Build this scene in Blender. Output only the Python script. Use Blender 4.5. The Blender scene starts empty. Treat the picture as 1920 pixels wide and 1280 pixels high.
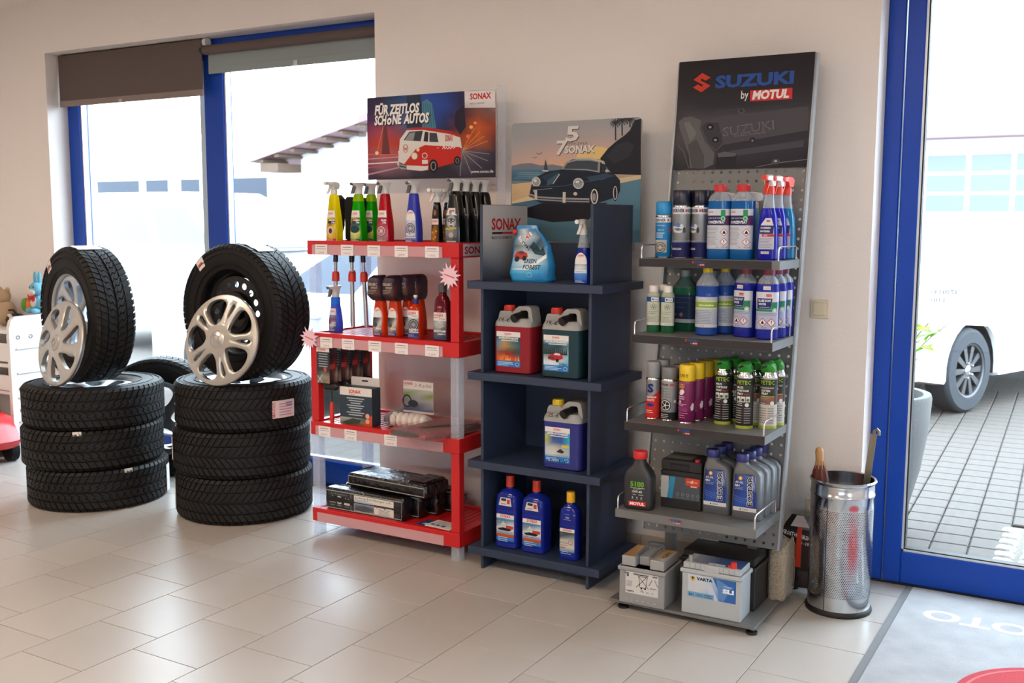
import bpy, bmesh, math, random
from mathutils import Vector, Matrix
from mathutils.geometry import tessellate_polygon
random.seed(7)
sc = bpy.context.scene
COL = sc.collection
PI = math.pi
rad = math.radians

# ------------------------------------------------------------------ camera
H = 1.55
yaw, pitch, roll = rad(30.495), rad(6.736), rad(0.15)
fwd = Vector((-math.sin(yaw) * math.cos(pitch), math.cos(yaw) * math.cos(pitch), -math.sin(pitch)))
right = Vector((math.cos(yaw), math.sin(yaw), 0))
up = right.cross(fwd)
r2 = right * math.cos(roll) + up * math.sin(roll)
u2 = -right * math.sin(roll) + up * math.cos(roll)
cam_d = bpy.data.cameras.new('camera')
cam = bpy.data.objects.new('camera', cam_d)
COL.objects.link(cam)
cm = Matrix((r2, u2, -fwd)).transposed().to_4x4()
cm.translation = (0, 0, H)
cam.matrix_world = cm
cam_d.sensor_width = 36
cam_d.sensor_fit = 'HORIZONTAL'
cam_d.lens = 1938.75 * 36 / 1920
cam_d.clip_end = 300
cam_d.dof.use_dof = True
cam_d.dof.focus_distance = 4.1
cam_d.dof.aperture_fstop = 4.5
sc.camera = cam

# ------------------------------------------------------------------ sky, lamps, exposure
wd = bpy.data.worlds.new('overcast_sky')
sc.world = wd
wd.use_nodes = True
wd.node_tree.nodes['Background'].inputs[0].default_value = (0.74, 0.88, 1.0, 1)
wd.node_tree.nodes['Background'].inputs[1].default_value = 13.0
sc.view_settings.view_transform = 'Standard'
sc.view_settings.look = 'None'
sc.view_settings.exposure = 0.19
sc.view_settings.gamma = 1.0
sc.view_settings.use_curve_mapping = False
sc.cycles.use_denoising = True
sc.cycles.max_bounces = 8
sc.cycles.transparent_max_bounces = 24
sc.cycles.caustics_reflective = False
sc.cycles.caustics_refractive = False
sc.cycles.sample_clamp_indirect = 6


def ceiling_light(x, y, sx, sy, power, col):
    l = bpy.data.lights.new('ceiling_lamp_light', 'AREA')
    l.shape = 'RECTANGLE'
    l.size, l.size_y = sx, sy
    l.energy = power
    l.color = col
    o = bpy.data.objects.new('ceiling_lamp_light', l)
    o.location = (x, y, 2.9)
    COL.objects.link(o)


WARM = (1.0, 0.77, 0.57)
LAMPS = [(-5.6, 1.6), (-3.4, 1.2), (-1.2, 1.0), (0.9, 1.0), (-4.5, -1.4), (-1.6, -1.4)]
for lx, ly in LAMPS:
    ceiling_light(lx, ly, 0.9, 0.3, 28, WARM)


# ------------------------------------------------------------------ colour + materials
def lin(h):
    if isinstance(h, (tuple, list)):
        return tuple(h)[:3]
    h = h.lstrip('#')
    if len(h) == 3:
        h = ''.join(c * 2 for c in h)
    o = []
    for i in (0, 2, 4):
        c = int(h[i:i + 2], 16) / 255
        o.append(c / 12.92 if c <= 0.04045 else ((c + 0.055) / 1.055) ** 2.4)
    return tuple(o)


MATS = {}


def new_mat(name):
    m = bpy.data.materials.new(name)
    m.use_nodes = True
    MATS[name] = m
    return m, m.node_tree.nodes, m.node_tree.links


def mat(name, col, rough=0.5, metal=0.0, bump=None, noise=None, coat=0.0, emit=None, spec=0.5):
    if name in MATS:
        return MATS[name]
    m, N, L = new_mat(name)
    p = N['Principled BSDF']
    c = lin(col)
    p.inputs['Base Color'].default_value = (*c, 1)
    p.inputs['Roughness'].default_value = rough
    p.inputs['Metallic'].default_value = metal
    p.inputs['Specular IOR Level'].default_value = spec
    p.inputs['Coat Weight'].default_value = coat
    if emit:
        p.inputs['Emission Color'].default_value = (*c, 1)
        p.inputs['Emission Strength'].default_value = emit
    if bump or noise:
        tc = N.new('ShaderNodeTexCoord')
        if bump:
            n = N.new('ShaderNodeTexNoise')
            n.inputs['Scale'].default_value = bump[0]
            n.inputs['Detail'].default_value = 4
            L.new(tc.outputs['Object'], n.inputs['Vector'])
            b = N.new('ShaderNodeBump')
            b.inputs['Strength'].default_value = bump[1]
            b.inputs['Distance'].default_value = bump[2]
            L.new(n.outputs['Fac'], b.inputs['Height'])
            L.new(b.outputs['Normal'], p.inputs['Normal'])
        if noise:
            n = N.new('ShaderNodeTexNoise')
            n.inputs['Scale'].default_value = noise[0]
            n.inputs['Detail'].default_value = 6
            L.new(tc.outputs['Object'], n.inputs['Vector'])
            r = N.new('ShaderNodeValToRGB')
            r.color_ramp.elements[0].position = 0.3
            r.color_ramp.elements[1].position = 0.7
            r.color_ramp.elements[0].color = (*[v * (1 - noise[1]) for v in c], 1)
            r.color_ramp.elements[1].color = (*[min(1, v * (1 + noise[1])) for v in c], 1)
            L.new(n.outputs['Fac'], r.inputs['Fac'])
            L.new(r.outputs['Color'], p.inputs['Base Color'])
    return m


def liquid(name, col, tr=0.55, rough=0.12):
    """coloured see-through plastic full of liquid: light passes, diffused"""
    if name in MATS:
        return MATS[name]
    m, N, L = new_mat(name)
    p = N['Principled BSDF']
    c = lin(col)
    p.inputs['Base Color'].default_value = (*c, 1)
    p.inputs['Roughness'].default_value = rough
    t = N.new('ShaderNodeBsdfTranslucent')
    t.inputs['Color'].default_value = (*c, 1)
    x = N.new('ShaderNodeMixShader')
    x.inputs[0].default_value = tr
    L.new(p.outputs[0], x.inputs[1])
    L.new(t.outputs[0], x.inputs[2])
    L.new(x.outputs[0], N['Material Output'].inputs[0])
    return m


def clear(name, col='#ffffff', body=0.12, rough=0.05, edge=0.35):
    """clear sheet: mostly transparent, a little body colour, fresnel gloss"""
    if name in MATS:
        return MATS[name]
    m, N, L = new_mat(name)
    p = N['Principled BSDF']
    p.inputs['Base Color'].default_value = (*lin(col), 1)
    p.inputs['Roughness'].default_value = rough
    t = N.new('ShaderNodeBsdfTransparent')
    t.inputs['Color'].default_value = (*[0.4 + 0.6 * v for v in lin(col)], 1)
    f = N.new('ShaderNodeLayerWeight')
    f.inputs['Blend'].default_value = 0.25
    mr = N.new('ShaderNodeMapRange')
    mr.inputs['To Min'].default_value = body
    mr.inputs['To Max'].default_value = min(1, body + edge)
    L.new(f.outputs['Facing'], mr.inputs['Value'])
    x = N.new('ShaderNodeMixShader')
    L.new(mr.outputs[0], x.inputs[0])
    L.new(t.outputs[0], x.inputs[1])
    L.new(p.outputs[0], x.inputs[2])
    L.new(x.outputs[0], N['Material Output'].inputs[0])
    return m


def print_mat(name, rough):
    m, N, L = new_mat(name)
    a = N.new('ShaderNodeAttribute')
    a.attribute_name = 'Col'
    p = N['Principled BSDF']
    p.inputs['Roughness'].default_value = rough
    p.inputs['Specular IOR Level'].default_value = 0.18
    L.new(a.outputs['Color'], p.inputs['Base Color'])
    return m


PRINT = print_mat('printed_ink', 0.42)
GLASS = None


def glass_mat(name='window_glass'):
    m, N, L = new_mat(name)
    g = N.new('ShaderNodeBsdfGlossy')
    g.inputs['Roughness'].default_value = 0.01
    t = N.new('ShaderNodeBsdfTransparent')
    t.inputs['Color'].default_value = (0.96, 0.98, 0.98, 1)
    f = N.new('ShaderNodeLayerWeight')
    f.inputs['Blend'].default_value = 0.5
    pw_ = N.new('ShaderNodeMath')
    pw_.operation = 'POWER'
    pw_.inputs[1].default_value = 4
    L.new(f.outputs['Facing'], pw_.inputs[0])
    ma = N.new('ShaderNodeMath')
    ma.operation = 'MULTIPLY_ADD'
    ma.inputs[1].default_value = 0.6
    ma.inputs[2].default_value = 0.02
    L.new(pw_.outputs[0], ma.inputs[0])
    x = N.new('ShaderNodeMixShader')
    L.new(ma.outputs[0], x.inputs[0])
    L.new(t.outputs[0], x.inputs[1])
    L.new(g.outputs[0], x.inputs[2])
    L.new(x.outputs[0], N['Material Output'].inputs[0])
    return m


GLASS = glass_mat()


# ------------------------------------------------------------------ mesh builder
class MB:
    def __init__(s):
        s.v, s.f, s.m, s.mi = [], [], [], []

    def add(s, V, F, m=0, T=None):
        b = len(s.v)
        s.v += [tuple(T @ Vector(p)) for p in V] if T else [tuple(p) for p in V]
        s.f += [tuple(i + b for i in f) for f in F]
        s.mi += [m] * len(F)
        return s

    def box(s, x0, x1, y0, y1, z0, z1, m=0, T=None, c=0):
        if c:  # chamfered box
            V, F = [], []
            for (x, a), (y, b), (z, d) in ((p, q, r) for p in ((x0, 1), (x1, -1)) for q in ((y0, 1), (y1, -1)) for r in ((z0, 1), (z1, -1))):
                V += [(x, y + b * c, z + d * c), (x + a * c, y, z + d * c), (x + a * c, y + b * c, z)]
            ix = lambda i, j, k: (i * 4 + j * 2 + k) * 3
            for i in (0, 1):
                q = [ix(i, 0, 0), ix(i, 1, 0), ix(i, 1, 1), ix(i, 0, 1)]
                F.append(q if i else q[::-1])
                q = [ix(0, i, 0) + 1, ix(1, i, 0) + 1, ix(1, i, 1) + 1, ix(0, i, 1) + 1]
                F.append(q[::-1] if i else q)
                q = [ix(0, 0, i) + 2, ix(1, 0, i) + 2, ix(1, 1, i) + 2, ix(0, 1, i) + 2]
                F.append(q if i else q[::-1])
            for j in (0, 1):
                for k in (0, 1):
                    q = [ix(0, j, k) + 1, ix(1, j, k) + 1, ix(1, j, k) + 2, ix(0, j, k) + 2]
                    F.append(q)
                    q = [ix(j, 0, k), ix(j, 1, k), ix(j, 1, k) + 2, ix(j, 0, k) + 2]
                    F.append(q)
                    q = [ix(j, k, 0), ix(j, k, 1), ix(j, k, 1) + 1, ix(j, k, 0) + 1]
                    F.append(q)
            for i in (0, 1):
                for j in (0, 1):
                    for k in (0, 1):
                        a = ix(i, j, k)
                        F.append((a, a + 1, a + 2))
            return s.add(V, F, m, T)
        V = [(x, y, z) for x in (x0, x1) for y in (y0, y1) for z in (z0, z1)]
        return s.add(V, [(0, 1, 3, 2), (4, 6, 7, 5), (0, 4, 5, 1), (2, 3, 7, 6), (0, 2, 6, 4), (1, 5, 7, 3)], m, T)

    def lathe(s, prof, n=32, m=0, T=None, cap=True):
        V, F = [], []
        for r, z in prof:
            for i in range(n):
                a = 2 * PI * i / n
                V.append((r * math.cos(a), r * math.sin(a), z))
        for j in range(len(prof) - 1):
            for i in range(n):
                k = (i + 1) % n
                F.append((j * n + i, j * n + k, (j + 1) * n + k, (j + 1) * n + i))
        if cap:
            if prof[0][0] > 1e-6:
                F.append(tuple(range(n))[::-1])
            if prof[-1][0] > 1e-6:
                F.append(tuple(range((len(prof) - 1) * n, len(prof) * n)))
        return s.add(V, F, m, T)

    def tube(s, path, r, n=8, m=0, T=None, cap=True):
        P = [Vector(p) for p in path]
        V, F = [], []
        prev = None
        for i, p in enumerate(P):
            t = (P[min(i + 1, len(P) - 1)] - P[max(i - 1, 0)]).normalized()
            if prev is None:
                a = t.orthogonal().normalized()
            else:
                a = (prev - t * prev.dot(t)).normalized()
            prev = a
            b = t.cross(a)
            ri = r[i] if isinstance(r, (list, tuple)) else r
            for k in range(n):
                th = 2 * PI * k / n
                V.append(p + a * ri * math.cos(th) + b * ri * math.sin(th))
        for j in range(len(P) - 1):
            for i in range(n):
                k = (i + 1) % n
                F.append((j * n + i, j * n + k, (j + 1) * n + k, (j + 1) * n + i))
        if cap:
            F.append(tuple(range(n))[::-1])
            F.append(tuple(range((len(P) - 1) * n, len(P) * n)))
        return s.add(V, F, m, T)

    def prism(s, loops, z0, z1, m=0, T=None, zf=None):
        """polygon (outer loop + holes) extruded along z; zf(x,y) lifts the surface"""
        loops = [[tuple(p) for p in l] for l in loops]
        flat = [p for l in loops for p in l]
        tris = tessellate_polygon([[Vector((x, y, 0)) for x, y in l] for l in loops])
        g = zf or (lambda x, y: 0)
        n = len(flat)
        V = [(x, y, z0 + g(x, y)) for x, y in flat] + [(x, y, z1 + g(x, y)) for x, y in flat]
        F = [tuple(t)[::-1] for t in tris] + [tuple(i + n for i in t) for t in tris]
        b = 0
        for l in loops:
            k = len(l)
            F += [(b + i, b + (i + 1) % k, b + (i + 1) % k + n, b + i + n) for i in range(k)]
            b += k
        return s.add(V, F, m, T)

    def loft(s, rings, m=0, T=None, cap=True):
        n = len(rings[0])
        V = [p for r in rings for p in r]
        F = []
        for j in range(len(rings) - 1):
            for i in range(n):
                k = (i + 1) % n
                F.append((j * n + i, j * n + k, (j + 1) * n + k, (j + 1) * n + i))
        if cap:
            F.append(tuple(range(n))[::-1])
            F.append(tuple(range((len(rings) - 1) * n, len(rings) * n)))
        return s.add(V, F, m, T)

    def mesh(s, name, mats, smooth=40):
        me = bpy.data.meshes.new(name)
        me.from_pydata(s.v, [], s.f)
        if not isinstance(mats, (list, tuple)):
            mats = [mats]
        for x in mats:
            me.materials.append(x)
        if len(mats) > 1:
            me.polygons.foreach_set('material_index', s.mi)
        bm = bmesh.new()
        bm.from_mesh(me)
        bmesh.ops.recalc_face_normals(bm, faces=bm.faces)
        bm.to_mesh(me)
        bm.free()
        if smooth:
            me.shade_smooth()
            me.set_sharp_from_angle(angle=rad(smooth))
        me.update()
        return me

    def obj(s, name, mats, parent=None, smooth=40, loc=None, rot=None):
        return link(name, s.mesh(name, mats, smooth), parent, loc, rot)


def link(name, me, parent=None, loc=None, rot=None):
    o = bpy.data.objects.new(name, me)
    COL.objects.link(o)
    if parent:
        o.parent = parent
    if loc:
        o.location = loc
    if rot:
        o.rotation_euler = rot
    return o


def tag(o, label, cat, group=None):
    o['label'] = label
    o['category'] = cat
    if group:
        o['group'] = group
    return o


def thing(name, label, cat, loc=(0, 0, 0), rz=0, group=None):
    o = bpy.data.objects.new(name, None)
    o.empty_display_size = 0.05
    COL.objects.link(o)
    o.location = loc
    o.rotation_euler = (0, 0, rad(rz))
    return tag(o, label, cat, group)


def struct(o):
    o['kind'] = 'structure'
    return o


def copy_tree(o, loc=None, rz=None, label=None, group=None, parent=None):
    c = o.copy()
    COL.objects.link(c)
    if parent:
        c.parent = parent
    if loc is not None:
        c.location = loc
    if rz is not None:
        c.rotation_euler = (0, 0, rad(rz))
    if label:
        c['label'] = label
    if group:
        c['group'] = group
    for ch in [x for x in bpy.data.objects if x.parent == o]:
        copy_tree(ch, parent=c)
    return c


# ------------------------------------------------------------------ flat print (posters, labels, lettering)
_txt = {}


def text_tris(s, bold, res):
    k = (s, bold, res)
    if k not in _txt:
        cu = bpy.data.curves.new('lettering', 'FONT')
        cu.body = s
        cu.size = 1
        cu.offset = bold
        cu.resolution_u = res
        cu.fill_mode = 'FRONT'
        o = bpy.data.objects.new('lettering', cu)
        me = o.to_mesh()
        me.calc_loop_triangles()
        V = [(v.co.x, v.co.y) for v in me.vertices]
        T = [tuple(t.vertices) for t in me.loop_triangles]
        o.to_mesh_clear()
        bpy.data.objects.remove(o)
        bpy.data.curves.remove(cu)
        _txt[k] = (V, T)
    return _txt[k]


def quadmap(TL, TR, BL, BR, W, Hh):
    """photo-crop pixels on a tilted flat picture -> its own flat coordinates"""
    def f(x, y):
        u, v = 0.5, 0.5
        for _ in range(6):
            tx = TL[0] + (TR[0] - TL[0]) * u
            ty = TL[1] + (TR[1] - TL[1]) * u
            bx = BL[0] + (BR[0] - BL[0]) * u
            by = BL[1] + (BR[1] - BL[1]) * u
            v = (y - ty) / (by - ty)
            lx = TL[0] + (BL[0] - TL[0]) * v
            rx = TR[0] + (BR[0] - TR[0]) * v
            u = (x - lx) / (rx - lx)
        return (min(max(u, 0), 1) * W, (1 - min(max(v, 0), 1)) * Hh)
    return f


class Print:
    def __init__(s, q=None):
        s.e = []      # (list of (tri pts, tri cols))
        s.q = q or (lambda x, y: (x, y))

    def tris(s, T):
        s.e.append(T)
        return s

    def poly(s, pts, col, raw=False):
        c = lin(col)
        P = [p if raw else s.q(*p) for p in pts]
        t = tessellate_polygon([[Vector((x, y, 0)) for x, y in P]])
        return s.tris([([P[i] for i in a], [c, c, c]) for a in t])

    def rect(s, x0, y0, x1, y1, col):
        return s.poly([(x0, y0), (x1, y0), (x1, y1), (x0, y1)], col)

    def ell(s, x, y, rx, ry, col, n=20, a0=0, a1=360):
        return s.poly([(x + rx * math.cos(rad(a0 + (a1 - a0) * i / n)), y + ry * math.sin(rad(a0 + (a1 - a0) * i / n))) for i in range(n + (a1 - a0 < 360))], col)

    def ring(s, x, y, rx, ry, w, col, n=20):
        c = lin(col)
        T = []
        for i in range(n):
            a, b = 2 * PI * i / n, 2 * PI * (i + 1) / n
            p = [s.q(x + (rx - k * w) * math.cos(t), y + (ry - k * w) * math.sin(t)) for t, k in ((a, 0), (b, 0), (b, 1), (a, 1))]
            T += [([p[0], p[1], p[2]], [c] * 3), ([p[0], p[2], p[3]], [c] * 3)]
        return s.tris(T)

    def line(s, pts, w, col):
        c = lin(col)
        T = []
        for a, b in zip(pts, pts[1:]):
            dx, dy = b[0] - a[0], b[1] - a[1]
            l = math.hypot(dx, dy) or 1
            nx, ny = -dy / l * w / 2, dx / l * w / 2
            p = [s.q(a[0] + nx, a[1] + ny), s.q(a[0] - nx, a[1] - ny), s.q(b[0] - nx, b[1] - ny), s.q(b[0] + nx, b[1] + ny)]
            T += [([p[0], p[1], p[2]], [c] * 3), ([p[0], p[2], p[3]], [c] * 3)]
        return s.tris(T)

    def grid(s, x0, y0, x1, y1, rows):
        """a picture as a net of colours; rows from the y0 side to the y1 side"""
        R = [[lin(c) for c in r.split()] if isinstance(r, str) else r for r in rows]
        n, T = len(R) - 1, []
        for j in range(n):
            k = len(R[j]) - 1
            for i in range(k):
                P = [s.q(x0 + (x1 - x0) * a / k, y0 + (y1 - y0) * b / n) for a, b in ((i, j), (i + 1, j), (i + 1, j + 1), (i, j + 1))]
                C = [R[j][i], R[j][i + 1], R[j + 1][i + 1], R[j + 1][i]]
                T += [([P[0], P[1], P[2]], [C[0], C[1], C[2]]), ([P[0], P[2], P[3]], [C[0], C[2], C[3]])]
        return s.tris(T)

    def text(s, t, x, y, h, col, w=None, bold=0.0, shear=0.0, align='c', rot=0, res=2, sx=1.0, raw=True):
        """x, y: anchor at the baseline; h: cap height; in picture coordinates"""
        V, T = text_tris(t, bold, res)
        if not V:
            return s
        c = lin(col)
        k = h / 0.73
        xs = [v[0] for v in V]
        x0, x1 = min(xs), max(xs)
        kx = (w / (x1 - x0)) if w else k * sx
        off = {'c': (x0 + x1) / 2, 'l': x0, 'r': x1}[align]
        ca, sa = math.cos(rad(rot)), math.sin(rad(rot))
        P = []
        for a, b in V:
            px, py = (a - off) * kx + shear * b * k, b * k
            P.append((x + px * ca - py * sa, y + px * sa + py * ca))
        return s.tris([([P[i] for i in t3], [c] * 3) for t3 in T])

    def bars(s, x0, x1, y0, n, dy, h, col, jit=0.4):
        for i in range(n):
            b = x1 - (x1 - x0) * jit * random.random()
            s.rect(x0, y0 - i * dy, b, y0 - i * dy + h, col)
        return s

    def build(s, name, fn=None, parent=None, step=0.00006, base=0.0004, ucut=None, vcut=None, m=None):
        V, F, C = [], [], []
        for lay, T in enumerate(s.e):
            off = base + lay * step
            for P, cs in T:
                polys = [[(p[0], p[1], c) for p, c in zip(P, cs)]]
                for ax, cuts in ((0, ucut), (1, vcut)):
                    if not cuts:
                        continue
                    for cv in cuts:
                        out = []
                        for q in polys:
                            lo, hi = min(p[ax] for p in q), max(p[ax] for p in q)
                            if lo >= cv - 1e-7 or hi <= cv + 1e-7:
                                out.append(q)
                                continue
                            A, B = [], []
                            for i in range(len(q)):
                                p, r = q[i], q[(i + 1) % len(q)]
                                (A if p[ax] <= cv else B).append(p)
                                if (p[ax] - cv) * (r[ax] - cv) < 0:
                                    t = (cv - p[ax]) / (r[ax] - p[ax])
                                    n = (p[0] + (r[0] - p[0]) * t, p[1] + (r[1] - p[1]) * t, tuple(a + (b - a) * t for a, b in zip(p[2], r[2])))
                                    A.append(n)
                                    B.append(n)
                            out += [z for z in (A, B) if len(z) > 2]
                        polys = out
                for q in polys:
                    b = len(V)
                    for p in q:
                        V.append(fn(p[0], p[1], off) if fn else (p[0], -off, p[1]))
                        C.append(p[2])
                    F.append(tuple(range(b, b + len(q))))
        me = bpy.data.meshes.new(name)
        me.from_pydata(V, [], F)
        a = me.color_attributes.new('Col', 'FLOAT_COLOR', 'POINT')
        a.data.foreach_set('color', [x for c in C for x in (*c, 1.0)])
        me.materials.append(m or PRINT)
        return link(name, me, parent)


# ------------------------------------------------------------------ bottle bodies
class Body:
    """stack of rounded-rectangle rings (z, width, depth, corner radius[, offset x, y]); front is -y"""

    def __init__(s, rings, k=5):
        s.r = [tuple(r) + (0,) * (6 - len(r)) for r in rings]
        s.k = k

    def at(s, z):
        R = s.r
        if z <= R[0][0]:
            return R[0]
        for a, b in zip(R, R[1:]):
            if z <= b[0]:
                t = (z - a[0]) / ((b[0] - a[0]) or 1)
                return tuple(x + (y - x) * t for x, y in zip(a, b))
        return R[-1]

    def pts(s, r):
        z, w, d, c, ox, oy = r
        c = min(c, w * 0.49, d * 0.49)
        P = []
        for sx, sy, a0 in ((1, -1, -90), (1, 1, 0), (-1, 1, 90), (-1, -1, 180)):
            for i in range(s.k + 1):
                a = rad(a0 + 90 * i / s.k)
                P.append((ox + sx * (w / 2 - c) + c * math.cos(a), oy + sy * (d / 2 - c) + c * math.sin(a), z))
        return P

    def mb(s, z0=None, z1=None, mb=None, m=0):
        R = [r for r in s.r if (z0 is None or r[0] > z0 + 1e-6) and (z1 is None or r[0] < z1 - 1e-6)]
        if z0 is not None:
            R = [(z0,) + s.at(z0)[1:]] + R
        if z1 is not None:
            R = R + [(z1,) + s.at(z1)[1:]]
        return (mb or MB()).loft([s.pts(r) for r in R], m)

    def map(s, wref):
        def f(u, v, off):
            z, w, d, c, ox, oy = s.at(v)
            c = min(c, w * 0.49, d * 0.49)
            sg = 1 if u >= 0 else -1
            u = abs(u) * w / wref
            a = w / 2 - c
            if u <= a:
                x, y, nx, ny = u, -d / 2, 0, -1
            elif u <= a + c * PI / 2:
                t = (u - a) / c
                nx, ny = math.sin(t), -math.cos(t)
                x, y = a + c * nx, -d / 2 + c + c * ny
            else:
                q = u - a - c * PI / 2
                if q <= d - 2 * c:
                    x, y, nx, ny = w / 2, -d / 2 + c + q, 1, 0
                else:
                    t = min((q - d + 2 * c) / c, 1.5)
                    nx, ny = math.cos(t), math.sin(t)
                    x, y = a + c * nx, d / 2 - c + c * ny
            return (ox + sg * (x + nx * off), oy + y + ny * off, z)
        return f

    def label(s, pr, parent, wref=None, name='label', step=0.00004):
        wref = wref or max(r[1] for r in s.r)
        lo = min(p[0] for T in pr.e for P, c in T for p in P)
        hi = max(p[0] for T in pr.e for P, c in T for p in P)
        v0 = min(p[1] for T in pr.e for P, c in T for p in P)
        v1 = max(p[1] for T in pr.e for P, c in T for p in P)
        r = s.at((v0 + v1) / 2)
        c = min(r[3], r[1] * 0.49, r[2] * 0.49)
        cuts = []
        n = 48
        for i in range(1, n):
            u = lo + (hi - lo) * i / n
            if (hi - lo) / n * 3 >= 0 and abs(u) * r[1] / wref >= r[1] / 2 - c - 1e-4:
                if (i % 2 == 0) or hi - lo > 0.1:
                    cuts.append(u)
        for e in (-1, 1):
            cuts.append(e * (r[1] / 2 - c) * wref / r[1])
        vc = [q[0] for q in s.r if v0 < q[0] < v1]
        return pr.build(name, s.map(wref), parent, step=step, base=0.0005, ucut=sorted(cuts), vcut=vc)

# ================================================================== ROOM
WY = 4.38          # wall plane
FY = 4.53          # inner face of window and door frames
CZ = 2.94
XL, XR, YB = -7.4, 2.6, -4.2


def plaster(name, col):
    m, N, L = new_mat(name)
    p = N['Principled BSDF']
    p.inputs['Base Color'].default_value = (*lin(col), 1)
    p.inputs['Roughness'].default_value = 0.85
    tc = N.new('ShaderNodeTexCoord')
    v = N.new('ShaderNodeTexNoise')
    v.inputs['Scale'].default_value = 95
    v.inputs['Detail'].default_value = 3
    v.inputs['Roughness'].default_value = 0.6
    w = N.new('ShaderNodeTexNoise')
    w.inputs['Scale'].default_value = 260
    L.new(tc.outputs['Object'], v.inputs['Vector'])
    L.new(tc.outputs['Object'], w.inputs['Vector'])
    a = N.new('ShaderNodeMath')
    a.operation = 'MULTIPLY_ADD'
    a.inputs[1].default_value = 0.4
    L.new(w.outputs['Fac'], a.inputs[0])
    L.new(v.outputs['Fac'], a.inputs[2])
    b = N.new('ShaderNodeBump')
    b.inputs['Strength'].default_value = 0.35
    b.inputs['Distance'].default_value = 0.004
    L.new(a.outputs[0], b.inputs['Height'])
    L.new(b.outputs['Normal'], p.inputs['Normal'])
    return m


WALL = plaster('wall_plaster', '#ece4df')
CEIL = mat('ceiling_paint', '#efe8e0', 0.9)
BLUE = mat('blue_frame', '#0a40a4', 0.35, spec=0.3)
BEAD = mat('pale_bead', '#cfd6dc', 0.35, 0.4)
BLACKRUB = mat('black_rubber_seal', '#101114', 0.6)

wx0, wx1, wz1 = -6.10, -3.41, 2.61     # window opening
dx0, dx1, dz1 = -0.885, 0.30, 2.62     # door opening
th = 0.36                              # wall thickness
m = MB()
for a, b, z0, z1 in ((XL - 0.3, wx0, 0, CZ), (wx0, wx1, wz1, CZ), (wx1, dx0, 0, CZ), (dx0, dx1, dz1, CZ), (dx1, 0.45, 0, CZ), (0.45, 1.9, dz1, CZ), (1.9, XR + 0.3, 0, CZ)):
    m.box(a, b, WY, WY + th, z0, z1)
struct(m.obj('wall_back', WALL, smooth=0))
struct(MB().box(XL - 0.3, XL, YB, WY, 0, CZ).obj('wall_left', WALL, smooth=0))
m = MB()   # openings in the front and right walls are unseen, shaped for fill daylight
for a, b, z0, z1 in ((XL - 0.3, -0.7, 0, CZ), (-0.7, 1.7, 0, 1.2), (-0.7, 1.7, 2.15, CZ), (1.7, XR + 0.3, 0, CZ)):
    m.box(a, b, YB - 0.3, YB, z0, z1)
struct(m.obj('wall_front', WALL, smooth=0))
m = MB()
for a, b, z0, z1 in ((YB, -1.6, 0, CZ), (-1.6, 0.2, 0, 1.2), (-1.6, 0.2, 2.15, CZ), (0.2, WY, 0, CZ)):
    m.box(XR, XR + 0.3, a, b, z0, z1)
struct(m.obj('wall_right', WALL, smooth=0))
struct(MB().box(XL - 0.3, XR + 0.3, YB - 0.3, WY + th, CZ, CZ + 0.2).obj('ceiling', CEIL, smooth=0))
LAMPM = mat('lamp_diffuser', '#ffe9d0', 0.5, emit=4.0)
WHITE = mat('white_plastic', '#e9e8e6', 0.4)
for lx, ly in LAMPS:
    hs = MB().box(-0.5, 0.5, -0.2, 0.2, -0.03, 0, c=0.004).obj('lamp_housing', WHITE, bpy.data.objects['ceiling'], loc=(lx, ly, CZ))
    MB().box(-0.47, 0.47, -0.17, 0.17, -0.034, -0.03).obj('lamp_diffuser', LAMPM, hs)

# ---- floor: tiles in third bond
def tile_mat():
    m, N, L = new_mat('floor_tile')
    p = N['Principled BSDF']
    tc = N.new('ShaderNodeTexCoord')
    oi = N.new('ShaderNodeObjectInfo')
    ad = N.new('ShaderNodeVectorMath')
    ad.operation = 'ADD'
    L.new(tc.outputs['Object'], ad.inputs[0])
    L.new(oi.outputs['Location'], ad.inputs[1])
    n = N.new('ShaderNodeTexNoise')
    n.inputs['Scale'].default_value = 4
    n.inputs['Detail'].default_value = 8
    n.inputs['Distortion'].default_value = 0.4
    L.new(ad.outputs[0], n.inputs['Vector'])
    r = N.new('ShaderNodeValToRGB')
    r.color_ramp.elements[0].position = 0.25
    r.color_ramp.elements[1].position = 0.75
    r.color_ramp.elements[0].color = (*lin('#a8a39e'), 1)
    r.color_ramp.elements[1].color = (*lin('#aca7a2'), 1)
    L.new(n.outputs['Fac'], r.inputs['Fac'])
    h = N.new('ShaderNodeHueSaturation')
    mr = N.new('ShaderNodeMapRange')
    mr.inputs['To Min'].default_value = 0.96
    mr.inputs['To Max'].default_value = 1.04
    L.new(oi.outputs['Random'], mr.inputs['Value'])
    L.new(mr.outputs[0], h.inputs['Value'])
    L.new(r.outputs['Color'], h.inputs['Color'])
    L.new(h.outputs['Color'], p.inputs['Base Color'])
    n2 = N.new('ShaderNodeTexNoise')
    n2.inputs['Scale'].default_value = 14
    n2.inputs['Detail'].default_value = 6
    L.new(ad.outputs[0], n2.inputs['Vector'])
    m2 = N.new('ShaderNodeMapRange')
    m2.inputs['To Min'].default_value = 0.30
    m2.inputs['To Max'].default_value = 0.36
    L.new(n2.outputs['Fac'], m2.inputs['Value'])
    L.new(m2.outputs[0], p.inputs['Roughness'])
    p.inputs['Specular IOR Level'].default_value = 0.34
    return m


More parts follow.
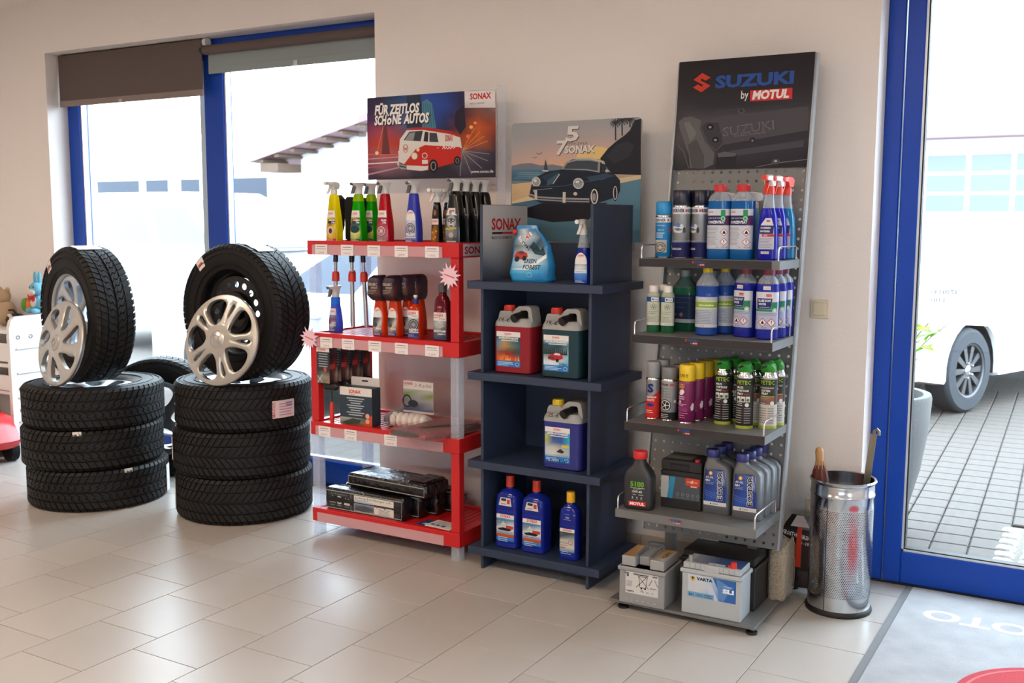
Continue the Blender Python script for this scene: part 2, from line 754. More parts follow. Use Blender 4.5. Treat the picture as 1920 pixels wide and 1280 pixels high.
TILE = tile_mat()
GROUT = mat('dark_grout', '#2f2b28', 0.9)
floor = struct(MB().box(XL - 0.3, XR + 0.3, YB - 0.3, WY + th, -0.12, -0.003).obj('floor', GROUT, smooth=0))
TPX, TPY, G = 0.328, 0.3305, 0.0032
tile_me = MB().box(G / 2, TPX - G / 2, G / 2, TPY - G / 2, -0.012, 0, c=0.0008).mesh('tile', TILE, 0)


def cam_px(x, y, z):
    d = Vector((x, y, z - H))
    k = d.dot(fwd)
    return (960 + 1938.75 * d.dot(r2) / k, 640 - 1938.75 * d.dot(u2) / k) if k > 0.2 else (9e9, 9e9)


cand, rest = [], MB()
k0 = int((XL + 2.677) / TPX) - 1
for k in range(k0, int((XR + 2.677) / TPX) + 1):
    x = -2.677 + TPX * k
    ys = (3.28 - 0.112 * k) % TPY
    for j in range(int(YB / TPY) - 1, int(FY / TPY) + 1):
        y = ys + TPY * j
        if y > FY - 0.02 or x < XL - 0.3 or x + TPX > XR + 0.3:
            continue
        px = [cam_px(x + a * TPX, y + b * TPY, 0) for a in (0, 1) for b in (0, 1)]
        vis = min(p[0] for p in px) < 1920 and max(p[0] for p in px) > 0 and min(p[1] for p in px) < 1280 and max(p[1] for p in px) > 0
        if y + TPY > FY + 0.01:      # cut tile along the window and door frames
            if vis and y < FY - 0.03:
                MB().box(x + G / 2, x + TPX - G / 2, y + G / 2, FY + 0.005, -0.012, 0, c=0.0008).obj('tile', TILE, floor, smooth=0)
            continue
        if vis:
            cand.append((x, y))
        else:
            rest.box(x + G / 2, x + TPX - G / 2, y + G / 2, y + TPY - G / 2, -0.012, 0)
cand.sort(key=lambda c: (c[0] ** 2 + c[1] ** 2))
for x, y in cand[:300]:
    link('tile', tile_me, floor, (x, y, 0))
for x, y in cand[300:]:
    rest.box(x + G / 2, x + TPX - G / 2, y + G / 2, y + TPY - G / 2, -0.012, 0)
o = rest.obj('tile_field', TILE, floor, smooth=0)
o['kind'] = 'stuff'

BASEM = mat('baseboard_tile', '#c3b8ac', 0.5)
bb = struct(MB().box(wx1, dx0, WY - 0.010, WY, 0, 0.004).obj('baseboard_back', BASEM, smooth=0))
x = dx0
n = 0
while x > wx1 + 0.02:
    x2 = max(x - 0.328, wx1)
    MB().box(x2 + 0.001, x - 0.001, WY - 0.012, WY, 0.0, 0.082, c=0.001).obj('tile', BASEM, bb, smooth=0)
    x = x2
bb2 = struct(MB().box(XL, wx0, WY - 0.010, WY, 0, 0.004).obj('baseboard_left', BASEM, smooth=0))
x = wx0
while x > XL + 0.02:
    x2 = max(x - 0.328, XL)
    MB().box(x2 + 0.001, x - 0.001, WY - 0.012, WY, 0.0, 0.082, c=0.001).obj('tile', BASEM, bb2, smooth=0)
    x = x2
# damp stains low on the wall, with a shape of their own
STAIN = mat('brown_stain', '#7a6a5e', 0.9)
m = MB()
for cx, cz, sx, sz, n in ((-2.92, 0.12, 0.12, 0.025, 26), (-2.62, 0.34, 0.10, 0.03, 20), (-2.0, 0.16, 0.13, 0.03, 26), (-1.72, 0.13, 0.09, 0.02, 16)):
    for i in range(n):
        a, r = random.random() * 6.28, random.random() ** 0.6
        x, z, q = cx + sx * r * math.cos(a), cz + sz * r * math.sin(a), 0.002 + 0.004 * random.random()
        m.add([(x + q * (0.7 + 0.6 * random.random()) * math.cos(b), WY - 0.0006, z + q * 0.7 * math.sin(b)) for b in [i2 * 0.785 for i2 in range(8)]], [tuple(range(8))])
o = struct(m.obj('wall_stain', STAIN, smooth=0))
o.parent = bpy.data.objects['wall_back']

# ---- window 1: two panes, blue frames
def frame_piece(parent, name, x0, x1, z0, z1, y0=FY, y1=FY + 0.075, mt=None, c=0.004):
    return MB().box(x0, x1, y0, y1, z0, z1, c=c).obj(name, mt or BLUE, parent, smooth=0)


w = struct(MB().box(wx0, wx1, FY + 0.02, FY + 0.10, -0.01, 0.02).obj('window_1', BLUE, smooth=0))
frame_piece(w, 'jamb', wx0, wx0 + 0.115, 0.02, wz1)
frame_piece(w, 'jamb', wx1 - 0.115, wx1, 0.02, wz1)
frame_piece(w, 'mullion', -4.825, -4.665, 0.02, wz1)
frame_piece(w, 'top_rail', wx0 + 0.115, -4.825, 2.49, wz1)
frame_piece(w, 'top_rail', -4.665, wx1 - 0.115, 2.49, wz1)
frame_piece(w, 'bottom_rail', wx0 + 0.115, -4.825, 0.02, 0.155)
frame_piece(w, 'bottom_rail', -4.665, wx1 - 0.115, 0.02, 0.155)
for a, b in ((wx0 + 0.115, -4.825), (-4.665, wx1 - 0.115)):
    for xx in (a, b - 0.012):
        MB().box(xx, xx + 0.012, FY + 0.012, FY + 0.05, 0.155, 2.49).obj('glazing_bead', BEAD, w, smooth=0)
    MB().box(a, b, FY + 0.012, FY + 0.05, 0.155, 0.168).obj('glazing_bead', BEAD, w, smooth=0)
    MB().box(a, b, FY + 0.045, FY + 0.049, 0.15, 2.495).obj('pane', GLASS, w, smooth=0)
# pale upright strips on the outer side, beside the mullion
MB().box(-4.955, -4.885, FY + 0.085, FY + 0.13, 0.02, 2.55, c=0.004).obj('pale_strip', mat('pale_alu', '#b9c4d0', 0.4, 0.3), w, smooth=0)
MB().box(-4.87, -4.85, FY + 0.06, FY + 0.13, 0.02, 2.55).obj('pale_strip', mat('pale_alu', '#b9c4d0', 0.4, 0.3), w, smooth=0)

# ---- window 2: unseen glazing added right of the door to bring in daylight
w2 = struct(MB().box(0.45, 1.9, FY + 0.02, FY + 0.10, -0.01, 0.02).obj('fill_window_2', BLUE, smooth=0))
for a, b, z0, z1 in ((0.45, 0.54, 0.02, dz1), (1.81, 1.9, 0.02, dz1)):
    frame_piece(w2, 'jamb', a, b, z0, z1)
frame_piece(w2, 'bottom_rail', 0.54, 1.81, 0.02, 0.155)
frame_piece(w2, 'top_rail', 0.54, 1.81, 2.5, dz1)
MB().box(0.54, 1.81, FY + 0.045, FY + 0.049, 0.15, 2.505).obj('pane', GLASS, w2, smooth=0)

# ---- windows 3 and 4: unseen, added behind the viewer and at right for fill
w3 = struct(MB().box(-0.7, 1.7, YB - 0.16, YB - 0.08, 1.2, 1.26).obj('fill_window_3', BLUE, smooth=0))
for a, b, z0, z1 in ((-0.7, -0.63, 1.26, 2.15), (1.63, 1.7, 1.26, 2.15), (-0.63, 1.63, 2.09, 2.15)):
    MB().box(a, b, YB - 0.16, YB - 0.08, z0, z1, c=0.003).obj('frame_bar', BLUE, w3, smooth=0)
MB().box(-0.63, 1.63, YB - 0.122, YB - 0.118, 1.26, 2.09).obj('pane', GLASS, w3, smooth=0)
w4 = struct(MB().box(XR + 0.08, XR + 0.16, -1.6, 0.2, 1.2, 1.26).obj('fill_window_4', BLUE, smooth=0))
for a, b, z0, z1 in ((-1.6, -1.53, 1.26, 2.15), (0.13, 0.2, 1.26, 2.15), (-1.53, 0.13, 2.09, 2.15)):
    MB().box(XR + 0.08, XR + 0.16, a, b, z0, z1, c=0.003).obj('frame_bar', BLUE, w4, smooth=0)
MB().box(XR + 0.118, XR + 0.122, -1.53, 0.13, 1.26, 2.09).obj('pane', GLASS, w4, smooth=0)

# ---- roller blinds
BROWN = mat('brown_blind_fabric', '#5e514d', 0.9, bump=(900, 0.15, 0.001))
HEM = mat('light_hem', '#877873', 0.8)
GREYB = mat('grey_blind_fabric', '#8d9697', 0.9, bump=(900, 0.15, 0.001))
TAB = clear('clear_tab', '#ffffff', 0.35)
t = thing('roller_blind', 'lowered brown roller blind over the left window pane', 'blind', (-5.43, 4.47, 2.24), 0, 'window roller blinds')
MB().box(-0.655, 0.665, -0.004, 0.004, 0.07, 0.36, c=0.001).obj('fabric', BROWN, t, smooth=0)
MB().box(-0.655, 0.665, -0.006, 0.005, 0.034, 0.072, c=0.001).obj('hem_bar', HEM, t, smooth=0)
MB().tube([(-0.66, 0.026, 0.345), (0.66, 0.026, 0.345)], 0.022, 14).obj('roller', BROWN, t)
MB().box(-0.075, -0.045, -0.009, -0.006, 0.015, 0.055, c=0.001).obj('pull_tab', TAB, t, smooth=0)
MB().tube([(0.665, 0.026, 0.345), (0.69, 0.026, 0.345)], 0.026, 14).obj('end_cap', WHITE, t)
t = thing('roller_blind', 'raised grey roller blind over the right window pane', 'blind', (-4.07, 4.47, 2.38), 0, 'window roller blinds')
MB().box(-0.665, 0.655, 0.02, 0.026, 0.06, 0.16).obj('fabric', GREYB, t, smooth=0)
MB().box(-0.665, 0.655, 0.018, 0.028, 0.02, 0.062, c=0.001).obj('hem_bar', GREYB, t, smooth=0)
MB().tube([(-0.67, 0, 0.155), (0.655, 0, 0.155)], 0.028, 16).obj('roller', BROWN, t)
MB().box(0.005, 0.035, 0.012, 0.016, 0.0, 0.05, c=0.001).obj('pull_tab', TAB, t, smooth=0)
MB().tube([(-0.70, 0, 0.155), (-0.67, 0, 0.155)], 0.02, 14).obj('end_cap', BLACKRUB, t)

# ---- glass door
d = struct(MB().box(dx0, dx1, FY, FY + 0.09, -0.005, 0.008).obj('door_1', BLACKRUB, smooth=0))
frame_piece(d, 'door_frame', dx0, -0.815, 0.008, dz1)
frame_piece(d, 'door_frame', dx1 - 0.07, dx1, 0.008, dz1)
frame_piece(d, 'door_frame', -0.815, dx1 - 0.07, 2.535, dz1)
frame_piece(d, 'stile', -0.808, -0.738, 0.012, 2.53, FY - 0.008, FY + 0.06)
frame_piece(d, 'stile', 0.155, 0.225, 0.012, 2.53, FY - 0.008, FY + 0.06)
frame_piece(d, 'bottom_rail', -0.738, 0.155, 0.012, 0.150, FY - 0.008, FY + 0.06)
frame_piece(d, 'top_rail', -0.738, 0.155, 2.44, 2.53, FY - 0.008, FY + 0.06)
MB().box(-0.738, -0.729, FY + 0.0, FY + 0.04, 0.15, 2.44).obj('glazing_bead', BEAD, d, smooth=0)
MB().box(-0.729, -0.723, FY + 0.0, FY + 0.04, 0.16, 2.44).obj('seal', BLACKRUB, d, smooth=0)
MB().box(-0.738, 0.155, FY + 0.0, FY + 0.04, 0.150, 0.160).obj('glazing_bead', BEAD, d, smooth=0)
MB().box(-0.723, 0.155, FY + 0.0, FY + 0.04, 0.160, 0.165).obj('seal', BLACKRUB, d, smooth=0)
MB().box(-0.732, 0.155, FY + 0.034, FY + 0.038, 0.155, 2.44).obj('pane', GLASS, d, smooth=0)
m, N, L = new_mat('white_window_film')
tr = N.new('ShaderNodeBsdfTranslucent')
tr.inputs['Color'].default_value = (0.92, 0.93, 0.95, 1)
tp = N.new('ShaderNodeBsdfTransparent')
x_ = N.new('ShaderNodeMixShader')
x_.inputs[0].default_value = 0.72
L.new(tp.outputs[0], x_.inputs[1])
L.new(tr.outputs[0], x_.inputs[2])
L.new(x_.outputs[0], N['Material Output'].inputs[0])
film = MB().box(-0.722, 0.15, FY + 0.040, FY + 0.0405, 1.125, 1.575).obj('privacy_film', MATS['white_window_film'], d, smooth=0)
pr = Print()
GL = '#7d828c'
pr.text('17:00 Uhr', 0, 0.034, 0.019, GL, align='r', bold=0.015)
pr.text('.5 Uhr', 0, 0, 0.019, GL, align='r', bold=0.015)
# seen from inside, so mirrored
pr.build('lettering', lambda u, v, o: (-0.68 - u, FY + 0.031 - o, 1.215 + v), d)

# ---- switch, socket
CREAM = mat('cream_plastic', '#d9cdb4', 0.35)
CREAM2 = mat('cream_plastic_rocker', '#dccfb5', 0.3)
t = thing('light_switch', 'cream square light switch on the wall right of the rack', 'switch', (-1.081, WY, 1.18))
MB().box(-0.040, 0.040, -0.010, 0, -0.040, 0.040, c=0.004).obj('frame', CREAM, t, smooth=0)
MB().box(-0.027, 0.027, -0.0155, -0.009, -0.027, 0.027, c=0.003).obj('rocker', CREAM2, t, smooth=0)
SOCKD = mat('socket_dark', '#3a342c', 0.6)


def socket(x, z, label):
    t = thing('wall_socket', label, 'socket', (x, WY, z), 0, 'wall sockets')
    MB().box(-0.040, 0.040, -0.010, 0, -0.040, 0.040, c=0.004).obj('frame', CREAM, t, smooth=0)
    R = Matrix.Rotation(rad(90), 4, 'X')
    MB().lathe([(0.026, 0.009), (0.026, 0.016), (0.020, 0.016), (0.019, 0.011)], 24, T=R).obj('insert', CREAM2, t)
    for s in (-1, 1):
        MB().lathe([(0.003, 0.0), (0.003, 0.0125)], 10, T=Matrix.Translation((s * 0.0095, 0, 0)) @ R).obj('pin_hole', SOCKD, t)


socket(-1.072, 0.328, 'cream wall socket low beside the metal bin')
socket(-2.66, 0.345, 'cream wall socket behind the right end of the red shelf')
socket(-2.575, 0.345, 'cream wall socket between the red and the navy shelf')

# ---- entrance mat
MATG = mat('grey_mat_pile', '#a3a5a9', 0.95, bump=(420, 0.8, 0.004), noise=(9, 0.10))
MATE = mat('mat_rubber_edge', '#6d6f73', 0.8)
t = thing('entrance_mat', 'pale grey entrance mat with red disc at the glass door', 'mat', (-0.709, 4.51, 0))
MB().box(0, 1.15, -1.85, 0, 0, 0.006, c=0.001).obj('border', MATE, t, smooth=0)
MB().box(0.03, 1.12, -1.82, -0.006, 0.004, 0.011, c=0.001).obj('pile', MATG, t, smooth=0)
MATW = mat('white_mat_pile', '#cacacc', 0.95, bump=(420, 0.8, 0.004))
MATR = mat('red_mat_pile', '#b33a42', 0.95, bump=(420, 0.8, 0.004))
for wrd, xr_, w_ in (('OTO', 0.50, 0.385), ('M', 0.66, 0.14)):     # reads from outside
    V, T = text_tris(wrd, 0.03, 3)
    x0_, x1_ = min(v[0] for v in V), max(v[0] for v in V)
    MB().add([(xr_ - (v[0] - x0_) / (x1_ - x0_) * w_, -0.245 - v[1] * 0.15, 0.0113) for v in V], T).obj('lettering', MATW, t, smooth=0)
MB().lathe([(0.34, 0.0108), (0.34, 0.0122), (0, 0.0122)], 64, T=Matrix.Translation((0.653, -0.96, 0))).obj('red_disc', MATR, t)
MB().lathe([(0.318, 0.0122), (0.318, 0.0128), (0.308, 0.0128), (0.308, 0.0122)], 64, T=Matrix.Translation((0.653, -0.96, 0)), cap=False).obj('disc_ring', mat('light_red_pile', '#c2606a', 0.95), t)

# ================================================================== OUTSIDE
def ground_mat():
    m, N, L = new_mat('outside_paving')
    p = N['Principled BSDF']
    p.inputs['Roughness'].default_value = 0.85
    tc = N.new('ShaderNodeTexCoord')
    b = N.new('ShaderNodeTexBrick')
    b.offset = 0.0
    b.inputs['Color1'].default_value = (*lin('#433d39'), 1)
    b.inputs['Color2'].default_value = (*lin('#494440'), 1)
    b.inputs['Mortar'].default_value = (*lin('#302c29'), 1)
    b.inputs['Scale'].default_value = 1.0
    b.inputs['Mortar Size'].default_value = 0.004
    b.inputs['Brick Width'].default_value = 0.166
    b.inputs['Row Height'].default_value = 0.166
    L.new(tc.outputs['Object'], b.inputs['Vector'])
    L.new(b.outputs['Color'], p.inputs['Base Color'])
    return m


ground = struct(MB().box(-45, 20, WY + th, 45, -0.25, -0.02).obj('ground', ground_mat(), smooth=0))
struct(MB().box(-45, 20, -30, YB - 0.3, -0.25, -0.02).obj('ground_front', ground_mat(), smooth=0))
PAVE = mat('paver_stone', '#413a35', 0.85, noise=(30, 0.12), bump=(120, 0.3, 0.003))
me = MB().box(0.003, 0.163, 0.003, 0.163, -0.06, 0, c=0.006).mesh('paver', PAVE, 0)
me2 = MB().box(0.003, 0.080, 0.003, 0.163, -0.06, 0, c=0.006).mesh('paver', PAVE, 0)
PV = []
for i in range(-7, 10):
    for j in range(0, 34):
        x, y = i * 0.166, j * 0.166
        # courses run along y, turned a touch clockwise as in the photo
        X = -0.70 + x - 0.0 - (y) * 0.038
        Y = 4.76 + y + x * 0.038
        px, py = cam_px(X + 0.08, Y + 0.08, 0)
        if 1660 < px < 1960 and not (X > -0.50 and 5.02 < Y < 5.72):
            PV.append((Y, X))
PV.sort()
for Y, X in PV[:300]:
    link('paver', me, ground, (X, Y, -0.001), (0, 0, 0.038))
COB = mat('pale_cobble', '#96968f', 0.8, noise=(40, 0.15))
k = 0
for i in range(3):
    for j in range(6):
        X, Y = -0.445 + i * 0.115 + random.uniform(-.008, .008), 5.06 + j * 0.108 + random.uniform(-.008, .008)
        b = Body([(-0.05, 0.095, 0.085, 0.02), (-0.012, 0.095, 0.085, 0.02), (0.0, 0.075, 0.066, 0.02)], 3)
        o = b.mb().obj('cobble', COB, ground, loc=(X + 0.05, Y + 0.05, 0.004), rot=(0, 0, random.uniform(-.2, .2)))
MB().box(-0.455, -0.08, 5.03, 5.73, -0.03, -0.006).obj('gravel_bed', mat('gravel', '#6b665f', 0.95, noise=(160, 0.5), bump=(200, 1, 0.01)), ground, smooth=0)

# ---- planter with shrub
t = thing('planter', 'tall grey stone planter outside the glass door', 'planter', (-1.05, 5.32, 0))
GRAN = mat('granite_grey', '#4e4c4c', 0.75, noise=(260, 0.35), bump=(300, 0.3, 0.002))
Body([(0, 0.30, 0.30, 0.147), (0.12, 0.40, 0.40, 0.196), (0.32, 0.50, 0.50, 0.245), (0.52, 0.56, 0.56, 0.274), (0.68, 0.58, 0.58, 0.284), (0.70, 0.57, 0.57, 0.28), (0.70, 0.50, 0.50, 0.245), (0.66, 0.49, 0.49, 0.24)], 10).mb().obj('pot', GRAN, t)
MB().lathe([(0.24, 0.655), (0.2, 0.665), (0, 0.67)], 24).obj('soil', mat('soil', '#4a3a2c', 0.95, bump=(60, 1, 0.02)), t)
s = thing('shrub', 'green leafy shrub growing in the grey planter', 'plant', (-1.05, 5.32, 0.66))
LEAF = liquid('leaf_green', '#6f9a2e', 0.45, 0.4)
LEAF2 = liquid('leaf_light', '#a9bd3e', 0.45, 0.4)
WOOD = mat('twig', '#7a6a50', 0.8)
leafs = [MB().add([(0, 0, 0), (0.014, 0.03, 0.006), (0.018, 0.06, 0.004), (0.010, 0.095, -0.004), (0, 0.12, -0.016), (-0.010, 0.095, -0.004), (-0.018, 0.06, 0.004), (-0.014, 0.03, 0.006), (0, 0.03, 0), (0, 0.06, -0.003), (0, 0.095, -0.009)],
                  [(0, 1, 8), (1, 2, 9, 8), (2, 3, 10, 9), (3, 4, 10), (0, 8, 7), (8, 9, 6, 7), (9, 10, 5, 6), (10, 4, 5)]).mesh('leaf', q, 0) for q in (LEAF, LEAF2)]
for i in range(13):
    a = i * 2.4
    lean = 0.12 + 0.30 * random.random() + 0.12 * math.cos(a)
    hh = 0.22 + 0.42 * random.random()
    path = [(0.05 * math.cos(a) + lean * (q ** 1.5) * math.cos(a), 0.05 * math.sin(a) + lean * (q ** 1.5) * math.sin(a), hh * q) for q in (0, .25, .5, .75, 1)]
    MB().tube(path, [0.006, 0.005, 0.004, 0.003, 0.002], 5).obj('stem', WOOD, s)
    for j in range(15):
        q = 0.3 + 0.7 * j / 14
        P = (0.05 * math.cos(a) + lean * q ** 1.5 * math.cos(a), 0.05 * math.sin(a) + lean * q ** 1.5 * math.sin(a), hh * q)
        link('leaf', leafs[random.random() < 0.45], s, P, (random.uniform(-.2, .9), random.uniform(-.5, .5), random.uniform(0, 6.28)))

# ---- buildings beyond the yard
FACADE = mat('white_facade', '#f0eff2', 0.8)
FRAMEW = mat('white_window_frame', '#eceef2', 0.5)
PANE = mat('dim_pane', '#333a45', 0.3, spec=0.1)
PANE2 = mat('grey_pane', '#646a7c', 0.3, spec=0.1)
ROOFP = mat('pink_verge', '#7d5f64', 0.7)
PURL = mat('brown_purlin', '#4d3a2c', 0.8)
ROOFT = mat('roof_sheet', '#a39a9a', 0.7)
b = thing('garage_building', 'white garage building across the yard behind the glass door', 'building', (0, 14, 0))
MB().box(-7, 7, 0, 6, 0, 2.55).obj('wall', FACADE, b, smooth=0)
MB().box(-7.2, 7.2, -0.25, 0.1, 2.55, 2.66, c=0.01).obj('eave', ROOFP, b, smooth=0)
MB().add([(-7.2, -0.25, 2.66), (7.2, -0.25, 2.66), (7.2, 6, 4.6), (-7.2, 6, 4.6), (-7.2, -0.25, 2.72), (7.2, -0.25, 2.72), (7.2, 6, 4.66), (-7.2, 6, 4.66)],
         [(0, 1, 2, 3), (4, 5, 6, 7), (0, 1, 5, 4), (1, 2, 6, 5), (2, 3, 7, 6), (3, 0, 4, 7)]).obj('roof', ROOFT, b, smooth=0)
gd = MB().box(-2.28, 1.0, -0.06, 0, 0, 2.45, c=0.01).obj('garage_door', FRAMEW, b, smooth=0)
for r in range(3):
    for c in range(6):
        x0 = -2.18 + c * 0.505
        MB().box(x0, x0 + 0.45, -0.072, -0.058, 1.66 + r * 0.245, 1.66 + r * 0.245 + 0.205).obj('pane', PANE2, gd, smooth=0)
b = thing('hall_building', 'long low white hall with a strip of windows behind the parked cars', 'building', (-20, 18, 0))
MB().box(-12, 2.9, 0, 8, 0, 3.4).obj('wall', FACADE, b, smooth=0)
for x0, x1 in ((-3.2, -1.5), (-1.25, -0.45), (0.0, 0.65), (1.55, 2.85)):
    wn = MB().box(x0 - 0.05, x1 + 0.05, -0.05, 0, 1.85, 2.55).obj('window', FRAMEW, b, smooth=0)
    MB().box(x0, x1, -0.06, -0.045, 1.9, 2.5).obj('pane', PANE, wn, smooth=0)
b = thing('gable_building', 'white gabled building with pink verge and brown purlins behind the right pane', 'building', (-14.0, 16.4, 0))
# gable end faces the viewer, the slope rises to the right
V = [(-1.25, 0), (1.0, 0), (1.0, 2.9 + 0.235 * 2.25), (-1.25, 2.9)]
MB().prism([V], 0, 5, T=Matrix.Rotation(rad(90), 4, 'X') @ Matrix.Translation((0, 0, -5.6))).obj('wall', FACADE, b, smooth=0)
rp = [(-2.0, 2.72), (1.15, 3.46), (1.15, 3.6), (-2.0, 2.84)]
MB().prism([rp], 0, 5.4, T=Matrix.Rotation(rad(90), 4, 'X') @ Matrix.Translation((0, 0, -5.2))).obj('roof', ROOFP, b, smooth=0)
for i in range(7):
    x = -1.75 + i * 0.43
    z = 2.66 + (x + 2.0) * 0.235
    MB().box(x, x + 0.12, -0.15, 0.62, z + 0.0, z + 0.06).obj('purlin', PURL, b, smooth=0)
MB().box(-1.75, -1.25, -0.12, 0.6, 2.52, 2.70).obj('soffit_board', PURL, b, smooth=0)

# ---- cars
CARW = mat('white_car_paint', '#e8e9ec', 0.25, coat=0.6)
CARG = mat('car_glass', '#5a626e', 0.2, spec=0.2)
CARD = mat('dark_car_trim', '#22252a', 0.6)
TYRE = mat('tyre_rubber', '#141314', 0.62, bump=(300, 0.1, 0.001), spec=0.22)
TYREO = mat('daylit_tyre_rubber', '#33363b', 0.75, spec=.2)  # outdoor tyre: strong daylight is put into the lighter rubber colour
ALLOY = mat('dark_alloy', '#47474a', 0.4, 0.5)
CHROME = mat('chrome', '#d8dade', 0.12, 1.0)
DARKW = mat('wheel_well', '#17191d', 0.9)


def car_wheel(parent, x, y, z, R, W, side):
    T = Matrix.Rotation(rad(-90 * side), 4, 'X')
    q = lambda mb, n, mt: mb.obj(n, mt, parent, loc=(x, y, z))
    w_ = q(MB().lathe([(R * .62, -W / 2 + .02), (R * .66, -W / 2), (R * .92, -W / 2 + .004), (R * .985, -W / 2 + .025), (R, -W / 2 + .05), (R, W / 2 - .05), (R * .985, W / 2 - .025), (R * .92, W / 2 - .004), (R * .66, W / 2), (R * .63, W / 2 - .02), (R * .60, W / 2 - .05), (R * .60, -W / 2 + .05), (R * .62, -W / 2 + .02)], 40, T=T, cap=False), 'tyre', TYREO)
    MB().lathe([(R * .60, W / 2 - .10), (0, W / 2 - .11)], 30, T=T, cap=False).obj('brake_disc', DARKW, w_)
    MB().lathe([(R * .66, W / 2 - .012), (R * .64, W / 2 - .004), (R * .595, W / 2 - .012), (R * .585, W / 2 - .07)], 40, T=T, cap=False).obj('rim_ring', ALLOY, w_)
    for i in range(10):
        S = T @ Matrix.Rotation(2 * PI * i / 10, 4, 'Z')
        MB().add([(0.03, -.016, W / 2 - .02), (0.03, .016, W / 2 - .02), (R * .6, .026, W / 2 - .022), (R * .6, -.026, W / 2 - .022), (0.03, -.014, W / 2 - .07), (0.03, .014, W / 2 - .07), (R * .6, .018, W / 2 - .07), (R * .6, -.018, W / 2 - .07)],
                 [(0, 1, 2, 3), (4, 5, 6, 7), (0, 1, 5, 4), (1, 2, 6, 5), (2, 3, 7, 6), (3, 0, 4, 7)], T=S).obj('spoke', ALLOY, w_, smooth=0)
    MB().lathe([(.045, W / 2 - .05), (.045, W / 2 - .022), (.034, W / 2 - .014), (0, W / 2 - .012)], 20, T=T).obj('hub_cap', CHROME, w_)
    for i in range(5):
        a = 2 * PI * i / 5
        MB().lathe([(.009, W / 2 - .03), (.009, W / 2 - .006), (0, W / 2 - .004)], 6, T=T @ Matrix.Translation((.062 * math.cos(a), .062 * math.sin(a), 0))).obj('wheel_nut', CHROME, w_)


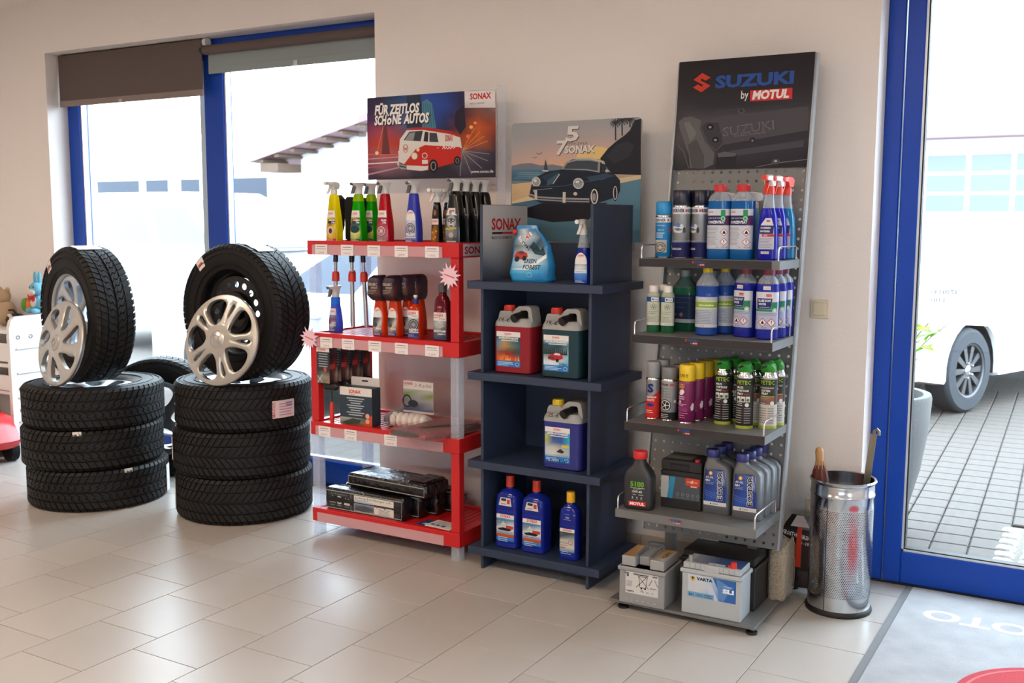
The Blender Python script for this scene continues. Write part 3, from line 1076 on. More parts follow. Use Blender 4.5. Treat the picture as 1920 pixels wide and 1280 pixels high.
def car(name, label, loc, rz, Lh=2.1, W=1.76, zr=1.62, R=0.34, wx=1.3, belt=0.98, hood=0.98):
    t = thing(name, label, 'car', loc, rz, 'cars parked outside')
    ra = R + 0.07

    def arch(cx):
        return [(cx + ra * math.cos(rad(a)), R + ra * math.sin(rad(a))) for a in range(-8, 189, 14)]
    P = [(Lh, 0.32), (wx + ra + 0.02, 0.26)] + arch(wx) + [(wx - ra - 0.02, 0.26), (-wx + ra + 0.02, 0.26)] + arch(-wx) + [(-wx - ra - 0.02, 0.28), (-Lh, 0.36), (-Lh, 0.6), (-Lh + 0.03, belt - .03), (-Lh + 0.12, belt), (0.75, belt), (wx - .25, hood), (wx + .3, hood - 0.05), (Lh - .12, hood - 0.16), (Lh, hood - .32)]
    rings = []
    for y, k in ((-W / 2, 0.96), (-W / 2 + .05, 0.992), (-W / 2 + .16, 1.0), (W / 2 - .16, 1.0), (W / 2 - .05, 0.992), (W / 2, 0.96)):
        rings.append([(x * (0.5 + 0.5 * k), y, 0.6 + (z - 0.6) * k) for x, z in P])
    MB().loft(rings).obj('body', CARW, t, smooth=35)
    for sx in (1, -1):
        for sd in (1, -1):
            aa = [rad(x) for x in range(-8, 189, 14)]
            V = [(sx * wx + ra * math.cos(x), sd * (W / 2 - dd), R + ra * math.sin(x)) for dd in (.03, .34) for x in aa]
            k = len(aa)
            MB().add(V, [(i, i + 1, k + i + 1, k + i) for i in range(k - 1)] + [tuple(range(k, 2 * k))]).obj('wheel_arch', DARKW, t, smooth=0)
            car_wheel(t, sx * wx, sd * (W / 2 - 0.115), R, R, 0.225, sd)
    # greenhouse
    x0, x1, r0, r1 = -Lh + .12, 0.95, -Lh + .42, 0.10
    b0 = [(x0, -W / 2 + .05), (x1, -W / 2 + .07), (x1 + .12, 0), (x1, W / 2 - .07), (x0, W / 2 - .05)]
    b1 = [(r0, -W / 2 + .17), (r1, -W / 2 + .19), (r1 + .1, 0), (r1, W / 2 - .19), (r0, W / 2 - .17)]
    b2 = [(r0 + .06, -W / 2 + .27), (r1 - .1, -W / 2 + .29), (r1 - .02, 0), (r1 - .1, W / 2 - .29), (r0 + .06, W / 2 - .27)]
    MB().loft([[(x, y, belt - .02) for x, y in b0], [(x, y, zr - .07) for x, y in b1], [(x, y, zr) for x, y in b2]]).obj('cabin', CARW, t, smooth=50)

    def side(u, v, sd):     # point on the cabin side
        xa = x0 + (x1 - x0) * u
        xb = r0 + (r1 - r0) * u
        ya = -W / 2 + .05 + .02 * u
        yb = -W / 2 + .17 + .02 * u
        return (xa + (xb - xa) * v, (ya + (yb - ya) * v - .006) * -sd, belt - .02 + (zr - .05 - belt) * v)
    for sd in (1, -1):
        for u0, u1 in ((0.05, 0.26), (0.30, 0.60), (0.64, 0.93)):
            q = [side(u0, .12, sd), side(u1, .12, sd), side(u1 - .015, .86, sd), side(u0 + .01, .86, sd)]
            q2 = [(a, c - .02 * -sd * -1, e) for a, c, e in q]
            MB().add(q + q2, [(0, 1, 2, 3), (4, 5, 6, 7), (0, 1, 5, 4), (1, 2, 6, 5), (2, 3, 7, 6), (3, 0, 4, 7)]).obj('side_window', CARG, t, smooth=0)
        MB().box(x1 - .28, x1 - .12, sd * (W / 2 + .02) - .09, sd * (W / 2 + .02) + .09, belt + .02, belt + .16, c=.03).obj('mirror', CARW, t)
        for hx in (-0.75, 0.12):
            MB().box(hx, hx + .2, sd * (W / 2 - .005) - .02, sd * (W / 2 - .005) + .02, belt - .17, belt - .135, c=.008).obj('door_handle', CARW, t)
        MB().box(Lh - .42, Lh - .03, sd * (W / 2 - .17) - .13, sd * (W / 2 - .17) + .13, hood - .34, hood - .20, c=.04).obj('headlamp', CHROME, t)
    f = [(x1 + .02, -W / 2 + .12, belt + .02), (x1 + .125, 0, belt + .02), (x1 + .02, W / 2 - .12, belt + .02), (r1 + .07, W / 2 - .24, zr - .09), (r1 + .145, 0, zr - .09), (r1 + .07, -W / 2 + .24, zr - .09)]
    MB().add(f, [(0, 1, 4, 5), (1, 2, 3, 4)]).obj('windscreen', CARG, t, smooth=0)
    MB().box(Lh - .05, Lh + .03, -W / 2 + .1, W / 2 - .1, .30, .44, c=.02).obj('bumper_grille', CARD, t)
    return t


# the one behind the door: front left wheel shows beside the planter
hd = Vector((-0.37, -0.93, 0)).normalized()
lf = Vector((0.93, -0.37, 0)).normalized()
org = Vector((-1.0, 9.0, 0)) - hd * 1.3 - lf * 0.88
car('parked_car', 'white car with dark ten-spoke wheel parked behind the planter', tuple(org), math.degrees(math.atan2(hd.y, hd.x)), R=0.345)
car('parked_car', 'white tall car parked outside the left window pane', (-9.5, 9.2, 0), 0, zr=1.86, belt=1.2, hood=1.12, Lh=2.3)
car('parked_car', 'white car with arched wheel parked outside the right window pane', (-5.3, 7.1, 0), 180, zr=1.45, belt=0.93, hood=.9)

# ================================================================== WHEELS AND TYRES
def tyre_profile(R, W, rr):
    h = W / 2
    half = [(rr, h * .80), (rr + .004, h * .90), (rr + .018, h * .93), (rr + .035, h * .97), (rr + (R - rr) * .45, h * 1.0), (rr + (R - rr) * .72, h * .985), (R - .028, h * .93), (R - .012, h * .86), (R - .009, h * .80)]
    return [(r, -z) for r, z in half] + [(r, z) for r, z in half[::-1]] + [(rr - .008, h * .5), (rr - .008, -h * .5), half[0][:1] + (-half[0][1],)]


def tread(R, W, n, slant, curve, zig=False):
    """raised lugs in a V; two blocks per side per pitch"""
    mb = MB()
    h = W / 2
    dth = 2 * PI / n
    for i in range(n):
        for sd in (1, -1):
            ph = dth * (i + (0.5 if sd < 0 and zig else 0))
            for z0, z1, seg, fill in ((.05, .44, 3, .80), (.50, .80, 2, .78), (.83, .97, 2, .74)):
                rows = []
                for k in range(seg + 1):
                    q = z0 + (z1 - z0) * k / seg
                    a = ph + slant * dth * (q ** curve)
                    if zig and z0 < .3:
                        a += dth * .18 * (1 if k % 2 else -1)
                    rr_ = R - .0 if q < .82 else R - (q - .82) / .15 * .014
                    rows.append([(a, rr_, q), (a + dth * fill, rr_, q)])
                V, F = [], []
                for k, row in enumerate(rows):
                    for (a, r, q) in row:
                        V.append((r * math.cos(a), r * math.sin(a), sd * q * h))
                    for (a, r, q) in row:
                        r -= .011
                        V.append((r * math.cos(a), r * math.sin(a), sd * q * h))
                for k in range(seg):
                    b = k * 4
                    F += [(b, b + 1, b + 5, b + 4), (b, b + 4, b + 6, b + 2), (b + 1, b + 3, b + 7, b + 5)]
                F += [(0, 2, 3, 1), (seg * 4, seg * 4 + 1, seg * 4 + 3, seg * 4 + 2)]
                mb.add(V, F)
    return mb


TREADM = mat('tread_rubber', '#171617', 0.6, spec=0.3)
STEEL = mat('black_steel_rim', '#0e0e10', 0.3, 0.3)
SILVER = mat('silver_paint', '#b9b6b1', 0.32, 0.75)
SILVER2 = mat('silver_rim', '#b4b8bd', 0.28, 0.85)
STICK = mat('paper_sticker', '#d8d3cc', 0.6)
TY = {}


def tyre_mesh(key, R, W, rr, n, slant, curve, zig):
    body = MB().lathe(tyre_profile(R, W, rr), 96, cap=False).mesh('tyre', TYRE, 50)
    tr_ = tread(R, W, n, slant, curve, zig).mesh('tread', TREADM, 0)
    rb = MB()
    for s in (1, -1):   # raised rings on the sidewall
        for f in (.22, .62):
            r = rr + (R - rr) * f
            z = s * W / 2 * (.985 if f < .5 else 1.0)
            rb.lathe([(r - .003, z - s * .004), (r - .001, z + s * .002), (r + .002, z + s * .002), (r + .004, z - s * .004)], 72, cap=False)
    TY[key] = (body, tr_, rb.mesh('sidewall_ring', TYRE, 40), R, W, rr)


tyre_mesh('L', 0.372, 0.218, 0.222, 62, 1.6, 1.0, True)
tyre_mesh('R', 0.356, 0.238, 0.222, 66, 2.6, 0.8, False)
tyre_mesh('B', 0.360, 0.200, 0.225, 60, 1.1, 1.0, False)


def hole(a, da, r0, r1, n=16, p=2.6, skew=0.0):
    """rounded wedge opening in polar space"""
    L_ = []
    for i in range(n):
        t = 2 * PI * i / n
        c, s_ = math.cos(t), math.sin(t)
        u = math.copysign(abs(c) ** (2 / p), c)
        v = math.copysign(abs(s_) ** (2 / p), s_)
        r = (r0 + r1) / 2 + (r1 - r0) / 2 * u
        w = da * (0.62 + 0.38 * (u + 1) / 2)
        th_ = a + v * w + skew * (r - r0)
        L_.append((r * math.cos(th_), r * math.sin(th_)))
    return L_[::-1]


def circle(r, n, cx=0, cy=0, rev=False):
    L_ = [(cx + r * math.cos(2 * PI * i / n), cy + r * math.sin(2 * PI * i / n)) for i in range(n)]
    return L_[::-1] if rev else L_


def spoked(Rc, holes, zf, rib, wall=.022, T=None):
    """round cover with openings (angle, half width, r0, r1, skew): the metal between two openings is a
    rounded spoke with flanks"""
    mb = MB()

    def hw(hl, r):
        a, da, r0, r1, sk = hl
        if r <= r0 or r >= r1:
            return 0.0
        u = (r - (r0 + r1) / 2) / ((r1 - r0) / 2)
        return da * (1 - abs(u) ** 3.2) ** .5 * (.74 + .26 * (u + 1) / 2)
    n = len(holes)
    r_in, r_out = min(x[2] for x in holes), max(x[3] for x in holes)
    rs_ = [r_in + (r_out - r_in) * (.5 - .5 * math.cos(PI * i / 22)) for i in range(23)]
    K = 8
    for i in range(n):
        h0, h1_ = holes[i], holes[(i + 1) % n]
        gap = (h1_[0] - h0[0]) % (2 * PI)
        V, F, W0, W1 = [], [], [], []
        for r in rs_:
            e0, e1 = hw(h0, r), gap - hw(h1_, r)
            for k in range(K + 1):
                s_ = k / K
                a = h0[0] + e0 + (e1 - e0) * s_ + h0[4] * (r - r_in)
                op = (e0 > 0) or (gap - e1 > 0)
                z = zf(r) + (rib * (math.sin(PI * s_) ** .7 - 1) * (min(1, (r - r_in) / .03) * min(1, (r_out - r) / .02)) if op else 0)
                V.append((r * math.cos(a), r * math.sin(a), z))
        c = K + 1
        for j in range(len(rs_) - 1):
            F += [(j * c + k, j * c + k + 1, (j + 1) * c + k + 1, (j + 1) * c + k) for k in range(K)]
        b = len(V)
        for j in range(len(rs_)):
            for k in (0, K):
                x, y, z = V[j * c + k]
                V.append((x, y, z - wall))
        for j in range(len(rs_) - 1):
            F += [(j * c, (j + 1) * c, b + 2 * (j + 1), b + 2 * j), (j * c + K, (j + 1) * c + K, b + 2 * (j + 1) + 1, b + 2 * j + 1)]
        mb.add(V, F, 0, T)
    mb.lathe([(0, zf(0)), (r_in * .5, zf(r_in * .5)), (r_in + .0005, zf(r_in))], 72, T=T, cap=False)
    mb.lathe([(r_out - .0005, zf(r_out)), (Rc, zf(Rc)), (Rc, zf(Rc) - .008)], 72, T=T, cap=False)
    return mb


def wheel(key, label, loc, rot, rim, group, stickers=()):
    body, tr_, rg, R, W, rr = TY[key]
    t = thing('winter_tyre', label, 'tyre', loc, 0, group)
    t.rotation_euler = rot
    link('tyre', body, t)
    o_ = link('tread', tr_, t)
    o_['kind'] = 'stuff'
    link('sidewall_ring', rg, t)
    h = W / 2
    if rim in ('steel', 'silver', 'alloy'):
        M_ = {'steel': STEEL, 'silver': SILVER2, 'alloy': SILVER2}[rim]
        rm = MB().lathe([(rr + .006, -h * .86), (rr + .002, -h * .90), (rr - .008, -h * .82), (rr - .014, -h * .4), (rr - .04, -h * .3), (rr - .04, h * .3), (rr - .014, h * .45), (rr - .008, h * .80), (rr + .004, h * .90), (rr + .010, h * .86), (rr, h * .80)], 64, cap=False).obj('rim_barrel', M_, t)
        if rim == 'steel':
            hs = [circle(.0165, 12, .146 * math.cos(2 * PI * i / 16), .146 * math.sin(2 * PI * i / 16), True) for i in range(16)]
            MB().prism([circle(rr - .034, 64)] + hs + [circle(.11, 40, rev=True)], h * .46, h * .46 + .004).obj('vented_disc', M_, rm)
            MB().lathe([(.112, h * .46), (.105, h * .66), (.085, h * .69), (.075, h * .48), (.04, h * .46), (.036, h * .6), (.0, h * .6)], 40, cap=False).obj('hub', M_, rm)
        else:
            N_ = 7 if rim == 'silver' else 5
            hs = [(2 * PI * i / N_, PI / N_ * .66, .070, rr - .026, 1.2) for i in range(N_)]
            spoked(rr - .010, hs, lambda r: h * .62 + .012 - .022 * (1 - min(1, r / .2)), .006).obj('spoked_disc', M_, rm, smooth=50)
            MB().lathe([(.04, h * .5), (.038, h * .62), (.0, h * .64)], 24).obj('hub', M_, rm)
    for (a, z0, z1, da, r_off) in stickers:       # paper sheet wrapped over the tread
        N_ = 8
        V, F = [], []
        for i in range(N_ + 1):
            an = rad(a - da / 2 + da * i / N_)
            for z in (z0, z1):
                r = R + r_off + .002 * math.sin(i * 1.7)
                V.append((r * math.cos(an), r * math.sin(an), z * h))
        F = [(2 * i, 2 * i + 2, 2 * i + 3, 2 * i + 1) for i in range(N_)]
        MB().add(V, F).obj('paper_label', STICK, t, smooth=0)
    return t


TL_, TR_ = (-4.884, 3.724), (-3.998, 3.96)
ordn = ('bottom', 'middle', 'top')
for i in range(3):
    dx, dy = ((0.0, 0.0), (-.02, -.01), (-.015, 0.0))[i]
    W = 0.218
    st = [[(36, -.8, .6, 9, .004), (-14, .80, 1.0, 7, -.004)], [(-52, .80, 1.0, 7, -.004)], [(34, -.5, .4, 7, .004)]][i]
    wheel('L', f'{ordn[i]} tyre of the left stack by the window', (TL_[0] + dx, TL_[1] + dy, W * (i + .5) + .001), (0, 0, rad(i * 17 - 15 * (i == 1))), 'silver' if i == 2 else 'silver', 'stacked tyres', st)
for i in range(3):
    dx, dy = ((0.0, 0.0), (-.005, -.005), (0.0, .01))[i]
    W = 0.238
    st = [[(-126, -.7, .4, 6, .003)], [(-126, -.5, .5, 6, .003)], [(-12, -.45, .30, 21, .004)]][i]
    wheel('R', f'{ordn[i]} tyre of the right stack beside the red shelf', (TR_[0] + dx, TR_[1] + dy, W * (i + .5) + .001), (0, 0, 0), 'steel' if i < 2 else 'silver', 'stacked tyres', st)
zL, zR = 0.656, 0.716
# print on the red-lettered paper band of the right stack
pr = Print()
pr.rect(0, 0, .125, .085, '#e3d3d6')
pr.text('MAXXIS', .012, .006, .016, '#c03a48', rot=90, align='l', bold=.02)
for i in range(5):
    pr.bars(.035, .118, .012 + i * .014, 1, .01, .006, '#b9959d', 0.3)
pr.bars(.075, .118, .07, 2, .012, .008, '#7d86a8', 0.2)
top = [o for o in bpy.data.objects if o.get('label', '').startswith('top tyre of the right')][0]
pr.build('lettering', lambda u, v, o: ((.3615 + o) * math.cos(rad(-22) + u / .36), (.3615 + o) * math.sin(rad(-22) + u / .36), -.054 + v), top, ucut=[.0125 * i for i in range(1, 10)])


def upright(nx, ny):
    """rotation that turns the wheel axis (+z) to the horizontal direction (nx, ny)"""
    z = Vector((nx, ny, 0)).normalized()
    y = Vector((0, 0, 1))
    x = y.cross(z)
    return Matrix((x, y, z)).transposed().to_euler()


aL, aR, aB = rad(-103), rad(-91), rad(-57)
wheel('L', 'upright wheel with silver spokes standing on the left stack', (-4.905, 3.705, zL + .372 - .004), upright(math.cos(aL), math.sin(aL)), 'silver', 'upright wheels', [(86, -.5, .75, 26, .004)])
wheel('R', 'upright tyre with black vented steel rim standing on the right stack', (-3.93, 3.93, zR + .356 - .004), upright(math.cos(aR), math.sin(aR)), 'steel', 'upright wheels', [(74, -.45, .55, 24, .004)])
# sidewall stickers
for key, pos, an, R, W, ang in (('left', (-4.905, 3.705, zL + .368), aL, .372, .218, 128), ('right', (-3.93, 3.93, zR + .352), aR, .356, .238, 128)):
    own = [o for o in bpy.data.objects if o.get('group') == 'upright wheels' and f'the {key} stack' in o['label']][0]
    r0, r1 = R * .80, R * .955
    V = []
    for a in (ang - 5, ang, ang + 5):
        for r in (r0, r1):
            V.append((r * math.cos(rad(a)), r * math.sin(rad(a)), W / 2 * (1.03 if r == r0 else .97)))
    MB().add(V, [(0, 2, 3, 1), (2, 4, 5, 3)]).obj('paper_tag', STICK, own, smooth=0)
    rm_ = (r0 + r1) / 2
    V = []
    for a in (ang - 3.4, ang, ang + 3.4):
        for r in (rm_ - .006, rm_ + .004):
            V.append((r * math.cos(rad(a)), r * math.sin(rad(a)), W / 2 * 1.018 + .002))
    MB().add(V, [(0, 2, 3, 1), (2, 4, 5, 3)]).obj('red_stripe', mat('red_print', '#c2402f', .5), own, smooth=0)
wheel('B', 'wheel with silver alloy rim standing on the floor between the stacks', (-4.97, 4.25, .3595), upright(math.cos(aB), math.sin(aB)), 'alloy', 'upright wheels')


def hubcap(label, loc, rot, Rc, N_, holes):
    t = thing('hubcap', label, 'hubcap', loc, 0, 'loose hubcaps')
    t.rotation_euler = rot
    spoked(Rc, holes, lambda r: .008 + .026 * (1 - (r / Rc) ** 2), .007).obj('face', SILVER, t, smooth=50)
    MB().lathe([(Rc, .008), (Rc + .004, .002), (Rc + .002, -.012), (Rc - .006, -.02)], 72, cap=False).obj('rim_edge', SILVER, t)
    MB().lathe([(Rc - .02, -.03), (Rc - .016, -.004)], 60, cap=False).obj('clip_ring', CHROME, t)
    MB().lathe([(.046, .020), (.044, .034), (.034, .040), (.0, .042)], 36).obj('hub', SILVER, t)
    MB().lathe([(.022, .041), (.020, .044), (.017, .044), (.016, .041)], 4, T=Matrix.Scale(1.3, 4, (0, 1, 0)), cap=False).obj('emblem', SILVER2, t)
    return t


def leaning(an, tilt, spin=0):
    z = Vector((math.cos(an) * math.cos(tilt), math.sin(an) * math.cos(tilt), math.sin(tilt)))
    x = Vector((0, 0, 1)).cross(z).normalized()
    y = z.cross(x)
    M_ = Matrix((x, y, z)).transposed()
    return (M_ @ Matrix.Rotation(spin, 3, 'Z')).to_euler()


RC = .228
h1 = [x for i in range(5) for x in ((2 * PI * i / 5, .42, .075, RC - .018, 0), (2 * PI * (i + .5) / 5, .07, .115, RC - .035, 0))]
hubcap('silver paired-spoke hubcap leaning on the black steel rim', (-3.87, 3.70, zR + .229), leaning(rad(-86), rad(14), rad(36)), RC, 5, h1)
h2 = [(2 * PI * i / 7, .29, .075, RC - .018, 1.8) for i in range(7)]
hubcap('silver seven-spoke hubcap leaning on the left upright wheel', (-4.855, 3.50, zL + .229), leaning(rad(-100), rad(13), rad(10)), RC, 7, h2)

# ================================================================== PLAY CORNER
TOYW = mat('toy_white', '#e6e3e2', 0.45)
t = thing('toy_shelf', 'white plastic toy shelf unit at the left wall end', 'shelf', (-6.18, 4.36, 0))
# side panel facing right, round top corners, moulded ridges
loop = [(-.30, 0), (0.0, 0), (0.0, .86), (-.015, .90), (-.05, .92), (-.25, .915), (-.285, .89), (-.30, .84)]
pm = Matrix(((0, 0, 1, 0), (1, 0, 0, 0), (0, 1, 0, 0), (0, 0, 0, 1)))
for x in (0.0, -.62):
    p = MB().prism([loop], x, x + .03, T=pm).obj('side_panel', TOYW, t, smooth=0)
    for z in (.22, .38, .54, .70):
        MB().box(x + .028, x + .042, -.26, -.03, z, z + .014, c=.004).obj('ridge', TOYW, p)
    for z in (.78, .44, .30):
        for y in (-.24, -.15, -.06):
            MB().lathe([(.014, 0), (.014, .003), (.009, .003), (.009, -.002)], 12, T=Matrix.Translation((x + .03, y, z)) @ Matrix.Rotation(rad(90), 4, 'Y'), cap=False).obj('peg_hole', mat('toy_grey', '#7c7a7c', .6), p)
for z in (.12, .40, .58, .80):
    MB().box(-.59, 0.0, -.28, -.01, z, z + .025, c=.003).obj('shelf_board', TOYW, t, smooth=0)
MB().box(-.59, 0.0, -.29, -.275, .62, .74, c=.004).obj('drawer_front', TOYW, t, smooth=0)
MB().box(-.59, 0.0, -.29, -.275, .43, .53, c=.004).obj('drawer_front', TOYW, t, smooth=0)
SK = mat('plush_blue', '#6fb4cf', .95, bump=(200, .8, .004))
SW = mat('plush_white', '#e4dcd6', .95, bump=(200, .8, .004))


def blob(x, y, z, rx, ry, rz, mb=None, n=14):
    return (mb or MB()).lathe([(math.sin(PI * i / 10), -math.cos(PI * i / 10)) for i in range(11)], n, T=Matrix.Translation((x, y, z)) @ Matrix.Diagonal((rx, ry, rz, 1)), cap=False)


t = thing('plush_toy', 'light blue plush animal with red bow on the toy shelf', 'toy', (-6.185, 4.305, .925))
t.scale = (1.02, 1.02, 1.02)
mb = blob(0, 0, .06, .052, .045, .062)
blob(0, -.006, .155, .05, .045, .05, mb)
for s in (-1, 1):
    blob(s * .022, 0, .225, .014, .012, .045, mb)
    blob(s * .052, -.02, .06, .018, .018, .032, mb)
    blob(s * .03, -.045, .018, .022, .03, .018, mb)
mb.obj('body', SK, t, smooth=80)
mb = blob(0, -.038, .14, .028, .02, .022)
blob(0, -.03, .07, .03, .022, .035, mb)
mb.obj('muzzle', SW, t, smooth=80)
mb = MB()
for s in (-1, 1):
    blob(s * .018, -.046, .17, .005, .004, .006, mb)
mb.obj('eye', mat('toy_black', '#15151a', .3), t, smooth=80)
mb = blob(0, -.05, .105, .012, .010, .012)
for s in (-1, 1):
    mb.add([(0, -.048, .105), (s * .038, -.05, .125), (s * .038, -.05, .085), (s * .015, -.056, .075), (0, -.056, .1)], [(0, 1, 2), (0, 2, 3, 4), (0, 4, 1)])
mb.obj('bow', mat('bow_red', '#c32a2a', .6), t, smooth=60)
t = thing('toy_carrot', 'orange and green cloth toy beside the blue plush animal', 'toy', (-6.265, 4.29, .925))
mb = blob(.02, 0, .05, .032, .03, .05)
mb.obj('orange_half', mat('toy_orange', '#d9772e', .8), t, smooth=80)
blob(-.035, 0, .048, .03, .03, .048).obj('green_half', mat('toy_green', '#5f8f3a', .8), t, smooth=80)
t = thing('toy_bag', 'dark grey soft bag lying on the toy shelf', 'toy', (-6.40, 4.28, .825))
mb = blob(0, 0, .045, .075, .06, .045)
mb.obj('body', mat('toy_dark', '#3c4148', .9, bump=(60, 1, .01)), t, smooth=80)
MB().tube([(-.05, -.02, .07), (-.03, -.03, .11), (.02, -.03, .115), (.05, -.02, .075)], .006, 6).obj('strap', mat('toy_dark2', '#2b2e33', .9), t)
t = thing('toy_bear', 'beige plush bear sitting at the far left on the toy shelf', 'toy', (-6.50, 4.27, .825))
mb = blob(0, 0, .09, .08, .07, .09)
blob(.0, -.01, .20, .055, .05, .05, mb)
for s in (-1, 1):
    blob(s * .04, 0, .245, .018, .012, .018, mb)
mb.obj('body', mat('plush_beige', '#b79c7c', .95, bump=(200, .8, .004)), t, smooth=80)
MB().lathe([(.02, 0), (.018, .012), (0, .016)], 14, T=Matrix.Translation((0, -.055, .195)) @ Matrix.Rotation(rad(90), 4, 'X')).obj('snout', SW, t)
t = thing('toy_horse', 'small pale toy horse at the front of the toy shelf', 'toy', (-6.275, 4.185, .825))
mb = blob(0, 0, .04, .04, .018, .018)
blob(-.036, 0, .065, .012, .010, .026, mb)
blob(-.05, 0, .085, .02, .010, .011, mb)
for x in (-.025, .028):
    for y in (-.01, .01):
        mb.tube([(x, y, .035), (x, y, 0)], .005, 6)
mb.obj('body', mat('toy_pale', '#d8bfae', .7), t, smooth=80)
t = thing('ride_on_car', 'red plastic ride-on toy car on the floor by the toy shelf', 'toy', (-6.30, 3.90, 0), -8)
RED = mat('shiny_red_plastic', '#c81c22', 0.3, coat=.2)
P = [(-.30, .08), (.02, .07), (.10, .07), (.30, .10), (.33, .15), (.27, .22), (.20, .30), (.02, .32), (-.12, .28), (-.30, .27)]
rg = []
for y, k in ((-.13, .88), (-.10, .97), (-.05, 1), (.05, 1), (.10, .97), (.13, .88)):
    rg.append([(x * (.6 + .4 * k), y, .19 + (z - .19) * k) for x, z in P])
MB().loft(rg).obj('body', RED, t, smooth=50)
for x in (-.2, .2):
    for s in (-1, 1):
        MB().lathe([(.075, 0), (.075, .05), (.04, .055), (0, .05)], 24, T=Matrix.Translation((x, s * .09, .075)) @ Matrix.Rotation(rad(-90 * s), 4, 'X')).obj('wheel', TYRE, t)
MB().lathe([(.11, 0), (.117, .009), (.11, .018), (.10, .018), (.095, .009), (.10, 0), (.11, 0)], 28, T=Matrix.Translation((-.06, 0, .40)) @ Matrix.Rotation(rad(-18), 4, 'Y'), cap=False).obj('steering_wheel', TOYW, t)
MB().tube([(.02, 0, .28), (-.06, 0, .41)], .014, 8).obj('steering_column', TOYW, t)
pr = Print()
pr.text('BOBBYCAR', 0, 0, .06, '#d99aa0', w=.36, bold=.03, res=2)
pr.build('lettering', lambda u, v, o: (u + .02, -.128 - o, v + .165), t, step=0)

# ================================================================== PRODUCT KIT
WHT = mat('white_spray_head', '#d9d6d2', 0.4)
GREYT = mat('grey_trigger', '#55575c', 0.45)
BLK = mat('black_plastic', '#101114', 0.35)
FLAG = ('#111111', '#c8242b', '#e2b32d')


def sonax(p, x, y, w, small=False, res=2):
    """red bold logo with three-colour bar and tiny line under it; x,y left baseline, w logo width"""
    h = w * .235
    p.text('SONAX', x, y, h, '#c3242a', w=w, bold=.035, align='l', res=res)
    b = y - h * .30
    if small:
        p.rect(x, b - h * .12, x + w * .5, b, '#7a5a58')
        return
    for i, c in enumerate(FLAG):
        p.rect(x + w * i / 3, b - h * .2, x + w * (i + 1) / 3, b, c)


def hood_head(t, z, col=WHT, lever=GREYT, s=1.0):
    """white flared spray hood, tip to the front, with a grey lever under it"""
    b = Body([(z, .036 * s, .036 * s, .017 * s), (z + .016 * s, .038 * s, .038 * s, .018 * s), (z + .03 * s, .037 * s, .046 * s, .018 * s, 0, -.002 * s), (z + .042 * s, .036 * s, .066 * s, .017 * s, 0, -.006 * s), (z + .050 * s, .036 * s, .088 * s, .016 * s, 0, -.009 * s), (z + .055 * s, .033 * s, .086 * s, .015 * s, 0, -.009 * s)], 5)
    hd_ = b.mb().obj('spray_head', col, t)
    MB().tube([(0, -.046 * s, z + .049 * s), (0, -.056 * s, z + .047 * s)], .0075 * s, 10).obj('nozzle', lever, hd_)
    MB().loft([[(x * s, y * s, z + zz * s) for x, y in ((-.008, a), (.008, a), (.008, a + .009), (-.008, a + .009))] for a, zz in ((-.034, .042), (-.038, .030), (-.044, .014), (-.050, .002))]).obj('trigger_lever', lever, t)


def pistol_head(t, z, body=WHT, collar=WHT, lever=WHT, tip=None, s=1.0):
    """classic trigger sprayer: collar, slanted hood, nozzle, curved lever"""
    MB().lathe([(.0165 * s, z), (.0165 * s, z + .020 * s), (.013 * s, z + .026 * s)], 20).obj('collar', collar, t)
    prof = [(.028, .028), (.034, .046), (.026, .060), (-.012, .064), (-.048, .060), (-.052, .046), (-.020, .044), (-.010, .026), (.010, .024)]
    rg = []
    for x, k in ((-.014, .86), (-.009, 1), (.009, 1), (.014, .86)):
        rg.append([(x * s, (.0 + y * k) * s, z + (.043 + (zz - .043) * k) * s) for y, zz in prof])
    hd_ = MB().loft(rg).obj('spray_head', body, t)
    MB().tube([(0, -.048 * s, z + .053 * s), (0, -.066 * s, z + .053 * s)], .009 * s, 12).obj('nozzle', tip or body, hd_)
    MB().loft([[(x * s, (a + q) * s, z + zz * s) for x, q in ((-.006, 0), (.006, 0), (.006, .008), (-.006, .008))] for a, zz in ((-.028, .046), (-.032, .034), (-.040, .020), (-.050, .008), (-.054, .002))]).obj('trigger_lever', lever, t)


TRIG = Body([(0, .068, .056, .020), (.004, .076, .062, .022), (.05, .077, .063, .022), (.10, .071, .060, .021), (.14, .060, .055, .020), (.17, .053, .050, .019), (.205, .047, .046, .019), (.225, .042, .042, .019), (.228, .034, .034, .016)], 5)


def sonax_label(pic, title, foot, top=.15, w=.062, arch=False, tcol='#ffffff', bar='#33343a'):
    """label of the tall spray bottles: white logo cap, picture net, title, foot"""
    p = Print()
    hw = w / 2
    p.grid(-hw, .010, hw, top - .03, pic)
    if arch:
        p.ell(0, top - .032, hw, .034, '#dcdad8', 16, 0, 180)
        p.rect(-hw, top - .045, hw, top - .031, '#dcdad8')
    else:
        p.rect(-hw, top - .032, hw, top, '#dcd6d0')
    sonax(p, -hw * .55, top - .018 + (.004 if arch else 0), w * .58, True, 1)
    p.rect(-hw, .004, hw, .016, foot)
    if bar:
        p.rect(-hw * .5, top - .062, hw * .95, top - .040, bar)
    for i, l in enumerate(title):
        p.text(l, hw * .9, top - .049 - i * .011, .0078, tcol, bold=.03, align='r', res=1, sx=.8)
    p.bars(-hw * .8, hw * .8, .012, 2, .0045, .002, '#d8d0c8')
    return p


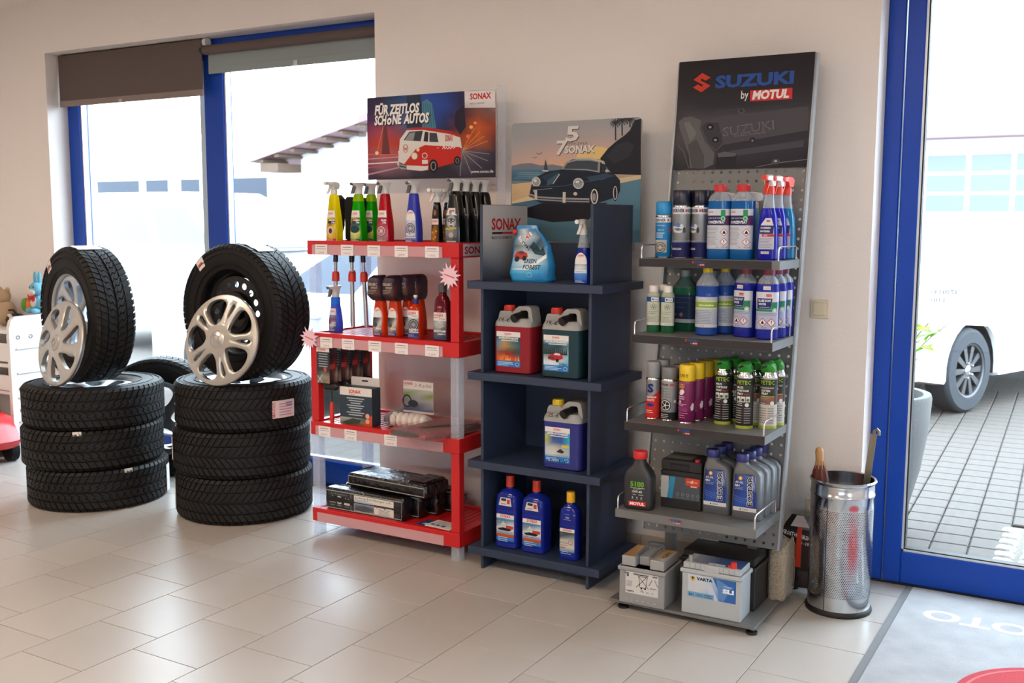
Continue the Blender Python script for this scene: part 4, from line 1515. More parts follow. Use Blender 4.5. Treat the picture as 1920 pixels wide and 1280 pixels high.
def wheel_print(p, x, y, r, col, n=10, rim=None):
    p.ell(x, y, r, r, rim or '#2b2b30', 22)
    p.ring(x, y, r * .86, r * .86, r * .13, col, 22)
    for i in range(n):
        a = 2 * PI * i / n
        p.line([(x + r * .12 * math.cos(a), y + r * .12 * math.sin(a)), (x + r * .8 * math.cos(a), y + r * .8 * math.sin(a))], r * .10, col)
    p.ell(x, y, r * .18, r * .18, col, 10)


def trig_bottle(label, mat_b, lab, loc, head='hood', group='spray bottles on the top red tray', neck=None, body=TRIG, rz=0, s=1.0):
    t = thing('spray_bottle', label, 'spray bottle', loc, rz, group)
    body.mb().obj('bottle', mat_b, t)
    if lab:
        body.label(lab, t)
    zt = body.r[-1][0]
    if neck:
        Body([(zt - .034, body.at(zt - .034)[1] + .002, body.at(zt - .034)[2] + .002, .019), (zt - .003, .0435, .0435, .0195)], 5).mb().obj('neck_band', neck, t)
    (hood_head if head == 'hood' else pistol_head)(t, zt - .002)
    return t


# ================================================================== RED SHELF
REDP = mat('red_shelf_plastic', '#c01a1f', 0.38)
CLR = clear('clear_acrylic', '#f4f8ff', 0.10)
STRIP = clear('price_rail', '#f0c9cf', 0.38, 0.15)
TAGW = mat('white_card', '#e2dcdc', 0.6)
SX0, SX1, SY0, SY1 = -3.388, -2.515, 3.8055, 4.243
SHZ = [0.131, 0.5665, 1.003, 1.447]
rs = thing('red_display_shelf', 'red plastic four-tier display shelf with clear posts', 'shelf', ((SX0 + SX1) / 2, SY0, 0))
ox, oy = (SX0 + SX1) / 2, SY0
hwx = (SX1 - SX0) / 2
dep = SY1 - SY0
for z in SHZ:
    mb = MB()
    mb.box(-hwx, hwx, 0, .030, z - .067, z, c=.002).box(-hwx, hwx, dep - .03, dep, z - .067, z, c=.002)
    mb.box(-hwx, -hwx + .03, .03, dep - .03, z - .067, z).box(hwx - .03, hwx, .03, dep - .03, z - .067, z)
    mb.box(-hwx + .03, hwx - .03, .03, dep - .03, z - .022, z - .010)
    tr_ = mb.obj('tray', REDP, rs, smooth=0)
    mb = MB()
    for i in range(26):   # ribs of the tray floor
        x = -hwx + .05 + i * (2 * hwx - .1) / 25
        mb.box(x - .004, x + .004, .032, dep - .032, z - .010, z - .0075)
    o = mb.obj('tray_rib', REDP, tr_, smooth=0)
    o['kind'] = 'stuff'
    MB().box(-hwx + .035, hwx - .085, -.005, -.001, z - .066, z - .020).obj('price_rail', STRIP, tr_, smooth=0)
POST = .044


def post(ix, iy, z0, z1, m_, name):
    x0 = -hwx + .004 if ix == 0 else hwx - .004 - POST
    y0 = .004 if iy == 0 else dep - .004 - POST
    if m_ is REDP:
        MB().box(x0, x0 + POST, y0, y0 + POST, z0, z1, c=.003).obj(name, m_, rs, smooth=0)
    else:
        q = .004
        MB().box(x0, x0 + POST, y0, y0 + q, z0, z1).box(x0, x0 + POST, y0 + POST - q, y0 + POST, z0, z1).box(x0, x0 + q, y0 + q, y0 + POST - q, z0, z1).box(x0 + POST - q, x0 + POST, y0 + q, y0 + POST - q, z0, z1).obj(name, m_, rs, smooth=0)


for k in range(4):
    z1 = SHZ[k] - .067
    z0 = SHZ[k - 1] if k else 0
    for iy in (0, 1):
        for ix in (0, 1):
            redp = k > 0 and ((ix == 1) == (k in (1, 3)))
            post(ix, iy, z0, z1, REDP if redp else CLR, 'red_post' if redp else 'clear_post')
for x in (hwx - .03, -hwx + .02):
    MB().box(x - .012, x + .030, dep - .040, dep - .034, SHZ[3], 2.17).obj('poster_holder', CLR, rs, smooth=0)


def tags(z, xs):
    for i, x in enumerate(xs):
        g = MB().box(x - ox - .037, x - ox + .037, -.0075, -.0055, z - .0685, z - .018).obj('price_tag', TAGW, rs, smooth=0)
        p = Print()
        p.rect(-.026, -.030, .026, -.0275, '#5a5356').rect(-.030, -.040, .030, -.038, '#8d8486')
        p.text(('12,90 €', '16,90 €', '14,90 €', '22,90 €', '11,90 €')[i % 5], 0, -.062, .009, '#b8434a', res=1)
        p.build('lettering', lambda u, v, o, x=x: (x - ox + u, -.0078 - o, z + v), g)


def px_tags(z, pxs):
    """tag centres given as photo columns on the front plane"""
    out = []
    for px in pxs:
        lo, hi = -4.0, -2.0
        for _ in range(40):
            mid = (lo + hi) / 2
            if cam_px(mid, SY0, z - .04)[0] < px:
                lo = mid
            else:
                hi = mid
        out.append(lo)
    return out


tags(SHZ[3], px_tags(SHZ[3], (604, 652.5, 702.5, 754, 811.5)))
tags(SHZ[2], px_tags(SHZ[2], (613.5, 654.5, 704.5, 754.5, 811.5)))
tags(SHZ[1], px_tags(SHZ[1], (610, 659, 734)))
# burst stickers
BURST = mat('pale_pink_card', '#e5bfcb', 0.7)


def burst(x, z, rot, y=-.012):
    L_ = []
    for i in range(28):
        r = (.062 if i % 4 == 0 else .052) if i % 2 == 0 else .034
        a = 2 * PI * i / 28 + rot
        L_.append((r * math.cos(a), r * math.sin(a)))
    o_ = MB().prism([L_], 0, .001, T=Matrix.Translation((x - ox, y, z)) @ Matrix.Rotation(rad(90), 4, 'X')).obj('burst_sign', BURST, rs, smooth=0)
    p = Print()
    p.rect(-.028, -.002, .028, .003, '#c0606c')
    p.build('lettering', lambda u, v, o: (x - ox + u * .96 + v * .2, y - .0014 - o, z + v * .96 - u * .28), o_)


burst(-2.555, 1.30, .1)
burst(-3.375, .975, .25)
# side sign with the shop brand
p = Print()
p.rect(0, 0, .26, .055, '#c7b6ba')
p.text('SONAX', .012, .011, .032, '#a31f3a', w=.22, bold=.03, align='l')
p.build('side_sign', lambda u, v, o: (hwx + .001 + o, .035 + u, SHZ[3] - .060 + v), rs)

# ---- the van poster on the back
PW, PH = .762, .408
q = quadmap((462, 123), (1400, 60), (470, 730), (1385, 722), PW, PH)
p = Print(q)
flat = Print()
flat.grid(0, PH, PW, 0, [
    '#2c2438 #2d2a45 #2b3e63 #324f8e #2c4a9a #2a3f86 #2b2c4e #c9c4c6 #d6d2d2',
    '#33284a #3a3462 #3a557c #37598f #2b4fa2 #294694 #2f2b48 #6a5a60 #9c8d8c',
    '#4b2f5c #5b3b68 #58648a #3f5a86 #2c4c98 #25396f #3d2433 #8a4a38 #7d5850',
    '#8a3a58 #b0485a #8c4a58 #47597c #2f4684 #2a2d4c #6a2c22 #c2582a #8a3a2c',
    '#a83a3a #c7492f #b23a2a #5a5566 #343a5c #2c2836 #a54826 #b4582e #5c3036',
    '#9c4a5c #b5626e #a45a66 #6e5a68 #3a3444 #35323e #6a6068 #4c4452 #332f3d',
    '#6e4456 #8a6672 #7a5e6c #47404e #322e38 #302d38 #4a4854 #383644 #2e2b38',
    '#3a3040 #34303c #322e39 #2e2b35 #2d2a34 #2d2a35 #34323e #302d3a #2c2936'])
p.e += flat.e
# towers
p.poly([(765, 345), (765, 105), (870, 95), (885, 340)], '#2b3a4e')
p.poly([(880, 345), (880, 155), (915, 130), (955, 165), (980, 350)], '#4d7f94')
for i in range(5):
    p.line([(890 + i * 16, 160 + i * 4), (896 + i * 17, 345)], 4, '#335c72')
p.poly([(575, 545), (590, 335), (615, 330), (640, 540)], '#6e3a3c')
p.line([(540, 530), (590, 330)], 4, '#d88a5a')
p.poly([(1110, 330), (1120, 230), (1180, 180), (1190, 340), (1150, 400)], '#2a2635')
# light trails
for y0, y1, w_, c in ((575, 560, 6, '#d8a0a0'), (610, 598, 9, '#e7d3d6'), (640, 612, 6, '#c8565a'), (690, 640, 12, '#b98a9a'), (540, 545, 5, '#e86a3c')):
    p.line([(470, y0), (705, y1)], w_, c)
for a in (-62, -48, -35, -22, 8, 24, 45, 70, 95):
    p.line([(1160, 520), (1160 + 190 * math.cos(rad(a)), 520 + 190 * math.sin(rad(a)))], 5, '#8d8790' if a > 0 else '#d8803c')
for x, y, r, c in ((1227, 343, 13, '#f0b070'), (1255, 312, 11, '#f09050'), (1205, 412, 15, '#e86a48'), (540, 530, 14, '#f2d9a0')):
    p.ell(x, y, r, r, c, 14)
# van
p.poly([(715, 430), (765, 362), (890, 357), (1090, 388), (1150, 420), (1160, 500), (1040, 485), (900, 475), (840, 505), (760, 600), (700, 600)], '#ddd6cf')
p.poly([(770, 362), (800, 343), (900, 341), (1080, 370), (1147, 405), (1150, 420), (1080, 394), (890, 361)], '#b02a26')
p.poly([(742, 436), (785, 374), (885, 366), (868, 446)], '#3c3c46')
p.poly([(752, 434), (788, 382), (828, 378), (815, 438)], '#8d8e92')
p.poly([(888, 446), (900, 374), (926, 378), (922, 450)], '#2e2f38')
p.poly([(931, 450), (933, 381), (985, 386), (996, 453)], '#42434c')
p.poly([(750, 605), (830, 505), (900, 474), (1150, 492), (1156, 595), (1100, 612), (960, 650), (920, 662), (760, 650)], '#c02c24')
p.poly([(700, 520), (715, 600), (745, 615), (830, 505), (760, 470)], '#ddd6cf')
p.poly([(693, 592), (720, 622), (905, 632), (922, 628), (916, 660), (870, 668), (722, 650), (695, 622)], '#d9d2cc')
p.poly([(703, 612), (765, 625), (765, 656), (703, 642)], '#8e8f8c')
p.line([(712, 628), (758, 640)], 9, '#3c3c3c')
p.ell(822, 555, 23, 27, '#e9d9c0')
p.ring(822, 555, 25, 29, 4, '#8d7a70')
p.ell(848, 508, 12, 14, '#e8cfa0')
p.ring(757, 498, 19, 31, 4, '#b43a34')
p.line([(744, 478), (752, 512), (757, 495), (762, 512), (770, 478)], 4, '#b43a34')
p.ell(958, 632, 33, 50, '#1c1b20')
p.ring(958, 632, 20, 34, 6, '#9a9a9e')
p.ell(1128, 594, 25, 34, '#1c1b20')
p.ring(1128, 594, 13, 20, 4, '#8a8a8e')
p.ring(897, 553, 20, 22, 5, '#e6d8d4')
p.rect(877, 585, 918, 615, '#ded0cc')
p.line([(1025, 505), (1035, 480), (1042, 505), (1052, 492), (1062, 506), (1072, 490), (1082, 505), (1096, 482), (1102, 502), (1116, 488)], 5, '#f0e8e4')
p.line([(985, 497), (1000, 497)], 4, '#e8d8d4')
X, Y = q(1072, 445)
p.text('SONAX', X, Y, .030, '#c24a30', w=.045, bold=.03)
# headline
for dx, c in ((.004, '#241e30'), (0, '#f2efec')):
    X, Y = q(525, 247)
    p.text('FÜR ZEITLOS', X + dx, Y - dx, .046, c, w=.272, bold=.045, shear=.14, align='l')
    X, Y = q(522, 322)
    p.text('SCH', X + dx, Y - dx, .046, c, w=.072, bold=.045, shear=.14, align='l')
    p.text('o', X + dx + .077, Y - dx, .046, c, w=.030, bold=.045, shear=.14, align='l')
    for e in (.088, .103):
        p.poly([(X + dx + e + .0045 * math.cos(k_), Y - dx + .043 + .0045 * math.sin(k_)) for k_ in (0, .8, 1.6, 2.4, 3.1, 3.9, 4.7, 5.5)], c, raw=True)
    p.text('NE', X + dx + .112, Y - dx, .046, c, w=.054, bold=.045, shear=.14, align='l')
    p.text('AUTOS', X + dx + .182, Y - dx, .046, c, w=.150, bold=.045, shear=.14, align='l')
p.grid(1187, 75, 1396, 200, ['#dedada #dedada', '#dcd8d8 #e2dede', '#b9adb0 #d8d2d0']) 
X, Y = q(1224, 138)
sonax(p, X, Y, .118)
p.text('MADE IN GERMANY', X, Y - .024, .009, '#3a3436', w=.082, align='l', res=1)
X, Y = q(1372, 686)
p.text('www.sonax.de', X, Y, .014, '#e6e2e0', w=.124, bold=.01, align='r')
pb = MB().box(0, PW, 0, .006, 0, PH, c=.001).obj('poster_board', mat('poster_white', '#d9d6d6', .5), rs, smooth=0, loc=(-3.334 - ox, 4.213 - oy, 1.747))
p.build('poster_print', None, pb, step=.00004)

# ---- bottles on the top tray (base just above the ribs)
zt = SHZ[3] - .0075
Y0 = 3.875
YEL = liquid('yellow_liquid', '#fff000', .75)
GRN = liquid('green_liquid', '#22d800', .75)
REDL = liquid('red_liquid', '#d0142c', .45)
BLUL = liquid('blue_liquid', '#4a55c8', .5)
BLACKB = mat('gloss_black_bottle', '#0b0c10', 0.16)
fy = Y0 + .031
lab = sonax_label(['#c8b030 #d8c23a #d0a82e', '#d9c43c #8a5a30 #e0cc4a', '#c8c040 #e2d45c #c8b238', '#a8642e #d8b83a #c89a30'][::-1], ['INSEKTEN', 'STAR'], '#c03a28')
lab.ell(0, .055, .02, .021, '#d9b8a4').ell(.001, .053, .010, .013, '#4a3128', 12)
trig_bottle('yellow spray bottle at the left end of the red top tray', YEL, lab, (-3.300, fy, zt), 'pistol')
lab = sonax_label(['#8aa83a #c2c04a #3c7a3c', '#c8c060 #d0d890 #b8c858', '#264a4c #2c5a60 #1f4a44', '#7a9a34 #c89a3a #5a8a34'], ['SCHEIBEN', 'STAR'], '#0d6a4a')
lab.ell(0, .062, .028, .018, '#1c4248', 18)
lab.text('', 0, 0, .01, '#ffffff')
g1 = trig_bottle('front green spray bottle with yellow neck on the red top tray', GRN, lab, (-3.150, fy, zt), neck=YEL)
copy_tree(g1, (-3.140, fy + .085, zt), 0, 'rear green spray bottle with yellow neck behind the front green one')
lab = sonax_label(['#8c6a70 #9a7076 #a07a80', '#b8747c #c28a90 #b06a74', '#9c2a44 #b84a5c #a0304a', '#7a1c40 #8a2448 #8a2040'], ['FELGEN', 'STAR'], '#8e7a7e', bar=None)
wheel_print(lab, 0, .055, .026, '#d8c8cc', 12, '#8a2a40')
trig_bottle('red spray bottle with a wheel on its label on the red top tray', REDL, lab, (-2.992, fy, zt))
lab = sonax_label(['#5a66a8 #6a74b0 #5a66a8', '#7a86b4 #aab0c4 #8a94bc', '#9aa2c0 #c0c4d0 #a8aec4', '#c8c8ce #d4d4d8 #c8c8d0'], [], '#4452a0', arch=True, bar=None)
wheel_print(lab, .002, .068, .025, '#b8bcc8', 12, '#3a3e4c')
lab.text('FELGEN', .003, .034, .013, '#eceaf0', w=.048, bold=.04, res=1)
lab.rect(-.028, .024, .029, .030, '#d0d0dc')
trig_bottle('blue spray bottle with a wheel on its label on the red top tray', BLUL, lab, (-2.827, fy, zt))
NARROW = Body([(0, .044, .040, .014), (.004, .050, .045, .016), (.06, .048, .044, .016), (.11, .043, .040, .015), (.16, .036, .036, .015), (.185, .031, .031, .015), (.188, .027, .027, .013)], 5)
lab = Print()
lab.grid(-.022, .006, .022, .15, ['#6a4a22 #8a5a22 #4a3420', '#3a2c1c #a8702c #2c241c', '#1e1a18 #2a241e #1c1a1a', '#1a1718 #1e1a1a #181718'])
lab.rect(-.020, .086, .022, .112, '#c9beb8')
sonax(lab, -.014, .098, .032, True, 1)
lab.ell(.002, .14, .010, .014, '#8a5a34', 14)
for x, y in ((-.010, .05), (.006, .03), (-.004, .022), (.01, .056)):
    lab.ell(x, y, .005, .005, '#d8913c', 8)
n1 = trig_bottle('small dark brown spray bottle with amber label beside the black bottles', BLACKB, lab, (-2.690, Y0 + .02, zt), 'pistol', body=NARROW)
copy_tree(n1, (-2.680, Y0 + .09, zt), 0, 'second small dark brown spray bottle hidden behind the first')
BIG = Body([(0, .084, .064, .024), (.004, .094, .072, .026), (.05, .095, .073, .026), (.10, .090, .070, .025), (.14, .078, .064, .024), (.18, .066, .056, .022), (.215, .056, .050, .020), (.232, .046, .044, .019), (.236, .036, .036, .017)], 5)
lab = Print()
lab.grid(-.036, .006, .036, .15, ['#3a4048 #4a525c #3a4048', '#5a626a #8a8f92 #50565e', '#2a2e36 #6a6e70 #2c3038', '#3a3e46 #8d8f90 #363a42'])
lab.poly([(-.036, .128), (.036, .128), (.024, .160), (-.022, .160)], '#d6d2ce')
sonax(lab, -.016, .145, .036, True, 1)
for x, y, rx, ry, c in ((0, .100, .026, .030, '#9a9c9c'), (0, .106, .022, .008, '#2b2d32'), (-.010, .106, .006, .003, '#b8b8b6'), (.010, .106, .006, .003, '#b8b8b6'), (0, .088, .014, .012, '#c0bfbc'), (0, .094, .006, .003, '#26282c'), (0, .080, .010, .003, '#2e3036'), (-.018, .052, .010, .016, '#7d8186'), (.022, .046, .009, .018, '#6a6e74'), (0, .040, .013, .012, '#b8a8a4')):
    lab.ell(x, y, rx, ry, c, 16)
lab.line([(-.032, .064), (-.022, .070), (-.012, .063), (-.004, .071), (.006, .065), (.016, .072), (.028, .068)], .006, '#c8b43a')
lab.rect(-.024, .008, .026, .014, '#b8b8b6')
b1 = trig_bottle('frontmost large black spray bottle with a face label on the red top tray', BLACKB, lab, (-2.600, Y0 + .036, zt), body=BIG, group='large black spray bottles')
for i, n in enumerate(('second', 'third', 'rearmost')):
    copy_tree(b1, (-2.600 + .004 * (i + 1), Y0 + .036 + .074 * (i + 1), zt), 0, f'{n} large black spray bottle in the row behind the front one')

# ---- wash brushes: heads above the tray, telescopic poles below
BRIS = mat('black_bristles', '#0d0e12', .9, bump=(500, 1, .004))
ALU = mat('brushed_alu', '#b5b2b4', .35, .85)
COLR = mat('collar_red', '#c62f22', .4)


def wash_brush(label, x, y, lean, h0):
    t = thing('wash_brush', label, 'brush', (x, y, SHZ[2] + .004), 0, 'telescopic wash brushes')
    z1 = SHZ[3] - SHZ[2]
    dx = lean
    T = lambda z: dx * (1 - z / .42)
    MB().tube([(T(0.02), 0, .015), (T(.245), 0, .245)], .0105, 12).obj('lower_pole', ALU, t)
    MB().tube([(T(.238), 0, .238), (T(.272), 0, .272), (T(.287), 0, .287)], [.019, .019, .015], 14).obj('collar', COLR, t)
    MB().tube([(T(.28), 0, .28), (T(.345), 0, .345)], .008, 12).obj('upper_pole', ALU, t)
    MB().tube([(T(.332), 0, .332), (0, 0, z1 - .01)], .0125, 12).obj('socket', BLK, t)
    MB().box(-.020, .020, -.014, .014, z1 - .03, z1 + h0 - .02, c=.006).obj('head_block', BLK, t)
    b = Body([(z1 + .0, .045, .05, .012), (z1 + h0 * .3, .062, .06, .014, .012), (z1 + h0 - .02, .068, .062, .014, .014), (z1 + h0, .040, .05, .012, .010)], 3)
    b.mb().obj('bristles', BRIS, t)
    return t


wash_brush('black wash brush on an alu pole left of the yellow bottle', -3.345, 3.965, -.008, .215)
wash_brush('black wash brush on an alu pole between the yellow and green bottles', -3.255, 3.975, .004, .205)
wash_brush('black wash brush on an alu pole behind the green bottles', -3.195, 3.985, .022, .20)
t = wash_brush('black wash brush with a curved grip behind the left clear post', -3.352, 4.10, -.006, .16)
MB().tube([(-.03, -.14, .445), (-.028, -.14, .48), (-.02, -.137, .52), (-.012, -.13, .57), (-.010, -.12, .64)], [.006, .007, .008, .009, .008], 8).obj('curved_grip', mat('teal_black', '#0e2430', .4), t)

# ---- second tray
z2 = SHZ[2] - .0075
SMALL = Body([(0, .060, .05, .018), (.004, .066, .055, .02), (.05, .066, .055, .02), (.09, .058, .05, .019), (.125, .046, .044, .018), (.16, .038, .038, .0175), (.172, .036, .036, .017), (.175, .030, .030, .014)], 5)
lab = sonax_label(['#3a3f78 #4a5288 #3c4478', '#5a6290 #c8c8d4 #3a4276', '#4a4258 #8a5058 #4a4a68', '#6a7aa8 #8894b8 #6a78a8'], [], '#3a4690', top=.118, w=.052, bar=None)
lab.text('ANTI', .022, .042, .008, '#e8e8ee', bold=.03, align='r', res=1)
lab.text('BESCHLAG', .022, .031, .008, '#e8e8ee', w=.040, bold=.03, align='r', res=1)
trig_bottle('small blue spray bottle with flared white head on the second red tray', liquid('clear_blue', '#5a7ae0', .6), lab, (-3.330, 3.94, z2), 'hood', 'spray bottles on the second red tray', liquid('sky_blue', '#3fa0ff', .6), SMALL, -4)
ORG = liquid('orange_liquid', '#e0400c', .35)
CER = Body([(0, .066, .054, .018), (.004, .073, .060, .02), (.05, .074, .060, .02), (.10, .067, .056, .02), (.14, .056, .050, .018), (.175, .048, .046, .017), (.178, .044, .044, .017)], 5)
lab = sonax_label(['#3a4a78 #4a5a80 #3c4a78', '#b05a28 #c8c0b0 #8a7a58', '#2a2e34 #5c6264 #c8ccc8', '#24343c #343c44 #4a5054'], [], '#333f78', top=.135, w=.054, arch=True, bar=None)
lab.ell(-.010, .055, .012, .012, '#2b5a70', 14)
lab.text('WAX', .024, .032, .009, '#e8e8ec', bold=.04, align='r', res=1)
t = thing('spray_bottle', 'frontmost orange spray bottle with printed ceramic hood', 'spray bottle', (-3.040, 3.925, z2), 0, 'orange spray bottles with printed hoods')
CER.mb().obj('bottle', ORG, t)
CER.label(lab, t)
HOODB = Body([(.170, .060, .062, .016, 0, -.004), (.185, .070, .085, .016, 0, -.010), (.20, .070, .100, .016, 0, -.014), (.255, .070, .104, .018, 0, -.014), (.278, .064, .094, .02, 0, -.012), (.290, .046, .06, .018, 0, -.006)], 4)
HOODB.mb().obj('card_hood', mat('hood_dark', '#2a2430', .35), t)
p = Print()
p.grid(-.068, .190, .068, .272, ['#3a3448 #33303e #4a3a3c #3a2a30', '#3a5a66 #38303c #5c3a34 #4a2c30', '#34606a #2e3040 #38303a #503040', '#6a3a3a #4a2f4a #4a3a50 #3c2c44'])
p.text('CERAMIC', .001, .243, .013, '#b8a894', w=.056, bold=.03, res=1)
p.text('EFFEKT', .012, .228, .010, '#a89a8c', w=.036, bold=.03, res=1)
p.bars(-.024, .028, .219, 3, .007, .0028, '#8d8070')
HOODB.label(p, t, wref=.07, name='hood_print')
for i, (x, y) in enumerate(((-2.968, 3.945), (-2.945, 4.02), (-2.935, 4.09))):
    copy_tree(t, (x, y, z2), 0, ('second orange spray bottle with printed hood, right of the front one', 'third orange spray bottle with printed hood behind the second', 'rearmost orange spray bottle with printed hood')[i])
t = thing('bottle', 'orange-red bottle with blue flip cap and tyre label on the second red tray', 'bottle', (-2.820, 3.905, z2), 0, 'bottles on the second red tray')
TYG = Body([(0, .066, .044, .014), (.003, .070, .048, .015), (.135, .070, .048, .015), (.150, .058, .042, .016), (.160, .034, .03, .013), (.163, .026, .026, .012)], 4)
TYG.mb().obj('bottle', liquid('orange_red', '#d8350f', .3), t)
p = Print()
p.grid(-.031, .008, .031, .128, ['#45506a #4a5a78 #45506a', '#5a6478 #8a92a0 #5a6478', '#8a92a0 #b8bcc4 #8a92a0', '#c4c6ca #d0d2d4 #c4c6ca'])
p.rect(-.031, .100, .031, .134, '#d8d6d4')
sonax(p, -.026, .118, .046, False, 1)
p.text('XTREME', .026, .105, .006, '#4a4a52', align='r', res=1)
wheel_print(p, .004, .068, .027, '#9a9ca4', 14, '#222329')
p.text('REIFEN', .004, .040, .010, '#e2e2e6', w=.046, bold=.04, res=1)
p.rect(-.02, .031, .03, .036, '#d8d8dc')
p.rect(-.031, .006, .031, .026, '#333f8a')
p.bars(-.026, .026, .020, 3, .005, .002, '#9aa2c8')
TYG.label(p, t)
MB().lathe([(.013, .163), (.0145, .166), (.0145, .186), (.012, .188)], 18).obj('cap', mat('navy_cap', '#25306e', .4), t)
MB().lathe([(.006, .188), (.011, .198), (.009, .204), (.0, .205)], 14).obj('flip_spout', WHT, t)
t = thing('bottle', 'dark red shampoo bottle with grey cap at the right red post', 'bottle', (-2.668, 3.905, z2), 0, 'bottles on the second red tray')
SHA = Body([(0, .078, .052, .018), (.004, .086, .058, .02), (.06, .086, .058, .02), (.13, .082, .056, .02), (.18, .072, .050, .019), (.20, .054, .044, .018), (.212, .036, .036, .017), (.225, .034, .034, .016)], 4)
SHA.mb().obj('bottle', liquid('dark_red_liquid', '#6e1024', .3), t)
p = Print()
p.grid(-.037, .008, .037, .118, ['#3a4468 #404c70 #3a4468', '#4a5058 #6a7074 #4a5058', '#8a9294 #c8ccca #7a8284', '#5a646a #98a0a2 #6a7478'])
p.rect(-.037, .094, .037, .132, '#dad8d6')
sonax(p, -.030, .113, .054, False, 1)
p.text('XTREME', .033, .098, .007, '#4a4a52', align='r', res=1)
p.text('RICH FOAM', .002, .042, .010, '#f0f0f0', w=.062, bold=.04, res=1)
p.text('SHAMPOO', .012, .030, .007, '#f0f0f0', w=.042, bold=.03, res=1)
p.poly([(-.03, .075), (-.005, .086), (.03, .07), (.005, .060)], '#aab0ae')
SHA.label(p, t)
p = Print()
p.text('+50', 0, .150, .012, '#c89aa2', bold=.03, res=1)
p.bars(-.012, .014, .140, 3, .006, .002, '#a8747e')
SHA.label(p, t, name='neck_print')
MB().lathe([(.019, .224), (.019, .258), (.0175, .261)], 24).obj('cap', mat('dark_grey_cap', '#474b50', .45), t)

# ---- third tray
z3 = SHZ[1] - .0075
t = thing('boxed_kit', 'dark grey boxed kit with white header on the third red tray', 'box', (-3.140, 3.885, z3), 2, 'boxes on the red shelf')
BOXD = mat('box_dark', '#2a3440', .5)
MB().box(-.095, .095, -.035, .035, 0, .186, c=.001).obj('carton', BOXD, t, smooth=0)
MB().prism([[(-.075, 0), (.095, 0), (.095, .042), (-.070, .042), (-.075, .036)], [(-.012, .020), (-.012, .028), (.026, .028), (.026, .020)]], -.001, .001, T=Matrix.Translation((0, .03, .186)) @ Matrix.Rotation(rad(90), 4, 'X')).obj('hang_tab', mat('card_white', '#cfc9c6', .6), t, smooth=0)
p = Print()
p.rect(-.095, 0, .095, .186, '#33404c')
p.rect(-.095, .146, .095, .186, '#d6d0cc')
sonax(p, -.042, .158, .072, True)
for i in range(8):
    w_ = .055 - .012 * (i % 3)
    p.rect(-w_, .130 - i * .0115, w_ * .9, .135 - i * .0115, '#a9b0b6')
p.grid(-.095, .002, .095, .038, ['#6a7068 #4a5048 #8a5a3c', '#8a9288 #6a7064 #b87048', '#a0a8a4 #8a9490 #3a444c'])
p.poly([(.04, .002), (.095, .002), (.095, .06), (.06, .03)], '#c2502a')
p.ell(.068, .052, .012, .012, '#d8a090', 14).ell(.068, .026, .012, .012, '#d8a090', 14)
p.poly([(-.09, .01), (-.02, .035), (.03, .03), (.02, .012), (-.05, .004)], '#3e443c')
p.build('box_print', lambda u, v, o: (u, -.0352 - o, v), t)
t = thing('boxed_brush', 'frontmost of the hanging carded brushes with red handle at the left red post', 'brush', (-3.3, 3.81, z3), 0, 'carded brushes hanging in a row')
MB().box(-.045, .035, 0, .055, .20, .375, c=.001).obj('carton', mat('carton_dark', '#2e2a30', .5), t, smooth=0)
MB().box(-.025, .065, .012, .045, .165, .203, c=.01).obj('brush_head', BLK, t)
MB().tube([(.02, .03, .17), (.02, .03, .10)], .005, 8).obj('rod', mat('dark_green_rod', '#123a38', .4), t)
MB().tube([(.02, .03, .105), (.02, .03, .09), (.02, .03, .03), (.02, .03, .002)], [.006, .011, .012, .010], 12).obj('handle', COLR, t)
p = Print()
p.rect(-.045, 0, .035, .175, '#343a42')
p.rect(-.045, .152, .035, .175, '#d6d0cc')
sonax(p, -.038, .158, .05, True, 1)
for i in range(6):
    p.rect(-.034 + .003 * (i % 2), .140 - i * .012, .024, .1445 - i * .012, '#9aa0a6')
p.grid(-.045, 0, .035, .06, ['#6a7670 #5a625c #a08070', '#4a5654 #8a8a80 #9a7a6a', '#343a42 #6a5048 #343a42'])
p.ell(.008, .068, .010, .012, '#b4503c', 12)
p.line([(-.04, .002), (-.01, .04)], .003, '#c8d0cc').line([(-.04, .035), (-.01, .004)], .003, '#c8d0cc')
p.build('carton_print', lambda u, v, o: (u, -.0006 - o, v + .2), t)
p = Print()
p.grid(0, 0, .055, .175, ['#1e1a1e #2c2428 #8a6a5c', '#2a2226 #5a3a38 #b09a8a', '#3a2428 #8a2a28 #4a3038', '#2c2026 #33242c #3c2c34', '#3a2c36 #4a3a42 #6a4a50'])
p.rect(.002, .07, .04, .092, '#b23a34')
p.build('side_print', lambda u, v, o: (.0356 + o, u, v + .2), t)
for i in range(3):
    copy_tree(t, (-3.3, 3.81 + .085 * (i + 1), z3), 0, ('second hanging carded brush in the row behind the front one', 'third hanging carded brush in the row', 'rearmost hanging carded brush in the row')[i])
# bagged goods
BAG = clear('clear_bag', '#f6f4f2', .06, .10, .14)
PAD = mat('white_pad', '#d8cfc8', .9, bump=(150, .6, .004))


def lumpy(rx, ry, rz, n=7, seed=1):
    rnd = random.Random(seed)
    b = Body([(rz * f, rx * k, ry * k, min(rx, ry) * .22) for f, k in ((0, .9), (.12, 1.0), (.55, 1.0), (.85, .96), (1.0, .82))], 3)
    mb = b.mb()
    mb.v = [(x + rnd.uniform(-1, 1) * rx * .012, y + rnd.uniform(-1, 1) * ry * .03, max(0, z + rnd.uniform(-1, 1) * rz * .05)) for x, y, z in mb.v]
    return mb


